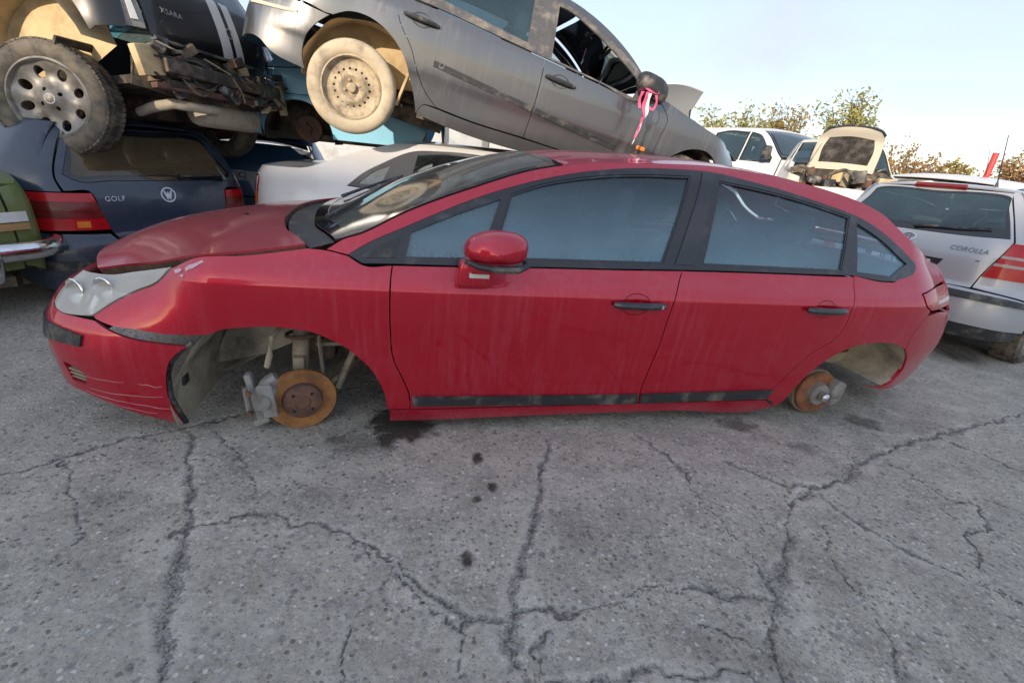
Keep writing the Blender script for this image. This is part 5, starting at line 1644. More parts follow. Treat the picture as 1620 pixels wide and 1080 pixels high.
def olive_saloon():
    XT = 3.28
    sh = Shell([(-.75, 0), (-.73, .35), (-.66, .66), (-.3, .77), (.5, .80), (2.4, .80), (3.0, .785), (3.20, .745), (3.265, .60), (XT, .3), (XT, 0)],
               [(0, .06), (.2, .02), (.45, 0), (.62, .004), (.74, .03), (.80, .06), (.95, .12), (1.1, .20), (1.18, .32), (1.22, .5)],
               [(0, .05), (.4, 0), (.7, .08), (1.2, .6)],
               [(0, .06), (.2, .02), (.45, 0), (.62, .01), (.72, .03), (.78, .07), (.84, .14), (1.2, .6)],
               (-.5, -.2), (3.02, 3.22),
               [(-.66, .66, .66), (-.3, .72, .76), (.2, .76, .81), (.45, .80, .86), (.9, 1.08, 1.12), (1.3, 1.13, 1.17), (2.0, 1.12, 1.16), (2.35, 1.04, 1.08), (2.65, .83, .87), (2.9, .785, .825), (3.12, .765, .785), (3.215, .74, .742)])
    M = T3(-3.23, 2.13, .02) @ RZ(-33) @ T3(-XT, 0, 0)
    c = Car('olive_saloon', 'old olive green saloon with a bright metal bumper and overrider', M, sh, 'olive_paint')
    L = sh.L
    zb = .16
    ar = lambda xc: arc2(xc, .18, .33, 178, 2)
    c.side('rear_quarter', path(c.E(2.30, 3.14), [c.eq(3.14), (L - .64, .745)], [(L - .64, .745), (L - .66, .30)], [(L - .66, .30), (c.q(3.15), .24), (c.q(2.78), .22)], c.X(ar(2.44)[::-1]), c.X([(2.11, zb), (2.05, .4), (2.10, .77)]), c.X([(2.10, .77), (2.32, .80)]), [c.X([(2.32, .80)])[0], c.eq(2.30)]))
    c.side('body_side', path(c.E(-.3, 2.28), [c.eq(2.28)] + c.X([(2.28, .80)]), c.X([(2.28, .80), (2.08, .77), (.4, .755)]), c.X([(.4, .755), (.42, zb), (.33, zb)]), c.X(ar(0)[::-1]), c.X([(-.33, .3), (-.35, .5), (-.3, .715)])))
    c.side('door', path(c.X([(.42, .75), (2.08, .765)]), c.X([(2.08, .765), (2.03, .4), (2.09, zb)]), c.X([(2.09, zb), (.43, zb)]), c.X([(.43, zb), (.42, .75)])))
    # rear panel, boot, lamps
    rp = c.rear_sym('rear_panel', path([(0, .72), (-.63, .725)], [(-.63, .725), (-.655, .28)], [(-.655, .28), (0, .26)]))
    for s in (-1, 1):
        lp = c.rear('tail_lamp', [(a * -s, b) for a, b in [(-.40, .605), (-.40, .505), (-.56, .505), (-.56, .605)]], 'lens_red', off=.02, lip=.035)
        c.rear('lamp_end', [(a * -s, b) for a, b in [(-.562, .61), (-.562, .55), (-.72, .55), (-.72, .61)]], 'lens_clear', lp, off=.018, lip=.03)
        c.rear('indicator_lens', [(a * -s, b) for a, b in [(-.562, .548), (-.562, .505), (-.72, .505), (-.72, .548)]], 'lens_amber_dull', lp, off=.018, lip=.03)
    c.strip('boot_lid', 2.72, 3.17, b0=.04, b1=.03)
    c.strip('rear_window', 2.16, 2.66, 'glass_dark', m0=.05, lip=0)
    c.strip('roof', 1.0, 2.14, gap=.001)
    c.strip('windscreen', .42, .96, 'glass_clear', m0=.03, lip=0)
    c.strip('bonnet', -.5, .36, b0=-.05)
    c.cabin(.3, 2.05, .15, .7, .7)
    # chromed bumper blade wrapped round the corner, with an overrider
    W = sh.wall
    qs = np.linspace(L - .98, L + .98, 40)
    V, F = [], []
    sec = [(.010, -.055), (.045, -.045), (.058, -.015), (.058, .015), (.045, .045), (.010, .055), (.0, .05), (.0, -.05)]
    for q_ in qs:
        p = Vector(W(q_, .40))
        m = c.at(q_, .40)
        n = Vector((m[0][2], m[1][2], 0)).normalized()
        t = 1 - .35 * max(0, (abs(q_ - L) - .86) / .12)
        for o_, h_ in sec:
            V.append(tuple(p + n * (.05 + o_) + Vector((0, 0, h_ * t))))
    k = len(sec)
    for i in range(len(qs) - 1):
        for j in range(k):
            l = (j + 1) % k
            F.append((i * k + j, i * k + l, (i + 1) * k + l, (i + 1) * k + j))
    F += [tuple(range(k)), tuple(range((len(qs) - 1) * k, len(qs) * k))[::-1]]
    bp = mesh_obj('rear_bumper', V, F, 'chrome', c.o, sharp=60)
    for s in (-1, 1):
        m = c.at(L + s * .50, .375)
        n = Vector((m[0][2], m[1][2], 0)).normalized()
        p = m.translation + n * .10
        V, F = [], []
        for zz, a, b in ((-.135, .012, .010), (-.12, .026, .030), (-.06, .036, .045), (.0, .040, .050), (.05, .036, .045), (.085, .024, .03), (.095, .008, .010)):
            for kk in range(14):
                an = 2 * PI * kk / 14
                V.append((p.x + math.cos(an) * b * n.x - math.sin(an) * a * n.y, p.y + math.cos(an) * b * n.y + math.sin(an) * a * n.x, p.z + zz))
        for i in range(6):
            for kk in range(14):
                l = (kk + 1) % 14
                F.append((i * 14 + kk, i * 14 + l, (i + 1) * 14 + l, (i + 1) * 14 + kk))
        F += [tuple(range(14))[::-1], tuple(range(84, 98))]
        mesh_obj('overrider', V, F, 'chrome', bp, sharp=70)
    un = box(1.4, 0, .2, 3.6, 1.2, .06)
    mesh_obj('underbody', un[0], un[1], 'underbody', c.o)
    c.archliner(2.44, .18, .34, y0=.76)
    return c


olive_saloon()
# ------------------------------------------------------------------ silver saloon behind the red car
paint('silver_paint', (.80, .81, .83), rough=.33, coat=.9, metal=.0, dust=.18, dustcol=(.55, .50, .42), streak=.4)
paint('grey_paint', (.15, .155, .163), rough=.24, coat=1.0, metal=.75, dust=.16, dustcol=(.32, .29, .25), streak=2.2, low=(.34, .42))
paint('sky_blue', (.22, .54, .78), rough=.4, coat=.4, dust=.25, dustcol=(.22, .28, .32), streak=.5, fade=.25)
paint('mid_blue', (.035, .12, .27), rough=.32, coat=.6, dust=.2, dustcol=(.16, .2, .25), streak=.4)


def silver_saloon():
    XT = 3.80
    sh = Shell([(-.85, 0), (-.83, .3), (-.74, .58), (-.45, .78), (0, .86), (.6, .875), (1.8, .875), (2.7, .86), (3.25, .83), (3.58, .76), (3.74, .55), (3.79, .28), (XT, 0)],
               [(-.1, .08), (.05, .04), (.25, .01), (.45, 0), (.6, .004), (.72, .02), (.80, .05), (.9, .10), (1.0, .15), (1.1, .22), (1.18, .30), (1.24, .42)],
               [(-.1, .08), (.2, .0), (.4, .03), (.6, .2), (1.3, .9)], [(-.1, .08), (.1, .02), (.3, 0), (.5, .02), (.7, .04), (.85, .07), (.93, .13), (1.3, .5)], (-.6, -.15), (3.35, 3.66),
               [(-.66, .58, .58), (-.4, .66, .70), (0, .72, .78), (.35, .77, .83), (.6, .86, .93), (1.15, 1.16, 1.20), (1.5, 1.20, 1.235), (2.1, 1.205, 1.24), (2.4, 1.19, 1.22), (2.6, 1.14, 1.15), (2.85, 1.05, 1.045), (3.05, .965, .96), (3.2, .925, .945), (3.45, .915, .955), (3.62, .905, .935), (3.69, .895, .90)])
    M = T3(1.32, 4.72, 0) @ RZ(180 - 3)
    c = Car('silver_saloon', 'silver saloon in the middle, behind the red car and under the tilted grey estate', M, sh, 'silver_paint')
    L = sh.L
    zb = .05
    ar = lambda xc: arc2(xc, .10, .36, 178, 2)
    c.side('front_fender', path(c.E(-.35, .36), c.X([(.36, .77), (.45, .765)]), c.X([(.45, .765), (.46, .4), (.47, zb)]), c.X([(.47, zb), (.36, zb)]), c.X(ar(0)[::-1]), c.X([(-.36, zb), (-.42, .3), (-.35, .66)])))
    c.side('front_door', path(c.X([(.45, .765), (1.50, .80)]), c.X([(1.50, .80), (1.46, .4), (1.50, zb)]), c.X([(1.50, zb), (.47, zb)]), c.X([(.47, zb), (.46, .4), (.45, .765)])))
    c.side('rear_door', path(c.X([(1.50, .80), (2.46, .825)]), c.X([(2.46, .825), (2.44, .62), (2.30, .42), (2.22, zb)]), c.X([(2.22, zb), (1.50, zb)]), c.X([(1.50, zb), (1.46, .4), (1.50, .80)])))
    dl = c.X([(.52, .79), (.85, .98), (1.15, 1.11), (1.5, 1.155), (2.05, 1.165), (2.28, 1.14), (2.50, 1.03), (2.66, .93), (2.76, .835)])
    ee = c.E(.40, 3.60)
    c.side('body_side', path(ee, [ee[-1], (L - .66, .83)], [(L - .66, .83), (L - .78, .83), (L - .80, .60)], [(L - .80, .60), (c.q(3.45), .50), (c.q(3.12), .42)], c.X([(3.12, .42), (3.06, .18)]), c.X(ar(2.70)[::-1]), c.X([(2.34, zb), (2.22, zb)]), c.X([(2.22, zb), (2.30, .42), (2.44, .62), (2.46, .825)]), c.X([(2.46, .825), (2.76, .832)]), dl[::-1], [dl[0], c.eq(.40)]), gap=.002)
    g1 = path(c.X([(.66, .81), (.9, .965), (1.17, 1.09), (1.44, 1.13)]), c.X([(1.44, 1.13), (1.42, .83)]), c.X([(1.42, .83), (.66, .81)]))
    g2 = path(c.X([(1.55, 1.135), (2.05, 1.14), (2.22, 1.115)]), c.X([(2.22, 1.115), (2.24, .85)]), c.X([(2.24, .85), (1.53, .835)]), c.X([(1.53, .835), (1.55, 1.135)]))
    g3 = path(c.X([(2.43, 1.015), (2.56, .955), (2.67, .86)]), c.X([(2.67, .86), (2.49, .862)]), c.X([(2.49, .862), (2.43, 1.015)]))
    simple('trim_grey', (.10, .105, .115), .5, var=.25, scale=6, dirt=(.2, .19, .18), dirtamt=.3)
    c.side('window_surround', path(dl, c.X([(2.76, .835), (2.46, .82), (.52, .775)]), [c.X([(.52, .775)])[0], dl[0]]), 'trim_grey', holes=[g1, g2, g3], off=.003)
    for g in (g1, g2):
        c.side('window', g, 'glass_clear', off=-.005, lip=0, gap=-.003)
    c.side('quarter_window', g3, 'glass_milky', off=-.003, lip=0, gap=-.003)
    for s in (-1, 1):
        lp = c.rear('tail_lamp', [(a * -s, b) for a, b in path([(-.78, .825), (-.42, .83)], [(-.42, .83), (-.42, .60)], [(-.42, .60), (-.80, .60)], [(-.80, .60), (-.78, .825)])], 'lens_red', off=.004, lip=.02)
        c.rear('indicator_lens', [(a * -s, b) for a, b in [(-.70, .60), (-.78, .60), (-.80, .70), (-.72, .70)]], 'lens_orange', lp, off=.008, lip=.004)
    c.rear_sym('rear_bumper', path([(0, .58), (-.80, .58), (c.q(3.45) - L, .49), (c.q(3.14) - L, .41)], [(c.q(3.14) - L, .41), (c.q(3.08) - L, .10)], [(c.q(3.08) - L, .10), (0, .08)]), lip=.02)
    c.rear_sym('boot_panel', path([(0, .90), (-.40, .90)], [(-.40, .90), (-.40, .60)], [(-.40, .60), (0, .60)]))
    c.strip('boot_lid', 3.14, 3.66, b0=.05, b1=.02, lip=.015)
    c.strip('rear_window', 2.52, 3.09, 'glass_dark', m0=.055, b0=.05, b1=.05, lip=0)
    c.strip('roof', 1.17, 2.50, b0=-.05, b1=.05, gap=.001)
    c.strip('windscreen', .42, 1.14, 'glass_clear', m0=.03, b0=-.08, b1=-.05, lip=0)
    c.strip('bonnet', -.5, .34, b0=-.1, b1=-.08)
    c.cabin(.4, 2.30, .10, .72, .74)
    c.seats(((1.3, False), (2.15, True)), .28, .55)
    panel('front_bumper', sh.wall, [(-.9, .05), (.9, .05), (.95, .40), (.6, .50), (0, .54), (-.6, .50), (-.95, .40)], c.m, c.o)
    c.archliner(2.70, .10, .37)
    return c


silver_saloon()


# ------------------------------------------------------------------ grey estate lying nose-down on the cars behind
def grey_estate():
    XT = 3.555
    sh = Shell([(-.88, 0), (-.86, .3), (-.77, .58), (-.5, .77), (0, .84), (.6, .86), (1.8, .86), (2.7, .85), (3.2, .81), (3.42, .72), (3.52, .5), (3.55, .25), (XT, 0)],
               [(.1, .08), (.2, .045), (.35, .022), (.50, .012), (.55, .002), (.60, 0), (.72, .0), (.86, .012), (.95, .04), (1.0, .06), (1.15, .13), (1.3, .21), (1.4, .28), (1.45, .36), (1.5, .5)],
               [(.1, .08), (.25, .02), (.4, 0), (.55, .02), (.65, .07), (.75, .15), (.85, .3), (1.5, .9)],
               [(.1, .08), (.25, .02), (.4, 0), (.55, .01), (.7, .04), (.95, .08), (1.2, .2), (1.4, .34), (1.5, .5)], (-.6, -.15), (3.0, 3.4),
               [(-.72, .68, .68), (-.5, .77, .80), (0, .855, .90), (.3, .915, .97), (.45, .95, 1.02), (.55, 1.005, 1.08), (.74, 1.145, 1.21), (.98, 1.268, 1.33), (1.15, 1.325, 1.385), (1.34, 1.36, 1.42), (1.8, 1.40, 1.45), (2.6, 1.405, 1.455), (3.0, 1.395, 1.44), (3.15, 1.385, 1.42), (3.215, 1.38, 1.381)])
    M = T3(-1.506, 4.624, 1.584) @ RZ(12.605) @ RY(10.671) @ RX(3.583) @ RZ(180) @ T3(-2.70, 0, -.305)
    c = Car('grey_estate', 'dirty grey estate car tilted nose-down on top of the silver saloon', M, sh, 'grey_paint')
    L = sh.L
    ra = [(3.045, .39), (3.039, .513), (2.979, .617), (2.886, .700), (2.781, .755), (2.669, .765), (2.544, .730), (2.444, .664), (2.375, .587), (2.319, .48), (2.259, .35), (2.234, .27)]
    rdr = [(2.50, .955), (2.46, .816), (2.351, .676), (2.275, .537), (2.182, .418), (2.098, .356)]
    fa = [(-.36, .36), (-.35, .5), (-.251, .64), (-.13, .685), (-.03, .675), (.054, .644), (.134, .587), (.22, .49), (.29, .38), (.31, .26)]
    fd = [(.40, .90), (.31, .80), (.325, .682), (.335, .5), (.37, .34)]
    belt = [(2.50, .965), (2.242, .958), (1.723, .925), (1.41, .905), (.947, .875), (.60, .855), (.47, .862)]
    c.side('front_fender', path(c.E(-.55, .40), [c.eq(.40)] + c.X([(.40, .90)]), c.X(fd), c.X([(.37, .34), (.37, .24), (.31, .26)]), c.X(fa[::-1]), c.X([(-.36, .36), (-.58, .55), (-.55, .76)])), lip=.02)
    b1 = c.X([(.40, .895), (.60, .852), (.947, .872), (1.405, .902)])
    d1 = c.side('front_door', path(b1, c.X([(1.405, .902), (1.395, .593), (1.405, .345)]), c.X([(1.405, .345), (.37, .34)]), c.X(fd[::-1])))
    d2 = c.side('rear_door', path(c.X([(1.405, .902), (1.723, .922), (2.242, .955), (2.50, .955)]), c.X(rdr), c.X([(2.098, .356), (1.852, .341), (1.405, .345)]), c.X([(1.405, .345), (1.395, .593), (1.405, .902)])))
    for dd, x0, x1, z0, z1 in ((d1, .66, 1.385, .512, .585), (d2, 1.41, 2.18, .585, .635)):
        zz = lambda x: .487 + (x - .66) * .093
        o = path(c.X([(x0, zz(x0) + .022), (x1, zz(x1) + .022)]), c.X([(x1, zz(x1) + .022), (x1, zz(x1) - .022)]), c.X([(x1, zz(x1) - .022), (x0, zz(x0) - .022)]), c.X([(x0, zz(x0) - .022), (x0, zz(x0) + .022)]))
        for m in (0, 1):
            panel('rub_strip', sh.wall, o, 'black_plastic', dd[m], off=.012, lip=.014, mirror=bool(m))
    sl = [(2.234, .27), (2.074, .252), (1.82, .234), (1.518, .235), (1.264, .245), (.8, .23), (.31, .24)]
    c.side('sill', path(c.X(sl), c.X([(.31, .24), (.31, .335)]), c.X([(.31, .335), (1.405, .338), (1.852, .334), (2.10, .348)]), c.X([(2.10, .348), (2.20, .34), (2.234, .27)])), off=-.004, lip=.03)
    # door handles: flap in a round dish
    for dd, xc, zc in ((d2, 2.311, .857), (d1, 1.253, .795)):
        for m in (0, 1):
            sg = 1 if m else -1
            p = sh.wall(c.q(xc), zc)
            dish = panel('handle_dish', sh.wall, ellipse2(c.q(xc), zc, .072, .045, 28), 'black_plastic', dd[m], off=.003, lip=.004, gap=0, step=(.02, .02), mirror=bool(m), disp=lambda P: -.012 * np.clip(1 - ((P[:, 0] - xc) / .072)**2 - ((P[:, 2] - zc) / .045)**2, 0, 1))
            pts = []
            for t in np.linspace(0, 1, 11):
                x = xc - .125 + .25 * t
                pp = sh.wall(c.q(x), zc)
                pts.append((x, (-pp[1] + .012 + .018 * math.sin(PI * t)) * sg, zc + .010 * (t - .5)))
            hv = tube(pts, [.009, .014, .016, .016, .016, .016, .016, .016, .016, .014, .009], 8)
            mesh_obj('door_handle', hv[0], hv[1], 'black_plastic', dd[m])
    # window line
    dt = [(.47, .945), (.667, 1.075), (.883, 1.178), (1.091, 1.255), (1.283, 1.308), (1.42, 1.318), (1.9, 1.34), (2.6, 1.345), (2.95, 1.32)]
    dl = c.X(dt)
    gf = path(c.X([(.62, .975), (.72, 1.035), (.927, 1.14), (1.135, 1.226), (1.30, 1.275), (1.375, 1.278)]), c.X([(1.375, 1.278), (1.36, .925)]), c.X([(1.36, .925), (.943, .893), (.66, .87)]), c.X([(.66, .87), (.62, .975)]))
    gr = path(c.X([(1.575, 1.295), (1.95, 1.312), (2.22, 1.31)]), c.X([(2.22, 1.31), (2.26, 1.03)]), c.X([(2.26, 1.03), (1.929, 1.0), (1.565, .965)]), c.X([(1.565, .965), (1.575, 1.295)]))
    gq = path(c.X([(2.30, 1.31), (2.6, 1.315), (2.88, 1.29)]), c.X([(2.88, 1.29), (2.98, 1.04)]), c.X([(2.98, 1.04), (2.33, 1.035)]), c.X([(2.33, 1.035), (2.30, 1.31)]))
    simple('frame_grey', (.085, .085, .09), .5, var=.3, scale=9, dirt=(.25, .22, .18), dirtamt=.35, dscale=12)
    c.side('window_surround', path(dl, c.X([(2.95, 1.32), (3.06, 1.02)]), c.X([(3.06, 1.02), (2.50, .968), (2.242, .962), (1.723, .928), (1.41, .908), (.947, .878), (.60, .858), (.47, .945)])), 'frame_grey', holes=[gf, gr, gq], off=.004)
    c.side('window', gr, 'glass_dark', off=-.004, lip=0, gap=-.003)
    c.side('window', gq, 'glass_dark', off=-.004, lip=0, gap=-.003)
    # the near front pane is wound down; the far one is up
    panel('window', sh.wall, gf, 'glass_clear', c.o, off=-.004, lip=0, gap=-.003)
    for m in (0, 1):
        panel('centre_pillar', sh.wall, path(c.X([(1.385, .915), (1.40, 1.31)]), c.X([(1.40, 1.31), (1.545, 1.318)]), c.X([(1.545, 1.318), (1.535, .925)]), c.X([(1.535, .925), (1.385, .915)])), 'frame_grey', c.o, off=.008, lip=.008, mirror=bool(m))
    # body side rear part, rail, bumper
    ee = c.E(.42, 3.10)
    c.side('body_side', path(ee, [ee[-1], (L - .62, 1.2), (L - .66, 1.0), (L - .70, .74)], [(L - .70, .74), (c.q(3.10), .728), (c.q(2.93), .70)], c.X([(2.93, .70), (2.886, .703)]), c.X(ra[3:]), c.X([(2.234, .27), (2.20, .34), (2.098, .356)]), c.X(rdr[::-1]), c.X([(2.50, .965), (3.06, 1.02)]), c.X([(3.06, 1.02), (2.95, 1.32)]), dl[::-1], [dl[0], c.eq(.42)]), gap=.002, lip=.02)
    hb = path([(0, .72), (-.70, .72), (c.q(3.10) - L, .712), (c.q(2.90) - L, .695)], [(a - L, b) for a, b in c.X([(2.90, .695), (2.979, .617), (3.039, .513), (3.045, .39), (3.02, .325)])], [(c.q(3.02) - L, .325), (c.q(3.266) - L, .375), (c.q(3.33) - L, .42), (-.6, .40), (0, .38)])
    bp = c.rear_sym('rear_bumper', hb, lip=.02)
    simple('mould_cream', (.50, .45, .36), .6, var=.2)
    for s in (-1, 1):
        c.rear('bumper_moulding', [(a * -s, b) for a, b in path([(c.q(3.10) - L, .662), (c.q(3.26) - L, .652), (c.q(3.44) - L, .645)], [(c.q(3.44) - L, .645), (c.q(3.44) - L, .618)], [(c.q(3.44) - L, .618), (c.q(3.24) - L, .628), (c.q(3.10) - L, .640)], [(c.q(3.10) - L, .640), (c.q(3.10) - L, .662)])], 'mould_cream', bp, off=.008, lip=.01)
    tg = c.rear_sym('tailgate', path([(0, 1.37), (-.45, 1.37)], [(-.45, 1.37), (-.58, 1.2), (-.62, 1.0), (-.64, .735)], [(-.64, .735), (0, .735)]), holes=[[(-.42, 1.32), (-.52, 1.05), (.52, 1.05), (.42, 1.32)]])
    panel('rear_window', sh.wall, [(L + a, b) for a, b in [(-.42, 1.32), (-.52, 1.05), (.52, 1.05), (.42, 1.32)]], 'glass_dark', tg, off=-.004, lip=0, gap=-.003)
    # roof, screen, bonnet
    c.strip('roof', 1.17, 3.18, b0=-.05, gap=.001)
    c.strip('windscreen', .48, 1.13, 'glass_clear', m0=.035, b0=-.1, b1=-.05, lip=0)
    c.strip('bonnet', -.62, .40, b0=-.06, b1=-.1)
    panel('front_bumper', sh.wall, [(-1.0, .22), (1.0, .22), (1.02, .55), (.6, .64), (0, .66), (-.6, .64), (-1.02, .55)], c.m, c.o)
    for s in (-1, 1):
        # door mirror
        V, F = [], []
        prof = [(0, .02, .015), (.012, .095, .062), (.035, .122, .084), (.08, .130, .092), (.115, .124, .088)]
        n = 22
        for yy, a, b in prof:
            for k in range(n):
                an = 2 * PI * k / n
                ca_, sa_ = math.cos(an), math.sin(an)
                V.append((.58 + a * abs(ca_)**.7 * (1 if ca_ > 0 else -1), (1.04 - yy) * s, .955 + b * abs(sa_)**.75 * (1 if sa_ > 0 else -.8) + .025 * ca_))
        for i in range(len(prof) - 1):
            for k in range(n):
                l = (k + 1) % n
                F.append((i * n + k, i * n + l, (i + 1) * n + l, (i + 1) * n + k))
        F += [tuple(range(n)), tuple(range((len(prof) - 1) * n, len(prof) * n))]
        mo = mesh_obj('door_mirror', V, F, 'black_plastic', c.o, sharp=60)
        ar_ = tube([(.60, .93 * s, .93), (.58, .82 * s, .90)], [.03, .035], 8)
        mesh_obj('mirror_arm', ar_[0], ar_[1], 'black_plastic', mo)
        # side repeater
        p = sh.wall(c.q(.52), .535)
        rp = box(.45, (-p[1] + .004) * s, .545, .075, .02, .032, .006)
        mesh_obj('side_repeater', rp[0], rp[1], 'lens_orange', c.o)
        # sandy wheel housing
        V, F = [], []
        aa = np.linspace(R(-8), R(170), 24)
        ys = (.79, .7, .58, .50)
        for a in aa:
            for j, y in enumerate(ys):
                rr = .395 + .008 * math.sin(8 * a + 2 * j)
                V.append((2.66 + rr * math.cos(a) * 1.0, y * s, .35 + rr * math.sin(a)))
        for i in range(23):
            for j in range(3):
                F.append((i * 4 + j, i * 4 + j + 1, (i + 1) * 4 + j + 1, (i + 1) * 4 + j))
        k = len(V)
        V.append((2.66, .50 * s, .35))
        for i in range(23):
            F.append((i * 4 + 3, k, (i + 1) * 4 + 3))
        ln = mesh_obj('arch_liner', V, F, 'liner_sand', c.o, sharp=60)
        fl = xf(box(0, 0, 0, .02, .17, .24, .006), T3(2.36, .70 * s, .40) @ RY(-12))
        mesh_obj('mud_flap', fl[0], fl[1], 'liner_sand', ln)
        wheel(c.o, T3(2.70, .745 * s, .305) @ (RZ(180) if s == 1 else Matrix.Identity(4)), .308, .19, .205, 'tyre_mud', 'steel_mud', 'steel', False, 'steel_mud')
    c.archliner(-.03, .35, .34, y0=.80)
    for s in (-1, 1):
        wheel(c.o, T3(0, .74 * s, .305) @ (RZ(180) if s == 1 else Matrix.Identity(4)), .305, .19, .205, 'rubber', 'steel_mud', 'plain', False, 'steel_mud')
    un = join(box(1.3, 0, .27, 1.85, 1.45, .05), box(2.7, 0, .42, .9, .95, .2, .03), box(0, 0, .42, .9, .95, .3, .03), tube([(2.7, -.7, .3), (2.7, .7, .3)], .05, 10), xf(lathe([(0, -.25), (.09, -.24), (.1, .24), (0, .25)], 16), T3(2.25, .35, .27) @ RZ(90)))
    mesh_obj('underbody', un[0], un[1], 'underbody', c.o)
    c.cabin(.5, 2.20, .30, .86, .74)
    c.seats(((1.42, False), (2.2, True)), .46, .60)
    sw = xf(lathe([(.18 + .013 * math.cos(a), .013 * math.sin(a)) for a in np.linspace(0, 2 * PI, 9)[:-1]], 26, True), T3(.82, -.36, .93) @ RZ(90) @ RX(-25))
    mesh_obj('steering_wheel', sw[0], sw[1], 'interior_dark', c.o)
    im = join(box(.93, 0, 1.25, .03, .24, .07, .012), tube([(.93, 0, 1.25), (.96, 0, 1.33)], .008, 6))
    mo = mesh_obj('inside_mirror', im[0], im[1], 'interior_dark', c.o)
    ch = join(tube([(.92, .03, 1.21), (.92, .03, 1.12)], .003, 5), box(.92, .03, 1.10, .006, .03, .045, .003))
    mesh_obj('mirror_charm', ch[0], ch[1], 'badge_silver', mo)
    return c, M


_grey, GREY_M = grey_estate()


# ------------------------------------------------------------------ pink and white tape tied to the mirror
def tape():
    simple('tape_pink', (.72, .10, .22), .45, var=.2)
    simple('tape_white', (.80, .72, .74), .45, var=.1)
    p0 = GREY_M @ Vector((.60, 1.02, .90))
    o = empty('barrier_tape', T3(*p0) @ Matrix.Scale(.8, 4), 'pink and white tape knotted round the grey estate mirror, ends hanging down', 'tape')
    r = random.Random(3)
    def strand(pts, w, mat, name='tape_end'):
        pts = spl(pts, .015)
        V, F = [], []
        for i, p in enumerate(pts):
            a = .5 * math.sin(i * .45) + i * .04
            d = Vector((math.cos(a), math.sin(a) * .8, 0)) * w
            V += [tuple(Vector(p) - d), tuple(Vector(p) + d)]
        for i in range(len(pts) - 1):
            F.append((2 * i, 2 * i + 1, 2 * i + 3, 2 * i + 2))
        n = len(V)
        V += [(a, b + .0015, c_) for a, b, c_ in V]
        F += [tuple(n + i for i in f[::-1]) for f in F]
        mesh_obj(name, V, F, mat, o, sharp=80)
    strand([(-.10, -.02, .03), (-.07, -.06, .05), (0, -.07, .02), (.06, -.05, .01), (.08, 0, .04)], .022, 'tape_pink', 'tape_loop')
    strand([(-.03, -.05, .02), (-.05, -.06, -.08), (-.03, -.06, -.18), (-.045, -.06, -.27)], .018, 'tape_pink')
    strand([(-.01, -.055, .01), (-.02, -.065, -.08), (-.015, -.07, -.17), (-.05, -.07, -.26), (-.075, -.07, -.36), (-.10, -.07, -.44)], .015, 'tape_white')
    strand([(-.045, -.07, -.20), (-.065, -.075, -.30), (-.085, -.075, -.38)], .010, 'tape_pink')
    strand([(.05, -.05, .0), (.06, -.06, -.07), (.03, -.06, -.13), (.0, -.06, -.10)], .012, 'tape_pink')
    strand([(-.08, -.05, .02), (-.10, -.06, -.06), (-.085, -.06, -.12)], .014, 'tape_pink')


tape()


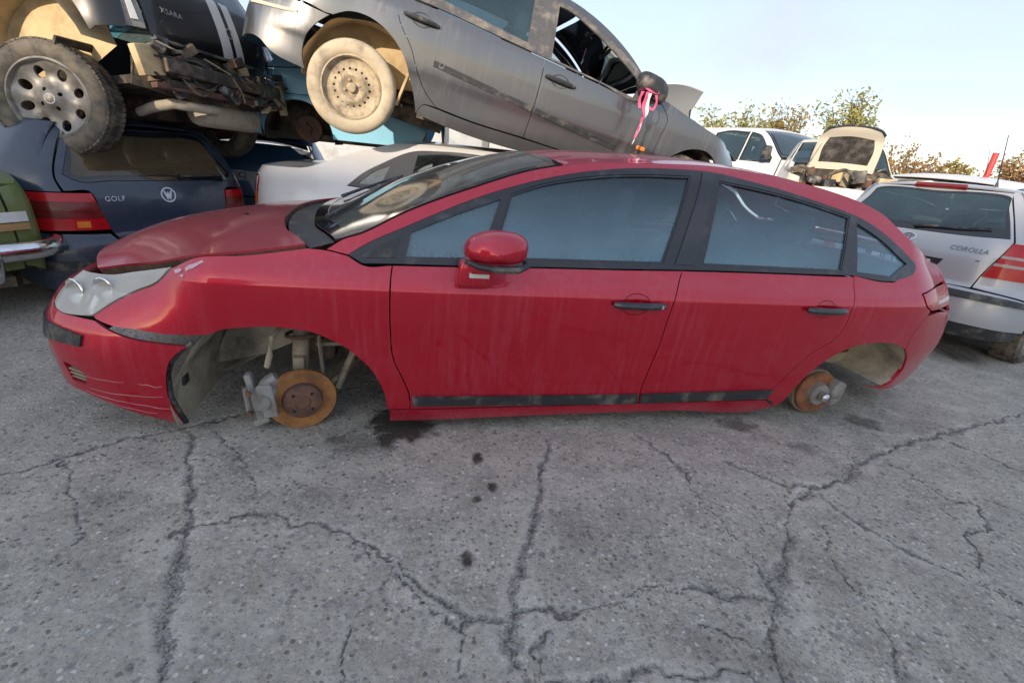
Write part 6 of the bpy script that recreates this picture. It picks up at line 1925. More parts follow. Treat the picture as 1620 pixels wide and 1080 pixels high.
# ------------------------------------------------------------------ light blue old saloon on a mid blue car, at the back
def light_blue():
    XT = 3.46
    sh = Shell([(-.75, 0), (-.73, .4), (-.65, .68), (-.3, .78), (.5, .80), (2.4, .80), (3.1, .77), (3.38, .70), (3.45, .4), (XT, 0)],
               [(0, .05), (.2, .02), (.5, 0), (.62, .0), (.66, .012), (.75, .012), (.83, .025), (.95, .08), (1.1, .15), (1.25, .24), (1.33, .34), (1.4, .5)],
               [(0, .05), (.4, 0), (.8, .08), (1.4, .6)], [(0, .05), (.4, 0), (.8, .05), (.9, .1), (1.4, .6)], (-.5, -.2), (3.1, 3.35),
               [(-.66, .78, .78), (-.3, .82, .85), (.3, .85, .9), (.5, .9, .97), (.95, 1.2, 1.25), (1.3, 1.26, 1.30), (1.75, 1.25, 1.29), (2.0, 1.18, 1.22), (2.3, .93, .97), (2.6, .89, .93), (3.2, .86, .9), (3.36, .84, .842)])
    M = T3(-4.35, 5.2, .86) @ RZ(8)
    c = Car('light_blue_saloon', 'light blue old saloon without wheels, raised on another car at the back', M, sh, 'sky_blue')
    L = sh.L
    zb = .29
    xc = 2.12
    ra = arc2(xc, .30, .30, 178, 2)
    c.side('rear_quarter', path(c.E(2.25, 3.25), [c.eq(3.25)] + c.X([(3.28, .5), (3.2, .3)]), c.X([(3.2, .3), (2.42, .3)]), c.X(ra[::-1]), c.X([(1.82, zb), (1.799, .40), (1.842, .537), (1.916, .67), (1.936, .835)]), c.X([(1.936, .835), (2.25, .865)]), [c.X([(2.25, .865)])[0], c.eq(2.25)]))
    c.side('rear_door', path(c.X([(1.05, .80), (1.936, .832)]), c.X([(1.936, .832), (1.916, .67), (1.842, .537), (1.799, .40), (1.80, zb)]), c.X([(1.80, zb), (1.05, zb)]), c.X([(1.05, zb), (1.05, .80)])))
    c.side('front_door', path(c.X([(.40, .80), (1.045, .80)]), c.X([(1.045, .80), (1.045, zb)]), c.X([(1.045, zb), (.38, zb)]), c.X([(.38, zb), (.40, .80)])))
    c.side('front_fender', path(c.E(-.5, .38), [c.eq(.38)] + c.X([(.38, zb)]), c.X([(.38, zb), (.30, zb)]), c.X(arc2(0, .30, .30, 2, 178)), c.X([(-.30, .3), (-.5, .3)]), [c.X([(-.5, .3)])[0], c.eq(-.5)]))
    c.side('belt_chrome', path(c.X([(.42, .815), (1.95, .845), (2.24, .872)]), c.X([(2.24, .872), (2.24, .858)]), c.X([(2.24, .858), (1.95, .831), (.42, .80)]), c.X([(.42, .80), (.42, .815)])), 'chrome', off=.012, lip=.01)
    c.side('swage_trim', path(c.X([(.3, .625), (3.2, .665)]), c.X([(3.2, .665), (3.2, .655)]), c.X([(3.2, .655), (.3, .615)]), c.X([(.3, .615), (.3, .625)])), 'black_plastic', off=.006, lip=.006)
    g1 = path(c.X([(1.10, 1.18), (1.55, 1.185), (1.72, 1.13), (1.90, .90)]), c.X([(1.90, .90), (1.86, .86)]), c.X([(1.86, .86), (1.10, .845)]), c.X([(1.10, .845), (1.10, 1.18)]))
    g0 = path(c.X([(.70, .95), (.98, 1.15), (1.04, 1.17)]), c.X([(1.04, 1.17), (1.04, .845)]), c.X([(1.04, .845), (.62, .835)]), c.X([(.62, .835), (.70, .95)]))
    rail = path(c.E(.46, 2.25), [c.eq(2.25)] + c.X([(2.25, .875)]), c.X([(2.25, .875), (1.95, .848), (.46, .82)]), [c.X([(.46, .82)])[0], c.eq(.46)])
    c.side('pillars', rail, holes=[g0, g1], gap=.002)
    for g in (g0, g1):
        c.side('window', g, 'glass_milky', off=-.004, lip=0, gap=-.003)
    ring = inset2(g1, -.022)
    c.side('window_chrome', [tuple(p) for p in ring], 'chrome', holes=[g1], off=.006, lip=.008, gap=0)
    for s in (1, -1):
        hd = join(xf(box(0, 0, 0, .12, .02, .022, .006), T3(1.84, -.815 * s, .735)), xf(box(0, 0, 0, .14, .006, .035, .004), T3(1.84, -.806 * s, .735)))
        mesh_obj('door_handle', hd[0], hd[1], 'chrome', c.o)
        hub = xf(lathe([(0, -.05), (.03, -.05), (.035, -.03), (.085, -.03), (.115, -.02), (.12, .04), (.10, .06), (0, .06)], 28), T3(2.18, -.66 * s, .37) @ (RZ(180) if s == -1 else Matrix.Identity(4)))
        h = mesh_obj('brake_drum', hub[0], hub[1], 'rust_dark', c.o, sharp=40)
        for k in range(4):
            a = k * PI / 2 + .3
            st = xf(lathe([(0, -.075), (.007, -.075), (.007, -.03)], 8), T3(2.18 + .055 * math.cos(a), -.66 * s, .37 + .055 * math.sin(a)) @ (RZ(180) if s == -1 else Matrix.Identity(4)))
            mesh_obj('wheel_stud', st[0], st[1], 'rust', h)
    ax = join(tube([(2.18, -.66, .37), (2.18, .66, .37)], .05, 8), box(1.3, 0, .30, 3.4, 1.25, .06), box(2.75, 0, .45, .9, 1.0, .3, .04))
    mesh_obj('underbody', ax[0], ax[1], 'underbody', c.o)
    c.archliner(xc, .30, .31, y0=.76)
    c.strip('boot_lid', 2.32, 3.3, gap=.003)
    c.strip('rear_window', 1.82, 2.28, 'glass_milky', m0=.06, lip=0)
    c.strip('roof', 1.0, 1.80, gap=.001)
    c.strip('windscreen', .50, .97, 'glass_milky', m0=.03, lip=0)
    c.strip('bonnet', -.6, .46)
    c.rear_sym('rear_panel', [(0, .84), (-.6, .84), (-.6, .32), (0, .32)])
    c.cabin(.4, 1.80, .32, .75, .68)
    return c


light_blue()


def mid_blue():
    XT = 3.55
    sh = Shell([(-.8, 0), (-.78, .35), (-.7, .62), (-.4, .78), (.2, .84), (1.8, .85), (2.6, .84), (3.1, .80), (3.38, .70), (3.5, .45), (XT, 0)],
               [(0, .08), (.15, .03), (.4, 0), (.6, .003), (.72, .03), (.8, .07), (.95, .15), (1.05, .21), (1.12, .30), (1.18, .45)],
               [(0, .08), (.3, 0), (.5, .06), (.65, .2), (1.2, .8)], [(0, .08), (.2, .0), (.5, .02), (.72, .06), (.9, .17), (1.05, .30), (1.2, .5)], (-.6, -.2), (3.05, 3.4),
               [(-.62, .62, .62), (-.3, .68, .73), (.2, .74, .80), (.5, .80, .88), (1.1, 1.06, 1.10), (1.5, 1.10, 1.14), (2.4, 1.10, 1.145), (2.8, 1.08, 1.12), (3.0, 1.04, 1.08), (3.2, .97, .995), (3.28, .955, .957)])
    M = T3(-2.95, 5.45, .08) @ RZ(-62) @ T3(-XT, 0, 0)
    c = Car('mid_blue_hatchback', 'medium blue car low in the gap between the dark blue hatchback and the silver saloon', M, sh, 'mid_blue')
    L = sh.L
    zb = .08
    dl = c.X([(.55, .83), (.9, .96), (1.2, 1.03), (1.6, 1.06), (2.3, 1.06), (2.7, 1.02), (2.9, .92)])
    g1 = path(c.X([(.75, .84), (.95, .95), (1.22, 1.01), (1.5, 1.035)]), c.X([(1.5, 1.035), (1.5, .81)]), c.X([(1.5, .81), (.75, .84)]))
    g2 = path(c.X([(1.62, 1.035), (2.25, 1.035), (2.55, 1.01), (2.75, .89)]), c.X([(2.75, .89), (2.7, .83)]), c.X([(2.7, .83), (1.62, .81)]), c.X([(1.62, .81), (1.62, 1.035)]))
    c.side('body_side', path(c.E(-.3, 3.1), [c.eq(3.1), (L - .62, .80)], [(L - .62, .80), (L - .62, .15)], [(L - .62, .15), (c.q(3.0), zb)], c.X([(3.0, zb), (-.3, zb)]), [c.X([(-.3, zb)])[0], c.eq(-.3)]), holes=[inset2(g1, -.02), inset2(g2, -.02)])
    for g in (g1, g2):
        c.side('window_surround', [tuple(p) for p in inset2(g, -.03)], 'trim_black', holes=[g], off=.004, gap=0)
        c.side('window', g, 'glass_milky', off=-.004, lip=0, gap=-.003)
    tg = c.rear_sym('tailgate', [(0, .95), (-.40, .95), (-.60, .80), (-.60, .48), (-.45, .40), (0, .40)])
    c.rear_sym('rear_bumper', [(0, .39), (-.45, .39), (-.62, .46), (-.62, .12), (0, .12)])
    c.rear('number_plate', [(-.26, .56), (.26, .56), (.26, .67), (-.26, .67)], 'plate_white', tg, off=.006, lip=.004)
    text_obj('plate_text', 'CJ', .085, c.at(L - .16, .615, .009), 'plate_ink', tg, .001)
    for s in (-1, 1):
        c.rear('tail_lamp', [(a * -s, b) for a, b in [(-.60, .74), (-.45, .74), (-.42, .54), (-.60, .54)]], 'lens_red_dark', off=.008, lip=.02)
    c.strip('roof', 1.15, 3.2, gap=.001)
    c.strip('windscreen', .5, 1.12, 'glass_clear', m0=.03, lip=0)
    c.strip('bonnet', -.5, .46)
    c.cabin(.4, 2.6, .1, .74, .72)
    return c


mid_blue()
# ------------------------------------------------------------------ silver estate at the right edge
paint('pale_silver', (.43, .45, .48), rough=.30, coat=.6, metal=.30, dust=.20, dustcol=(.45, .42, .38), streak=.4)
paint('white_paint', (.70, .70, .68), rough=.35, coat=.5, dust=.15, dustcol=(.5, .46, .40), streak=.4)
paint('cream_paint', (.70, .65, .55), rough=.4, coat=.4, dust=.2, dustcol=(.4, .33, .25), streak=.4)


lens('lens_dull', (.42, .33, .31))


def silver_estate():
    XT = 3.36
    WB = 2.49
    sh = Shell([(-.85, 0), (-.83, .3), (-.74, .58), (-.45, .76), (0, .83), (.6, .845), (1.8, .845), (2.6, .835), (3.0, .81), (3.2, .745), (3.32, .57), (3.35, .3), (XT, 0)],
               [(.1, .08), (.2, .04), (.4, .01), (.6, 0), (.75, .004), (.87, .02), (.95, .045), (1.1, .12), (1.25, .19), (1.32, .25), (1.37, .33), (1.42, .5)],
               [(.1, .06), (.3, 0), (.5, .02), (.65, .08), (.8, .25), (1.4, .9)],
               [(.1, .09), (.22, .05), (.30, .015), (.42, 0), (.52, .002), (.57, .03), (.62, .05), (.8, .055), (.93, .075), (1.0, .10), (1.2, .215), (1.33, .30), (1.42, .42)],
               (-.6, -.15), (2.95, 3.22),
               [(-.68, .70, .70), (-.4, .78, .82), (0, .84, .89), (.35, .89, .95), (.55, .96, 1.04), (1.1, 1.25, 1.30), (1.5, 1.31, 1.355), (2.3, 1.33, 1.38), (2.8, 1.335, 1.38), (2.95, 1.33, 1.365), (3.04, 1.325, 1.326)])
    M = T3(3.126, 4.124, -.003) @ RZ(-59.667) @ RY(-1.38) @ RX(-2.996) @ Matrix(((0, 1, 0, 0), (-1, 0, 0, 0), (0, 0, 1, 0), (0, 0, 0, 1))) @ T3(-XT, 0, 0)
    c = Car('silver_estate', 'silver estate car with its tail towards the camera, beside the red saloon boot', M, sh, 'pale_silver')
    L = sh.L
    zb = .20
    ar = lambda xc: arc2(xc, .29, .345, 184, -4)
    c.side('front_fender', path(c.E(-.35, .36), c.X([(.36, .89), (.45, .89)]), c.X([(.45, .89), (.46, zb)]), c.X([(.46, zb), (.345, zb)]), c.X(ar(0)[::-1]), c.X([(-.345, .27), (-.40, .5), (-.35, .79)])))
    c.side('front_door', path(c.X([(.45, .89), (1.50, .905)]), c.X([(1.50, .905), (1.50, zb)]), c.X([(1.50, zb), (.46, zb)]), c.X([(.46, zb), (.45, .89)])))
    c.side('rear_door', path(c.X([(1.50, .905), (2.42, .92)]), c.X([(2.42, .92), (2.36, .68), (2.18, .5), (2.06, zb)]), c.X([(2.06, zb), (1.50, zb)]), c.X([(1.50, zb), (1.50, .905)])))
    dl = c.X([(.53, .92), (.85, 1.09), (1.15, 1.22), (1.5, 1.265), (2.3, 1.285), (2.80, 1.275), (2.93, 1.25)])
    ee = c.E(.40, 2.98) + [(L - .56, 1.325)]
    c.side('body_side', path(ee, [(L - .56, 1.325), (L - .64, 1.15), (L - .70, .965)], [(L - .70, .965), (L - .57, .69), (L - .545, .60)], [(L - .545, .60), (c.q(3.05), .56), (c.q(2.86), .52)], c.X([(2.86, .52), (2.835, .34)]), c.X(ar(WB)[::-1])[1:], c.X([(2.145, .27), (2.06, zb)]), c.X([(2.06, zb), (2.18, .5), (2.36, .68), (2.42, .92)]), c.X([(2.42, .92), (3.02, .96)]), c.X([(3.02, .96), (2.93, 1.25)]), dl[::-1], [dl[0], c.eq(.40)]), gap=.002)
    g1 = path(c.X([(.66, .94), (.9, 1.07), (1.18, 1.20), (1.44, 1.24)]), c.X([(1.44, 1.24), (1.44, .935)]), c.X([(1.44, .935), (.66, .94)]))
    g2 = path(c.X([(1.55, 1.245), (2.25, 1.26)]), c.X([(2.25, 1.26), (2.30, .955)]), c.X([(2.30, .955), (1.55, .94)]), c.X([(1.55, .94), (1.55, 1.245)]))
    g3 = path(c.X([(2.36, 1.262), (2.78, 1.252), (2.88, 1.23)]), c.X([(2.88, 1.23), (2.95, .985)]), c.X([(2.95, .985), (2.40, .96)]), c.X([(2.40, .96), (2.36, 1.262)]))
    c.side('window_surround', path(dl, c.X([(2.93, 1.25), (3.02, .96)]), c.X([(3.02, .96), (2.42, .925), (.53, .90)]), [c.X([(.53, .90)])[0], dl[0]]), 'trim_black', holes=[g1, g2, g3], off=.003)
    for g in (g1, g2, g3):
        c.side('window', g, 'glass_dark', off=-.005, lip=0, gap=-.003)
    # tailgate: big wrap-round screen with black foot, plate recess, lettering
    gl = path([(0, 1.292), (-.45, 1.292), (-.535, 1.275)], [(-.535, 1.275), (-.61, 1.12), (-.655, .985)], [(-.655, .985), (-.3, .968), (0, .965)])
    glf = gl + [(-a, b) for a, b in gl[::-1] if abs(a) > 1e-6]
    tg = c.rear_sym('tailgate', path([(0, 1.318), (-.40, 1.318), (-.55, 1.314)], [(-.55, 1.314), (-.63, 1.15), (-.688, .965)], [(-.688, .965), (-.565, .69), (-.535, .595)], [(-.535, .595), (-.3, .59), (0, .588)]), holes=[glf])
    q_ = [(L + a, b) for a, b in glf]
    inn = path([(0, 1.275), (-.44, 1.275), (-.515, 1.26)], [(-.515, 1.26), (-.575, 1.13), (-.605, 1.045)], [(-.605, 1.045), (-.3, 1.025), (0, 1.02)])
    inn = [(L + a, b) for a, b in inn + [(-a, b) for a, b in inn[::-1] if abs(a) > 1e-6]]
    panel('rear_window_border', sh.wall, q_, 'gloss_black', tg, holes=[inn], off=.002, lip=.006, gap=.001)
    panel('rear_window', sh.wall, inn, 'glass_dark', tg, off=0, lip=0, gap=-.002)
    # headrests seen through the screen are in seats(); wiper
    wp = [c.at(L + a, b, .022).translation for a, b in ((.0, .99), (.10, 1.0), (.3, 1.01), (.50, 1.03))]
    wv = tube(wp, [.014, .009, .008, .006], 6)
    mesh_obj('rear_wiper', wv[0], wv[1], 'black_plastic', tg)
    c.rear('brake_light', [(-.19, 1.306), (.19, 1.306), (.19, 1.332), (-.19, 1.332)], 'lens_red_dark', off=.035, lip=.04)
    c.rear('garnish_line', [(-.52, .792), (.52, .792), (.52, .802), (-.52, .802)], 'trim_grey', tg, off=.004, lip=.004, gap=0)
    rec = c.rear('plate_recess', path([(-.30, .775), (.30, .775)], [(.30, .775), (.235, .63)], [(.235, .63), (-.235, .63)], [(-.235, .63), (-.30, .775)]), 'trim_black', tg, off=.003, lip=.004)
    c.rear('number_plate', [(-.22, .645), (.22, .645), (.22, .755), (-.22, .755)], 'plate_white', rec, off=.008, lip=.004)
    text_obj('plate_text', 'B 19 JD', .095, c.at(L, .70, .011), 'plate_ink', rec, .001)
    # emblem and name
    Mb = c.at(L, .905, .006)
    em = plate('badge', [(.062 * math.cos(a), .036 * math.sin(a)) for a in np.linspace(0, 2 * PI, 33)[:-1]], .005, Mb, 'badge_silver', tg, [[(.047 * math.cos(a), .029 * math.sin(a)) for a in np.linspace(0, 2 * PI, 33)[:-1]]])
    for a_, b_, px, py in ((.018, .030, 0, 0), (.036, .013, 0, .014)):
        plate('badge_ring', [(a_ * math.cos(a) + px, b_ * math.sin(a) + py) for a in np.linspace(0, 2 * PI, 25)[:-1]], .004, Mb, 'badge_dark', em, [[((a_ - .006) * math.cos(a) + px, (b_ - .006) * math.sin(a) + py) for a in np.linspace(0, 2 * PI, 25)[:-1]]])
    text_obj('lettering', 'COROLLA', .050, c.at(L + .42, .868, .003), 'badge_dark', tg, .002, .25, 1.05)
    # lamps in bands
    for s in (-1, 1):
        f = lambda z: -.685 + (.955 - z) / .265 * .115
        lo = None
        for z0, z1, mt in ((.862, .955, 'lens_red'), (.842, .862, 'lens_dull'), (.802, .842, 'lens_red'), (.782, .802, 'lens_dull'), (.690, .782, 'lens_red')):
            o = [(f(z1), z1), (f(z0), z0), (-1.02, z0), (-1.02, z1)]
            pn = c.rear('tail_lamp' if lo is None else 'lamp_band', [(a * -s, b) for a, b in path(*[[o[i], o[(i + 1) % 4]] for i in range(4)])], mt, lo, off=.006, lip=.02, gap=.0008)
            lo = lo or pn
    # bumper: silver blade, black rub strip, black apron
    hb = path([(0, .582), (-.55, .588), (c.q(3.05) - L, .552), (c.q(2.875) - L, .515)], [(c.q(2.875) - L, .515), (c.q(2.85) - L, .30)], [(c.q(2.85) - L, .30), (-.75, .315), (0, .325)])
    bp = c.rear_sym('rear_bumper', hb, lip=.02)
    c.rear_sym('bumper_strip', path([(0, .565), (-.6, .560), (c.q(3.0) - L, .54)], [(c.q(3.0) - L, .54), (c.q(3.0) - L, .495)], [(c.q(3.0) - L, .495), (-.6, .510), (0, .515)]), 'black_plastic', bp, off=.014, lip=.016)
    c.rear_sym('bumper_apron', path([(0, .322), (-.75, .312), (c.q(2.86) - L, .298)], [(c.q(2.86) - L, .298), (c.q(2.90) - L, .22)], [(c.q(2.90) - L, .22), (0, .20)]), 'black_plastic', bp, off=-.01, lip=.02)
    ho = xf(lathe([(0, -.008), (.014, -.006), (.016, .002)], 12), c.at(L + .42, .45, .0) @ RX(90))
    mesh_obj('tow_cover', ho[0], ho[1], 'rust_dark', bp)
    # aerial
    pz = sh.top(np.array([2.55]), np.array([.18]))[0]
    an = join(tube([(2.55, .18, pz[2] - .005), (2.57, .18, pz[2] + .05)], [.022, .008], 8), tube([(2.57, .18, pz[2] + .05), (2.72, .17, pz[2] + .40)], [.005, .003], 6))
    mesh_obj('aerial', an[0], an[1], 'black_plastic', c.o)
    for s in (-1, 1):
        # roof rails
        pts = []
        for t in np.linspace(0, 1, 12):
            x = 1.3 + 1.5 * t
            p = sh.top(np.array([x]), np.array([-sh.ye(x) * .90]))[0]
            pts.append((p[0], p[1] * s, p[2] + .035 * min(1, 8 * t * (1 - t)) + .005))
        rv = tube(pts, .011, 7)
        mesh_obj('roof_rail', rv[0], rv[1], 'trim_black', c.o)
        wheel(c.o, T3(WB, -.715 * s, .29) @ (RZ(180) if s == -1 else Matrix.Identity(4)), .29, .185, .19, 'rubber', 'alloy', 'steel', True, 'alloy')
        wheel(c.o, T3(0, -.715 * s, .29) @ (RZ(180) if s == -1 else Matrix.Identity(4)), .29, .185, .19, 'rubber', 'alloy', 'plain', False, 'alloy')
    un = join(box(1.3, 0, .25, 1.9, 1.4, .05), box(WB + .4, 0, .36, .85, 1.0, .16, .03), box(0, 0, .4, .9, .9, .3, .03), tube([(WB, -.66, .29), (WB, .66, .29)], .045, 8))
    mesh_obj('underbody', un[0], un[1], 'underbody', c.o)
    c.archliner(WB, .29, .355, y0=.79)
    c.archliner(0, .29, .355, y0=.78)
    c.strip('roof', 1.13, 3.0, b0=-.05, gap=.001)
    c.strip('windscreen', .48, 1.09, 'glass_clear', m0=.03, b0=-.08, b1=-.05, lip=0)
    c.strip('bonnet', -.5, .40, b0=-.1, b1=-.08)
    panel('front_bumper', sh.wall, [(-.9, .2), (.9, .2), (.95, .55), (.6, .62), (0, .66), (-.6, .62), (-.95, .55)], c.m, c.o)
    c.cabin(.4, 2.12, .28, .88, .72)
    c.seats(((1.42, False), (2.05, True)), .45, .62)
    return c


silver_estate()


# ------------------------------------------------------------------ vehicles further back on the right
def white_pickup():
    XT = 2.12
    sh = Shell([(-.78, 0), (-.77, .4), (-.70, .74), (-.4, .86), (.3, .90), (1.6, .90), (2.0, .88), (2.09, .78), (2.115, .4), (XT, 0)],
               [(.2, .06), (.4, .02), (.7, 0), (1.1, .005), (1.25, .03), (1.35, .05), (1.6, .12), (1.85, .20), (1.93, .27), (2.0, .42)],
               [(.2, .05), (.5, 0), (.9, .03), (1.1, .1), (1.25, .3), (2, .9)], [(.2, .03), (.6, 0), (1.3, .01), (1.6, .05), (1.9, .10), (2.0, .25)], (-.55, -.2), (1.9, 2.08),
               [(-.62, 1.12, 1.12), (-.3, 1.20, 1.24), (.1, 1.28, 1.33), (.32, 1.36, 1.42), (.42, 1.44, 1.52), (.86, 1.86, 1.91), (1.05, 1.91, 1.96), (1.6, 1.915, 1.965), (1.9, 1.90, 1.95), (1.99, 1.88, 1.882)])
    M = T3(6.0, 10.16, 0) @ RZ(120.3) @ Matrix.Diagonal((1.34, 1.34, 1.125, 1))
    c = Car('white_pickup', 'white pickup cab with dark side windows, between grey estate and raised cream bonnet', M, sh, 'white_paint', 'pickup')
    L = sh.L
    zb = .30
    d = c.X
    gf = path(d([(.56, 1.42), (.72, 1.60), (.90, 1.78), (1.05, 1.82)]), d([(1.05, 1.82), (1.05, 1.37)]), d([(1.05, 1.37), (.56, 1.36)]), d([(.56, 1.36), (.56, 1.42)]))
    gr = path(d([(1.12, 1.825), (1.60, 1.825), (1.68, 1.80)]), d([(1.68, 1.80), (1.70, 1.40)]), d([(1.70, 1.40), (1.12, 1.37)]), d([(1.12, 1.37), (1.12, 1.825)]))
    c.side('body_side', path(c.E(.40, 1.98), [c.eq(1.98), (L - .70, 1.6), (L - .70, .5)], [(L - .70, .5), (c.q(1.95), zb)], d([(1.95, zb), (.45, zb)]), d([(.45, zb), (.40, 1.30)]), [d([(.40, 1.30)])[0], c.eq(.40)]), holes=[inset2(gf, -.02), inset2(gr, -.02)], gap=.002)
    for g in (gf, gr):
        c.side('window_seal', [tuple(p) for p in inset2(g, -.022)], 'trim_black', holes=[g], off=.004, gap=0)
        c.side('window', g, 'glass_dark', off=-.004, lip=0, gap=-.003)
    c.side('front_fender', path(c.E(-.45, .38), [c.eq(.38)] + d([(.42, zb)]), d([(.42, zb), (.38, zb)]), d(arc2(0, .36, .38, -8, 188)), d([(-.38, .3), (-.5, .5), (-.45, 1.14)])))
    for s in (-1, 1):
        c.rear('tail_lamp', [(a * -s, b) for a, b in [(-.80, 1.82), (-.66, 1.82), (-.66, 1.70), (-.80, 1.70)]], 'lens_red', off=.012, lip=.02)
        mi = join(box(.55, .98 * s, 1.50, .10, .12, .22, .03), tube([(.58, .98 * s, 1.45), (.60, .86 * s, 1.42)], .02, 6))
        mesh_obj('door_mirror', mi[0], mi[1], 'black_plastic', c.o)
        wheel(c.o, T3(0, -.76 * s, .34) @ (RZ(180) if s == -1 else Matrix.Identity(4)), .34, .2, .21, 'rubber', 'alloy', 'plain')
        wheel(c.o, T3(3.0, -.76 * s, .34) @ (RZ(180) if s == -1 else Matrix.Identity(4)), .34, .2, .21, 'rubber', 'alloy', 'plain')
    c.strip('windscreen_border', .42, .86, 'gloss_black', m0=.03, b0=-.10, b1=-.05, off=-.004, lip=.01)
    c.strip('windscreen', .46, .82, 'glass_dark', m0=.07, b0=-.10, b1=-.05, lip=0, off=.002)
    c.strip('roof', .90, 1.97, b0=-.05, gap=.001)
    c.strip('bonnet', -.55, .38, b0=-.05, b1=-.10)
    c.rear_sym('cab_back', [(0, 1.86), (-.66, 1.86), (-.68, .5), (0, .5)])
    panel('front_bumper', sh.wall, [(-.95, .3), (.95, .3), (.95, .7), (0, .75), (-.95, .7)], c.m, c.o)
    panel('grille', sh.wall, [(-.9, .76), (.9, .76), (.85, 1.08), (0, 1.1), (-.85, 1.08)], 'black_plastic', c.o)
    bed = join(box(3.1, 0, .80, 1.9, 1.7, .08), box(3.1, -.85, 1.0, 1.9, .05, .45), box(3.1, .85, 1.0, 1.9, .05, .45), box(4.04, 0, 1.0, .05, 1.7, .45), box(1.5, 0, .55, 4.2, .8, .16))
    mesh_obj('load_bed', bed[0], bed[1], 'white_paint', c.o, smooth=False)
    c.cabin(.4, 1.95, .5, 1.25, .78)
    return c


white_pickup()


def cream_car():
    sh = Shell([(-.80, 0), (-.79, .35), (-.72, .66), (-.4, .80), (.3, .84), (1.8, .84), (2.4, .82), (2.7, .72), (2.78, .4), (2.8, 0)],
               [(.2, .06), (.4, .02), (.7, 0), (1.0, .004), (1.15, .03), (1.3, .08), (1.6, .20), (1.75, .30), (1.85, .5)],
               [(.2, .05), (.5, 0), (.85, .03), (1.0, .1), (1.15, .25), (1.9, .9)], [(.2, .05), (.6, 0), (1.2, .05), (1.5, .15), (1.9, .5)], (-.55, -.2), (2.4, 2.7),
               [(-.60, 1.02, 1.02), (-.3, 1.12, 1.13), (.2, 1.20, 1.22), (.45, 1.26, 1.32), (.95, 1.62, 1.66), (1.3, 1.68, 1.72), (2.0, 1.68, 1.72), (2.4, 1.60, 1.64), (2.6, 1.5, 1.51)])
    M = T3(4.15, 6.96, .31) @ RZ(67.9) @ Matrix.Diagonal((.8, .8, .9, 1))
    c = Car('cream_van', 'cream coloured vehicle with its bonnet propped open over a dirty engine', M, sh, 'cream_paint', 'van')
    L = sh.L
    d = c.X
    zb = .25
    c.side('front_fender', path(c.E(-.50, .42), [c.eq(.42)] + d([(.44, zb)]), d([(.44, zb), (.36, zb)]), d(arc2(0, .26, .45, 0, 180)), d([(-.36, .3), (-.5, .5)]), [d([(-.5, .5)])[0], c.eq(-.50)]), lip=.03)
    g = path(d([(.75, 1.30), (1.05, 1.54), (1.45, 1.58)]), d([(1.45, 1.58), (1.45, 1.26)]), d([(1.45, 1.26), (.75, 1.24)]), d([(.75, 1.24), (.75, 1.30)]))
    c.side('body_side', path(c.E(.44, 2.55), [c.eq(2.55), (L - .6, 1.0), (L - .6, .4)], [(L - .6, .4), (c.q(2.4), zb)], d([(2.4, zb), (.46, zb)]), [d([(.46, zb)])[0], c.eq(.44)]), holes=[inset2(g, -.01)])
    c.side('window', g, 'glass_dark', off=-.004, lip=0, gap=-.012)
    c.strip('roof', 1.0, 2.5, gap=.001)
    c.strip('windscreen', .50, .96, 'glass_dark', m0=.04, b0=-.06, lip=0)
    c.rear_sym('rear_panel', [(0, 1.5), (-.55, 1.45), (-.58, .4), (0, .4)])
    panel('front_panel', sh.wall, [(-.95, .3), (.95, .3), (.95, .85), (.5, .98), (0, 1.0), (-.5, .98), (-.95, .85)], 'cream_paint', c.o)
    # engine bay and what sits in it
    eb = join(box(-.05, 0, .62, .95, 1.2, .05), box(.44, 0, .95, .05, 1.35, .62), box(-.05, -.62, .85, .95, .04, .5), box(-.05, .62, .85, .95, .04, .5))
    b = mesh_obj('engine_bay', eb[0], eb[1], 'underbody', c.o, smooth=False)
    r = random.Random(11)
    for k in range(26):
        x = r.uniform(-.45, .35)
        y = r.uniform(-.55, .55)
        z = r.uniform(.95, 1.16)
        w = [r.uniform(.06, .22) for _ in range(3)]
        bx = xf(box(0, 0, 0, *w, .015), T3(x, y, z) @ RZ(r.uniform(-30, 30)) @ RX(r.uniform(-20, 20)))
        mesh_obj('engine_part', bx[0], bx[1], r.choice(['dusty_metal', 'rust_dark', 'black_plastic', 'cast_grey', 'black_plastic', 'liner_sand']), b)
    for k in range(6):
        p0 = (r.uniform(-.4, .3), r.uniform(-.5, .5), 1.12)
        hv = tube(spl([p0, (p0[0] + .1, p0[1] + .15, 1.24), (p0[0] + .15, p0[1] + .35, 1.16)], .04), .022, 7)
        mesh_obj('hose', hv[0], hv[1], 'rubber', b)
    # raised bonnet: skin, inner frame, dark felt
    Mb = T3(.42, 0, 1.26) @ RY(64) @ RZ(180) @ Matrix.Scale(.80, 4)      # local x runs from hinge to leading edge
    n = 15
    out = path([(0, -.62), (.45, -.60), (.70, -.55), (.80, -.46)], [(.80, -.46), (.85, -.25), (.865, 0), (.85, .25), (.80, .46)], [(.80, .46), (.70, .55), (.45, .60), (0, .62)], [(0, .62), (0, -.62)])
    dome = lambda x, y: -.05 * (y / .62)**2 - .10 * sstep(.55, .88, x)
    bo = plate('bonnet', [(x, y) for x, y in out], .008, Mb, 'cream_paint', c.o, (), (.06, .06), dome)
    inner_ = path([(.14, -.46), (.45, -.46), (.62, -.40)], [(.62, -.40), (.66, 0), (.62, .40)], [(.62, .40), (.45, .46), (.14, .46)], [(.14, .46), (.14, -.46)])
    d2 = lambda x, y: dome(x, y) - .030
    plate('bonnet_frame', [(x * .985 + .004, y * .97) for x, y in out], .02, Mb, 'cream_paint', bo, [inner_], (.06, .06), d2)
    simple('felt', (.03, .028, .027), .95, var=.6, scale=18, dirt=(.13, .12, .115), dirtamt=.5, dscale=7, bump=.6)
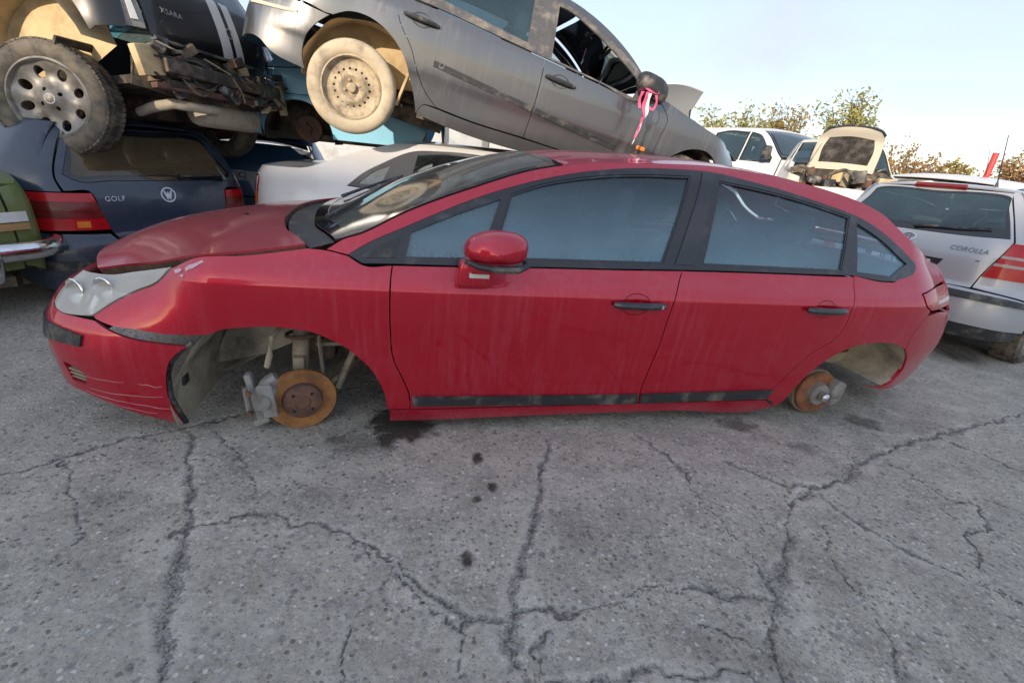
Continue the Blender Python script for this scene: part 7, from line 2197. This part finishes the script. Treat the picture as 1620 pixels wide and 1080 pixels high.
    plate('sound_felt', inner_, .01, Mb, 'felt', bo, (), (.06, .06), lambda x, y: d2(x, y) - .004)
    rim_ = tube([tuple(Mb @ Vector((x, y, float(dome(x, y)) - .02))) for x, y in spl([(.72, -.545), (.80, -.46), (.85, -.25), (.865, 0), (.85, .25), (.80, .46), (.72, .545)], .06)], .020, 6)
    mesh_obj('bonnet_seal', rim_[0], rim_[1], 'black_plastic', bo)
    st = tube([(-.1, .58, 1.15), tuple(Mb @ Vector((.5, -.5, -.06)))], .012, 6)
    mesh_obj('bonnet_stay', st[0], st[1], 'dusty_metal', bo)
    for s in (-1, 1):
        for x in (0, 2.0):
            wheel(c.o, T3(x, -.74 * s, .09) @ (RZ(180) if s == -1 else Matrix.Identity(4)), .43, .2, .22, 'rubber', 'steel_mud', 'plain')
    return c


cream_car()


def white_van():
    XT = 3.4
    sh = Shell([(-.8, 0), (-.79, .4), (-.7, .72), (-.3, .82), (.5, .84), (2.6, .84), (3.2, .82), (3.36, .74), (3.39, .4), (XT, 0)],
               [(.2, .05), (.5, 0), (.9, .01), (1.0, .03), (1.2, .09), (1.4, .17), (1.5, .26), (1.56, .42)],
               [(.2, .05), (.5, 0), (.8, .06), (1.0, .25), (1.6, .9)], [(.2, .04), (.6, 0), (1.0, .03), (1.3, .10), (1.5, .2), (1.56, .3)], (-.55, -.2), (3.1, 3.32),
               [(-.6, .9, .9), (-.2, .98, 1.02), (.3, 1.02, 1.08), (.95, 1.40, 1.45), (1.3, 1.47, 1.53), (2.4, 1.48, 1.54), (3.0, 1.46, 1.52), (3.18, 1.44, 1.46), (3.22, 1.435, 1.437)])
    M = T3(6.85, 7.75, 0) @ RZ(-155) @ T3(-1.7, 0, 0)
    c = Car('white_van', 'white van roof showing over the silver estate, thin aerial on top', M, sh, 'white_paint', 'van')
    L = sh.L
    d = c.X
    g1 = path(d([(.75, 1.10), (1.05, 1.34), (1.5, 1.39)]), d([(1.5, 1.39), (1.5, 1.06)]), d([(1.5, 1.06), (.75, 1.05)]), d([(.75, 1.05), (.75, 1.10)]))
    g2 = path(d([(1.65, 1.25), (1.95, 1.37), (2.3, 1.40), (2.65, 1.37), (2.95, 1.25)]), d([(2.95, 1.25), (2.95, 1.08)]), d([(2.95, 1.08), (1.65, 1.08)]), d([(1.65, 1.08), (1.65, 1.25)]))
    c.side('body_side', path(c.E(-.3, 3.15), [c.eq(3.15), (L - .66, 1.0), (L - .66, .4)], [(L - .66, .4), (c.q(3.1), .25)], d([(3.1, .25), (-.3, .25)]), [d([(-.3, .25)])[0], c.eq(-.3)]), holes=[inset2(g1, -.01), inset2(g2, -.01)])
    for g in (g1, g2):
        c.side('window_seal', [tuple(p) for p in inset2(g, -.03)], 'trim_black', holes=[g], off=.006, gap=0)
        c.side('window', g, 'glass_milky', off=-.004, lip=0, gap=-.003)
    c.strip('roof', 1.05, 3.18, gap=.001)
    c.strip('windscreen', .40, 1.0, 'glass_clear', m0=.04, lip=0)
    c.strip('bonnet', -.5, .36)
    c.rear_sym('rear_door', [(0, 1.42), (-.58, 1.40), (-.64, 1.0), (-.64, .3), (0, .3)])
    an = tube([(1.5, -.2, 1.50), (1.75, -.2, 1.95)], [.006, .003], 6)
    mesh_obj('aerial', an[0], an[1], 'black_plastic', c.o)
    for s in (-1, 1):
        for x in (0, 2.5):
            wheel(c.o, T3(x, -.75 * s, .31) @ (RZ(180) if s == -1 else Matrix.Identity(4)), .31, .19, .2, 'rubber', 'steel_mud', 'plain')
    c.cabin(.3, 2.2, .3, .95, .74)


white_van()


def hatch_up_van():
    XT = 3.3
    sh = Shell([(-.8, 0), (-.79, .4), (-.7, .72), (-.3, .82), (.5, .84), (2.6, .84), (3.1, .82), (3.26, .74), (3.29, .4), (XT, 0)],
               [(.2, .05), (.5, 0), (1.0, .01), (1.2, .04), (1.5, .12), (1.8, .2), (1.88, .28), (1.95, .45)],
               [(.2, .05), (.5, 0), (.8, .06), (1.0, .25), (1.95, .9)], [(.2, .04), (.6, 0), (1.2, .03), (1.6, .10), (1.88, .2), (1.95, .3)], (-.55, -.2), (3.0, 3.22),
               [(-.6, .95, .95), (-.2, 1.05, 1.1), (.3, 1.15, 1.2), (.95, 1.75, 1.80), (1.3, 1.84, 1.90), (2.4, 1.86, 1.92), (2.9, 1.84, 1.9), (3.05, 1.82, 1.83)])
    M = T3(1.52, 9.5, .1) @ RZ(-75) @ T3(-1.7, 0, 0)
    c = Car('tail_lift_van', 'pale van with its rear door raised, just past the bonnet of the grey estate', M, sh, 'white_paint', 'van')
    L = sh.L
    d = c.X
    c.side('body_side', path(c.E(-.3, 3.0), [c.eq(3.0), (L - .66, 1.2), (L - .66, .4)], [(L - .66, .4), (c.q(3.0), .25)], d([(3.0, .25), (-.3, .25)]), [d([(-.3, .25)])[0], c.eq(-.3)]))
    c.strip('roof', 1.02, 3.02, gap=.001)
    c.strip('windscreen', .36, .98, 'glass_clear', m0=.04, lip=0)
    c.strip('bonnet', -.5, .32)
    paint('hatch_grey', (.50, .53, .56), rough=.4, coat=.4, dust=.2)
    Md = T3(3.0, 0, 1.84) @ RY(-32) @ Matrix.Scale(.66, 4)
    out = path([(0, -.66), (.5, -.64), (.95, -.58)], [(.95, -.58), (1.02, 0), (.95, .58)], [(.95, .58), (.5, .64), (0, .66)], [(0, .66), (0, -.66)])
    lid = plate('rear_door', out, .05, Md, 'hatch_grey', c.o, (), (.08, .08), lambda x, y: .10 * np.sin(x * 1.6) - .04 * (y / .6)**2)
    for s in (-1, 1):
        g = tube([(2.98, .6 * s, 1.2), tuple(Md @ Vector((.45, .6 * s, .02)))], .014, 6)
        mesh_obj('gas_strut', g[0], g[1], 'black_plastic', lid)
        for x in (0, 2.5):
            wheel(c.o, T3(x, -.75 * s, .31) @ (RZ(180) if s == -1 else Matrix.Identity(4)), .31, .19, .2, 'rubber', 'steel_mud', 'plain')
    lo = box(1.6, 0, .35, 3.0, 1.4, .1)
    mesh_obj('floor_pan', lo[0], lo[1], 'underbody', c.o)


hatch_up_van()


def far_roof_car():
    sh = Shell([(-.8, 0), (-.78, .4), (-.68, .66), (-.3, .78), (.5, .82), (2.4, .82), (3.1, .78), (3.35, .65), (3.45, .3), (3.46, 0)],
               [(.2, .05), (.5, 0), (.75, .01), (.85, .03), (1.0, .09), (1.2, .2), (1.3, .28), (1.36, .42)],
               [(.2, .05), (.5, 0), (.7, .06), (.9, .3), (1.4, .9)], [(.2, .04), (.6, 0), (.8, .04), (1.0, .2), (1.36, .6)], (-.55, -.2), (3.1, 3.35),
               [(-.6, .74, .74), (-.2, .8, .85), (.3, .86, .92), (1.0, 1.26, 1.30), (1.4, 1.31, 1.36), (2.2, 1.31, 1.36), (2.6, 1.2, 1.24), (3.0, .96, 1.0), (3.2, .9, .92)])
    M = T3(6.6, 5.6, .05) @ RZ(-155) @ T3(-1.6, 0, 0)
    c = Car('grey_roof_car', 'pale grey car roof just beyond the silver estate at the picture edge', M, sh, 'pale_silver')
    L = sh.L
    d = c.X
    g1 = path(d([(.70, .95), (1.0, 1.18), (1.45, 1.24)]), d([(1.45, 1.24), (1.45, .92)]), d([(1.45, .92), (.70, .90)]), d([(.70, .90), (.70, .95)]))
    g2 = path(d([(1.55, 1.24), (2.2, 1.24), (2.6, 1.08)]), d([(2.6, 1.08), (2.6, .93)]), d([(2.6, .93), (1.55, .92)]), d([(1.55, .92), (1.55, 1.24)]))
    c.side('body_side', path(c.E(-.3, 3.1), [c.eq(3.1), (L - .6, .7), (L - .6, .3)], [(L - .6, .3), (c.q(3.0), .2)], d([(3.0, .2), (-.3, .2)]), [d([(-.3, .2)])[0], c.eq(-.3)]), holes=[inset2(g1, -.01), inset2(g2, -.01)])
    for g in (g1, g2):
        c.side('window', g, 'glass_dark', off=-.004, lip=0, gap=-.012)
    c.strip('roof', 1.05, 2.5, gap=.001)
    c.strip('windscreen', .36, 1.0, 'glass_dark', m0=.04, lip=0)
    c.strip('rear_window', 2.54, 3.0, 'glass_dark', m0=.05, lip=0)
    c.strip('bonnet', -.5, .32)
    for s in (-1, 1):
        for x in (0, 2.5):
            wheel(c.o, T3(x, -.72 * s, .26) @ (RZ(180) if s == -1 else Matrix.Identity(4)), .29, .19, .19, 'rubber', 'steel_mud', 'plain')


far_roof_car()
# ------------------------------------------------------------------ fence, barrier, added sun blocker behind the camera, trees
def fence():
    simple('concrete_pale', (.46, .47, .48), .9, var=.15, scale=6, dirt=(.3, .29, .27), dirtamt=.35, dscale=3)
    simple('concrete_post', (.17, .18, .175), .9, var=.2, scale=8)
    f = empty('panel_fence', T3(-9, 11.0, 0), 'pale concrete panel fence behind the stacked cars', 'fence')
    for k in range(7):
        p = box(k * 2.0, 0, .85, .14, .14, 1.75, .01)
        mesh_obj('post', p[0], p[1], 'concrete_post', f)
        if k < 6:
            for j in range(3):
                b = box(k * 2.0 + 1.0, 0, .30 + j * .53, 1.855, .06, .515, .008)
                mesh_obj('panel', b[0], b[1], 'concrete_pale', f)


fence()


def barrier():
    simple('barrier_red', (.62, .05, .05), .5, var=.15)
    b = empty('barrier_pole', T3(7.78, 9.0, 0), 'red and white striped pole standing beyond the silver estate', 'pole')
    for k in range(5):
        z0 = k * .40
        t = tube([(0, 0, z0), (0, 0, z0 + .40)], .045, 12)
        mesh_obj('red_band' if k % 2 == 0 else 'white_band', t[0], t[1], 'barrier_red' if k % 2 == 0 else 'white_plain', b)
    bs = box(0, 0, .06, .4, .4, .12, .02)
    mesh_obj('base', bs[0], bs[1], 'concrete_post', b)


barrier()


def sun_blocker():
    """unseen hall added behind the camera, shaped to keep the low sun off the red car and the concrete in front"""
    simple('blocker_metal', (.45, .46, .46), .6, var=.12, scale=.6, dirt=(.30, .27, .23), dirtamt=.3, dscale=.4)
    simple('blocker_roof', (.22, .12, .10), .7, var=.2, scale=1)
    h = 15.5  # added sun blocker, high enough to shade the red car and foreground
    w = 17.0
    s = empty('sun_blocker', T3(-15.5, -42, 0), 'unseen grey block added behind the camera to keep the sun off the red saloon', 'building')
    V, F = [], []
    n = 80
    for i in range(n + 1):
        x = -w / 2 + w * i / n
        d = .06 if i % 2 else 0.0
        V += [(x, d, 0), (x, d, h)]
    for i in range(n):
        F.append((2 * i, 2 * i + 2, 2 * i + 3, 2 * i + 1))
    mesh_obj('blocker_front', V, F, 'blocker_metal', s, smooth=False)
    ww = join(box(0, -14, h / 2, w, .1, h), box(-w / 2, -7, h / 2, .1, 14, h), box(w / 2, -7, h / 2, .1, 14, h))
    mesh_obj('blocker_sides', ww[0], ww[1], 'blocker_metal', s, smooth=False)
    r = box(0, -7, h + .06, w + .5, 14.8, .085)
    mesh_obj('roof', r[0], r[1], 'blocker_roof', s, smooth=False)
    for k in range(2):
        d = box(-4 + 8 * k, .12, 2.4, 4.2, .08, 4.8, .02)
        mesh_obj('blocker_door', d[0], d[1], 'concrete_post', s)


sun_blocker()


def leafmat(name, c1, c2):
    g = NG(name)
    o = g.n('ShaderNodeNewGeometry')
    c = g.mix(o.outputs['Random Per Island'], c1, c2)
    df = g.bsdf(Base__Color=c, Roughness=.7)
    tr = g.n('ShaderNodeBsdfTranslucent', Color=c).outputs[0]
    m = g.n('ShaderNodeMixShader', Fac=.35)
    g.set(m, 'i1', df)
    g.set(m, 'i2', tr)
    return g.done(m.outputs[0])


leafmat('leaf_green', (.20, .22, .06), (.45, .40, .13))
leafmat('leaf_yellow', (.22, .17, .04), (.40, .27, .08))
leafmat('leaf_brown', (.26, .13, .08), (.42, .26, .085))
simple('bark', (.13, .10, .075), .95, var=.4, scale=8)


def tree(name, label, cat, pos, h, spread, nb, leaves, mat, seed, lean=(0, 0), leafs=.085, low=.25, group=None):
    r = random.Random(seed)
    t = empty(name, T3(*pos), label, cat, group)
    parts = []
    tips = []
    for b in range(nb):
        a = 2 * PI * b / nb + r.uniform(-.4, .4)
        sp = spread * r.uniform(.25, 1.0)
        base = Vector((r.uniform(-.12, .085) * spread, r.uniform(-.12, .085) * spread, 0))
        top = Vector((math.cos(a) * sp + lean[0], math.sin(a) * sp + lean[1], h * r.uniform(.70, 1.0)))
        mid = base.lerp(top, .45) + Vector((r.uniform(-.1, .1), r.uniform(-.1, .1), h * .10))
        pts = spl([tuple(base), tuple(mid), tuple(top)], h * .08)
        r0 = .018 * h * r.uniform(.6, 1.0)
        parts.append(tube(pts, [r0 * (1 - .9 * i / len(pts)) + .004 for i in range(len(pts))], 6))
        for p in pts[int(len(pts) * low):]:
            for k in range(3):
                q = Vector(p) + Vector((r.gauss(0, 1), r.gauss(0, 1), r.gauss(.5, .7))) * h * .07
                parts.append(tube([p, tuple(q)], [r0 * .25, .003], 4, False))
                tips.append(q)
    v, f = join(*parts)
    mesh_obj('trunk', v, f, 'bark', t)
    V, F = [], []
    for k in range(leaves):
        p = r.choice(tips) + Vector((r.gauss(0, 1), r.gauss(0, 1), r.gauss(0, 1))) * h * .035
        u = Vector((r.gauss(0, 1), r.gauss(0, 1), r.gauss(0, 1))).normalized()
        w = u.cross(Vector((r.gauss(0, 1), r.gauss(0, 1), r.gauss(0, 1)))).normalized()
        s = leafs * r.uniform(.6, 1.3)
        n = len(V)
        V += [tuple(p - u * s), tuple(p + w * s * .45), tuple(p + u * s), tuple(p - w * s * .45)]
        F.append((n, n + 1, n + 2, n + 3))
    mesh_obj('crown', V, F, mat, t, smooth=False)


tree('shrubby_tree', 'bushy yellow-green tree behind the white pickup roof, widest of the trees', 'tree', (8.0, 22, 0), 3.7, 1.1, 12, 4200, 'leaf_green', 1, (.2, 0))
tree('shrubby_tree', 'orange-tinged bushy tree beside the wide yellow-green one', 'tree', (10.2, 22.5, 0), 3.75, 1.1, 12, 4200, 'leaf_yellow', 2, (.2, 0))
tree('slender_tree', 'tall slender green tree standing alone behind the raised cream bonnet', 'tree', (12.3, 22, 0), 4.35, .75, 10, 5500, 'leaf_green', 3, (.35, 0))
tree('autumn_bush', 'reddish bare-topped bush over the white van roof, nearest the raised bonnet', 'bush', (15.6, 22, 0), 2.9, 1.0, 10, 2200, 'leaf_brown', 4, (.2, 0), .08)
tree('autumn_bush', 'yellow bush past the end of the white van roof', 'bush', (17.6, 23, 0), 2.5, 1.2, 10, 3500, 'leaf_yellow', 5, (.1, 0), .085)
tree('autumn_bush', 'rust-coloured round bush right of the striped pole', 'bush', (20.2, 22, 0), 2.9, 1.1, 10, 3500, 'leaf_brown', 6, (.1, 0), .085)
tree('autumn_bush', 'thin greyish bush between the aerials and the striped pole', 'bush', (19.0, 24, 0), 2.3, 1.0, 9, 1500, 'leaf_green', 8, (.1, 0), .08)
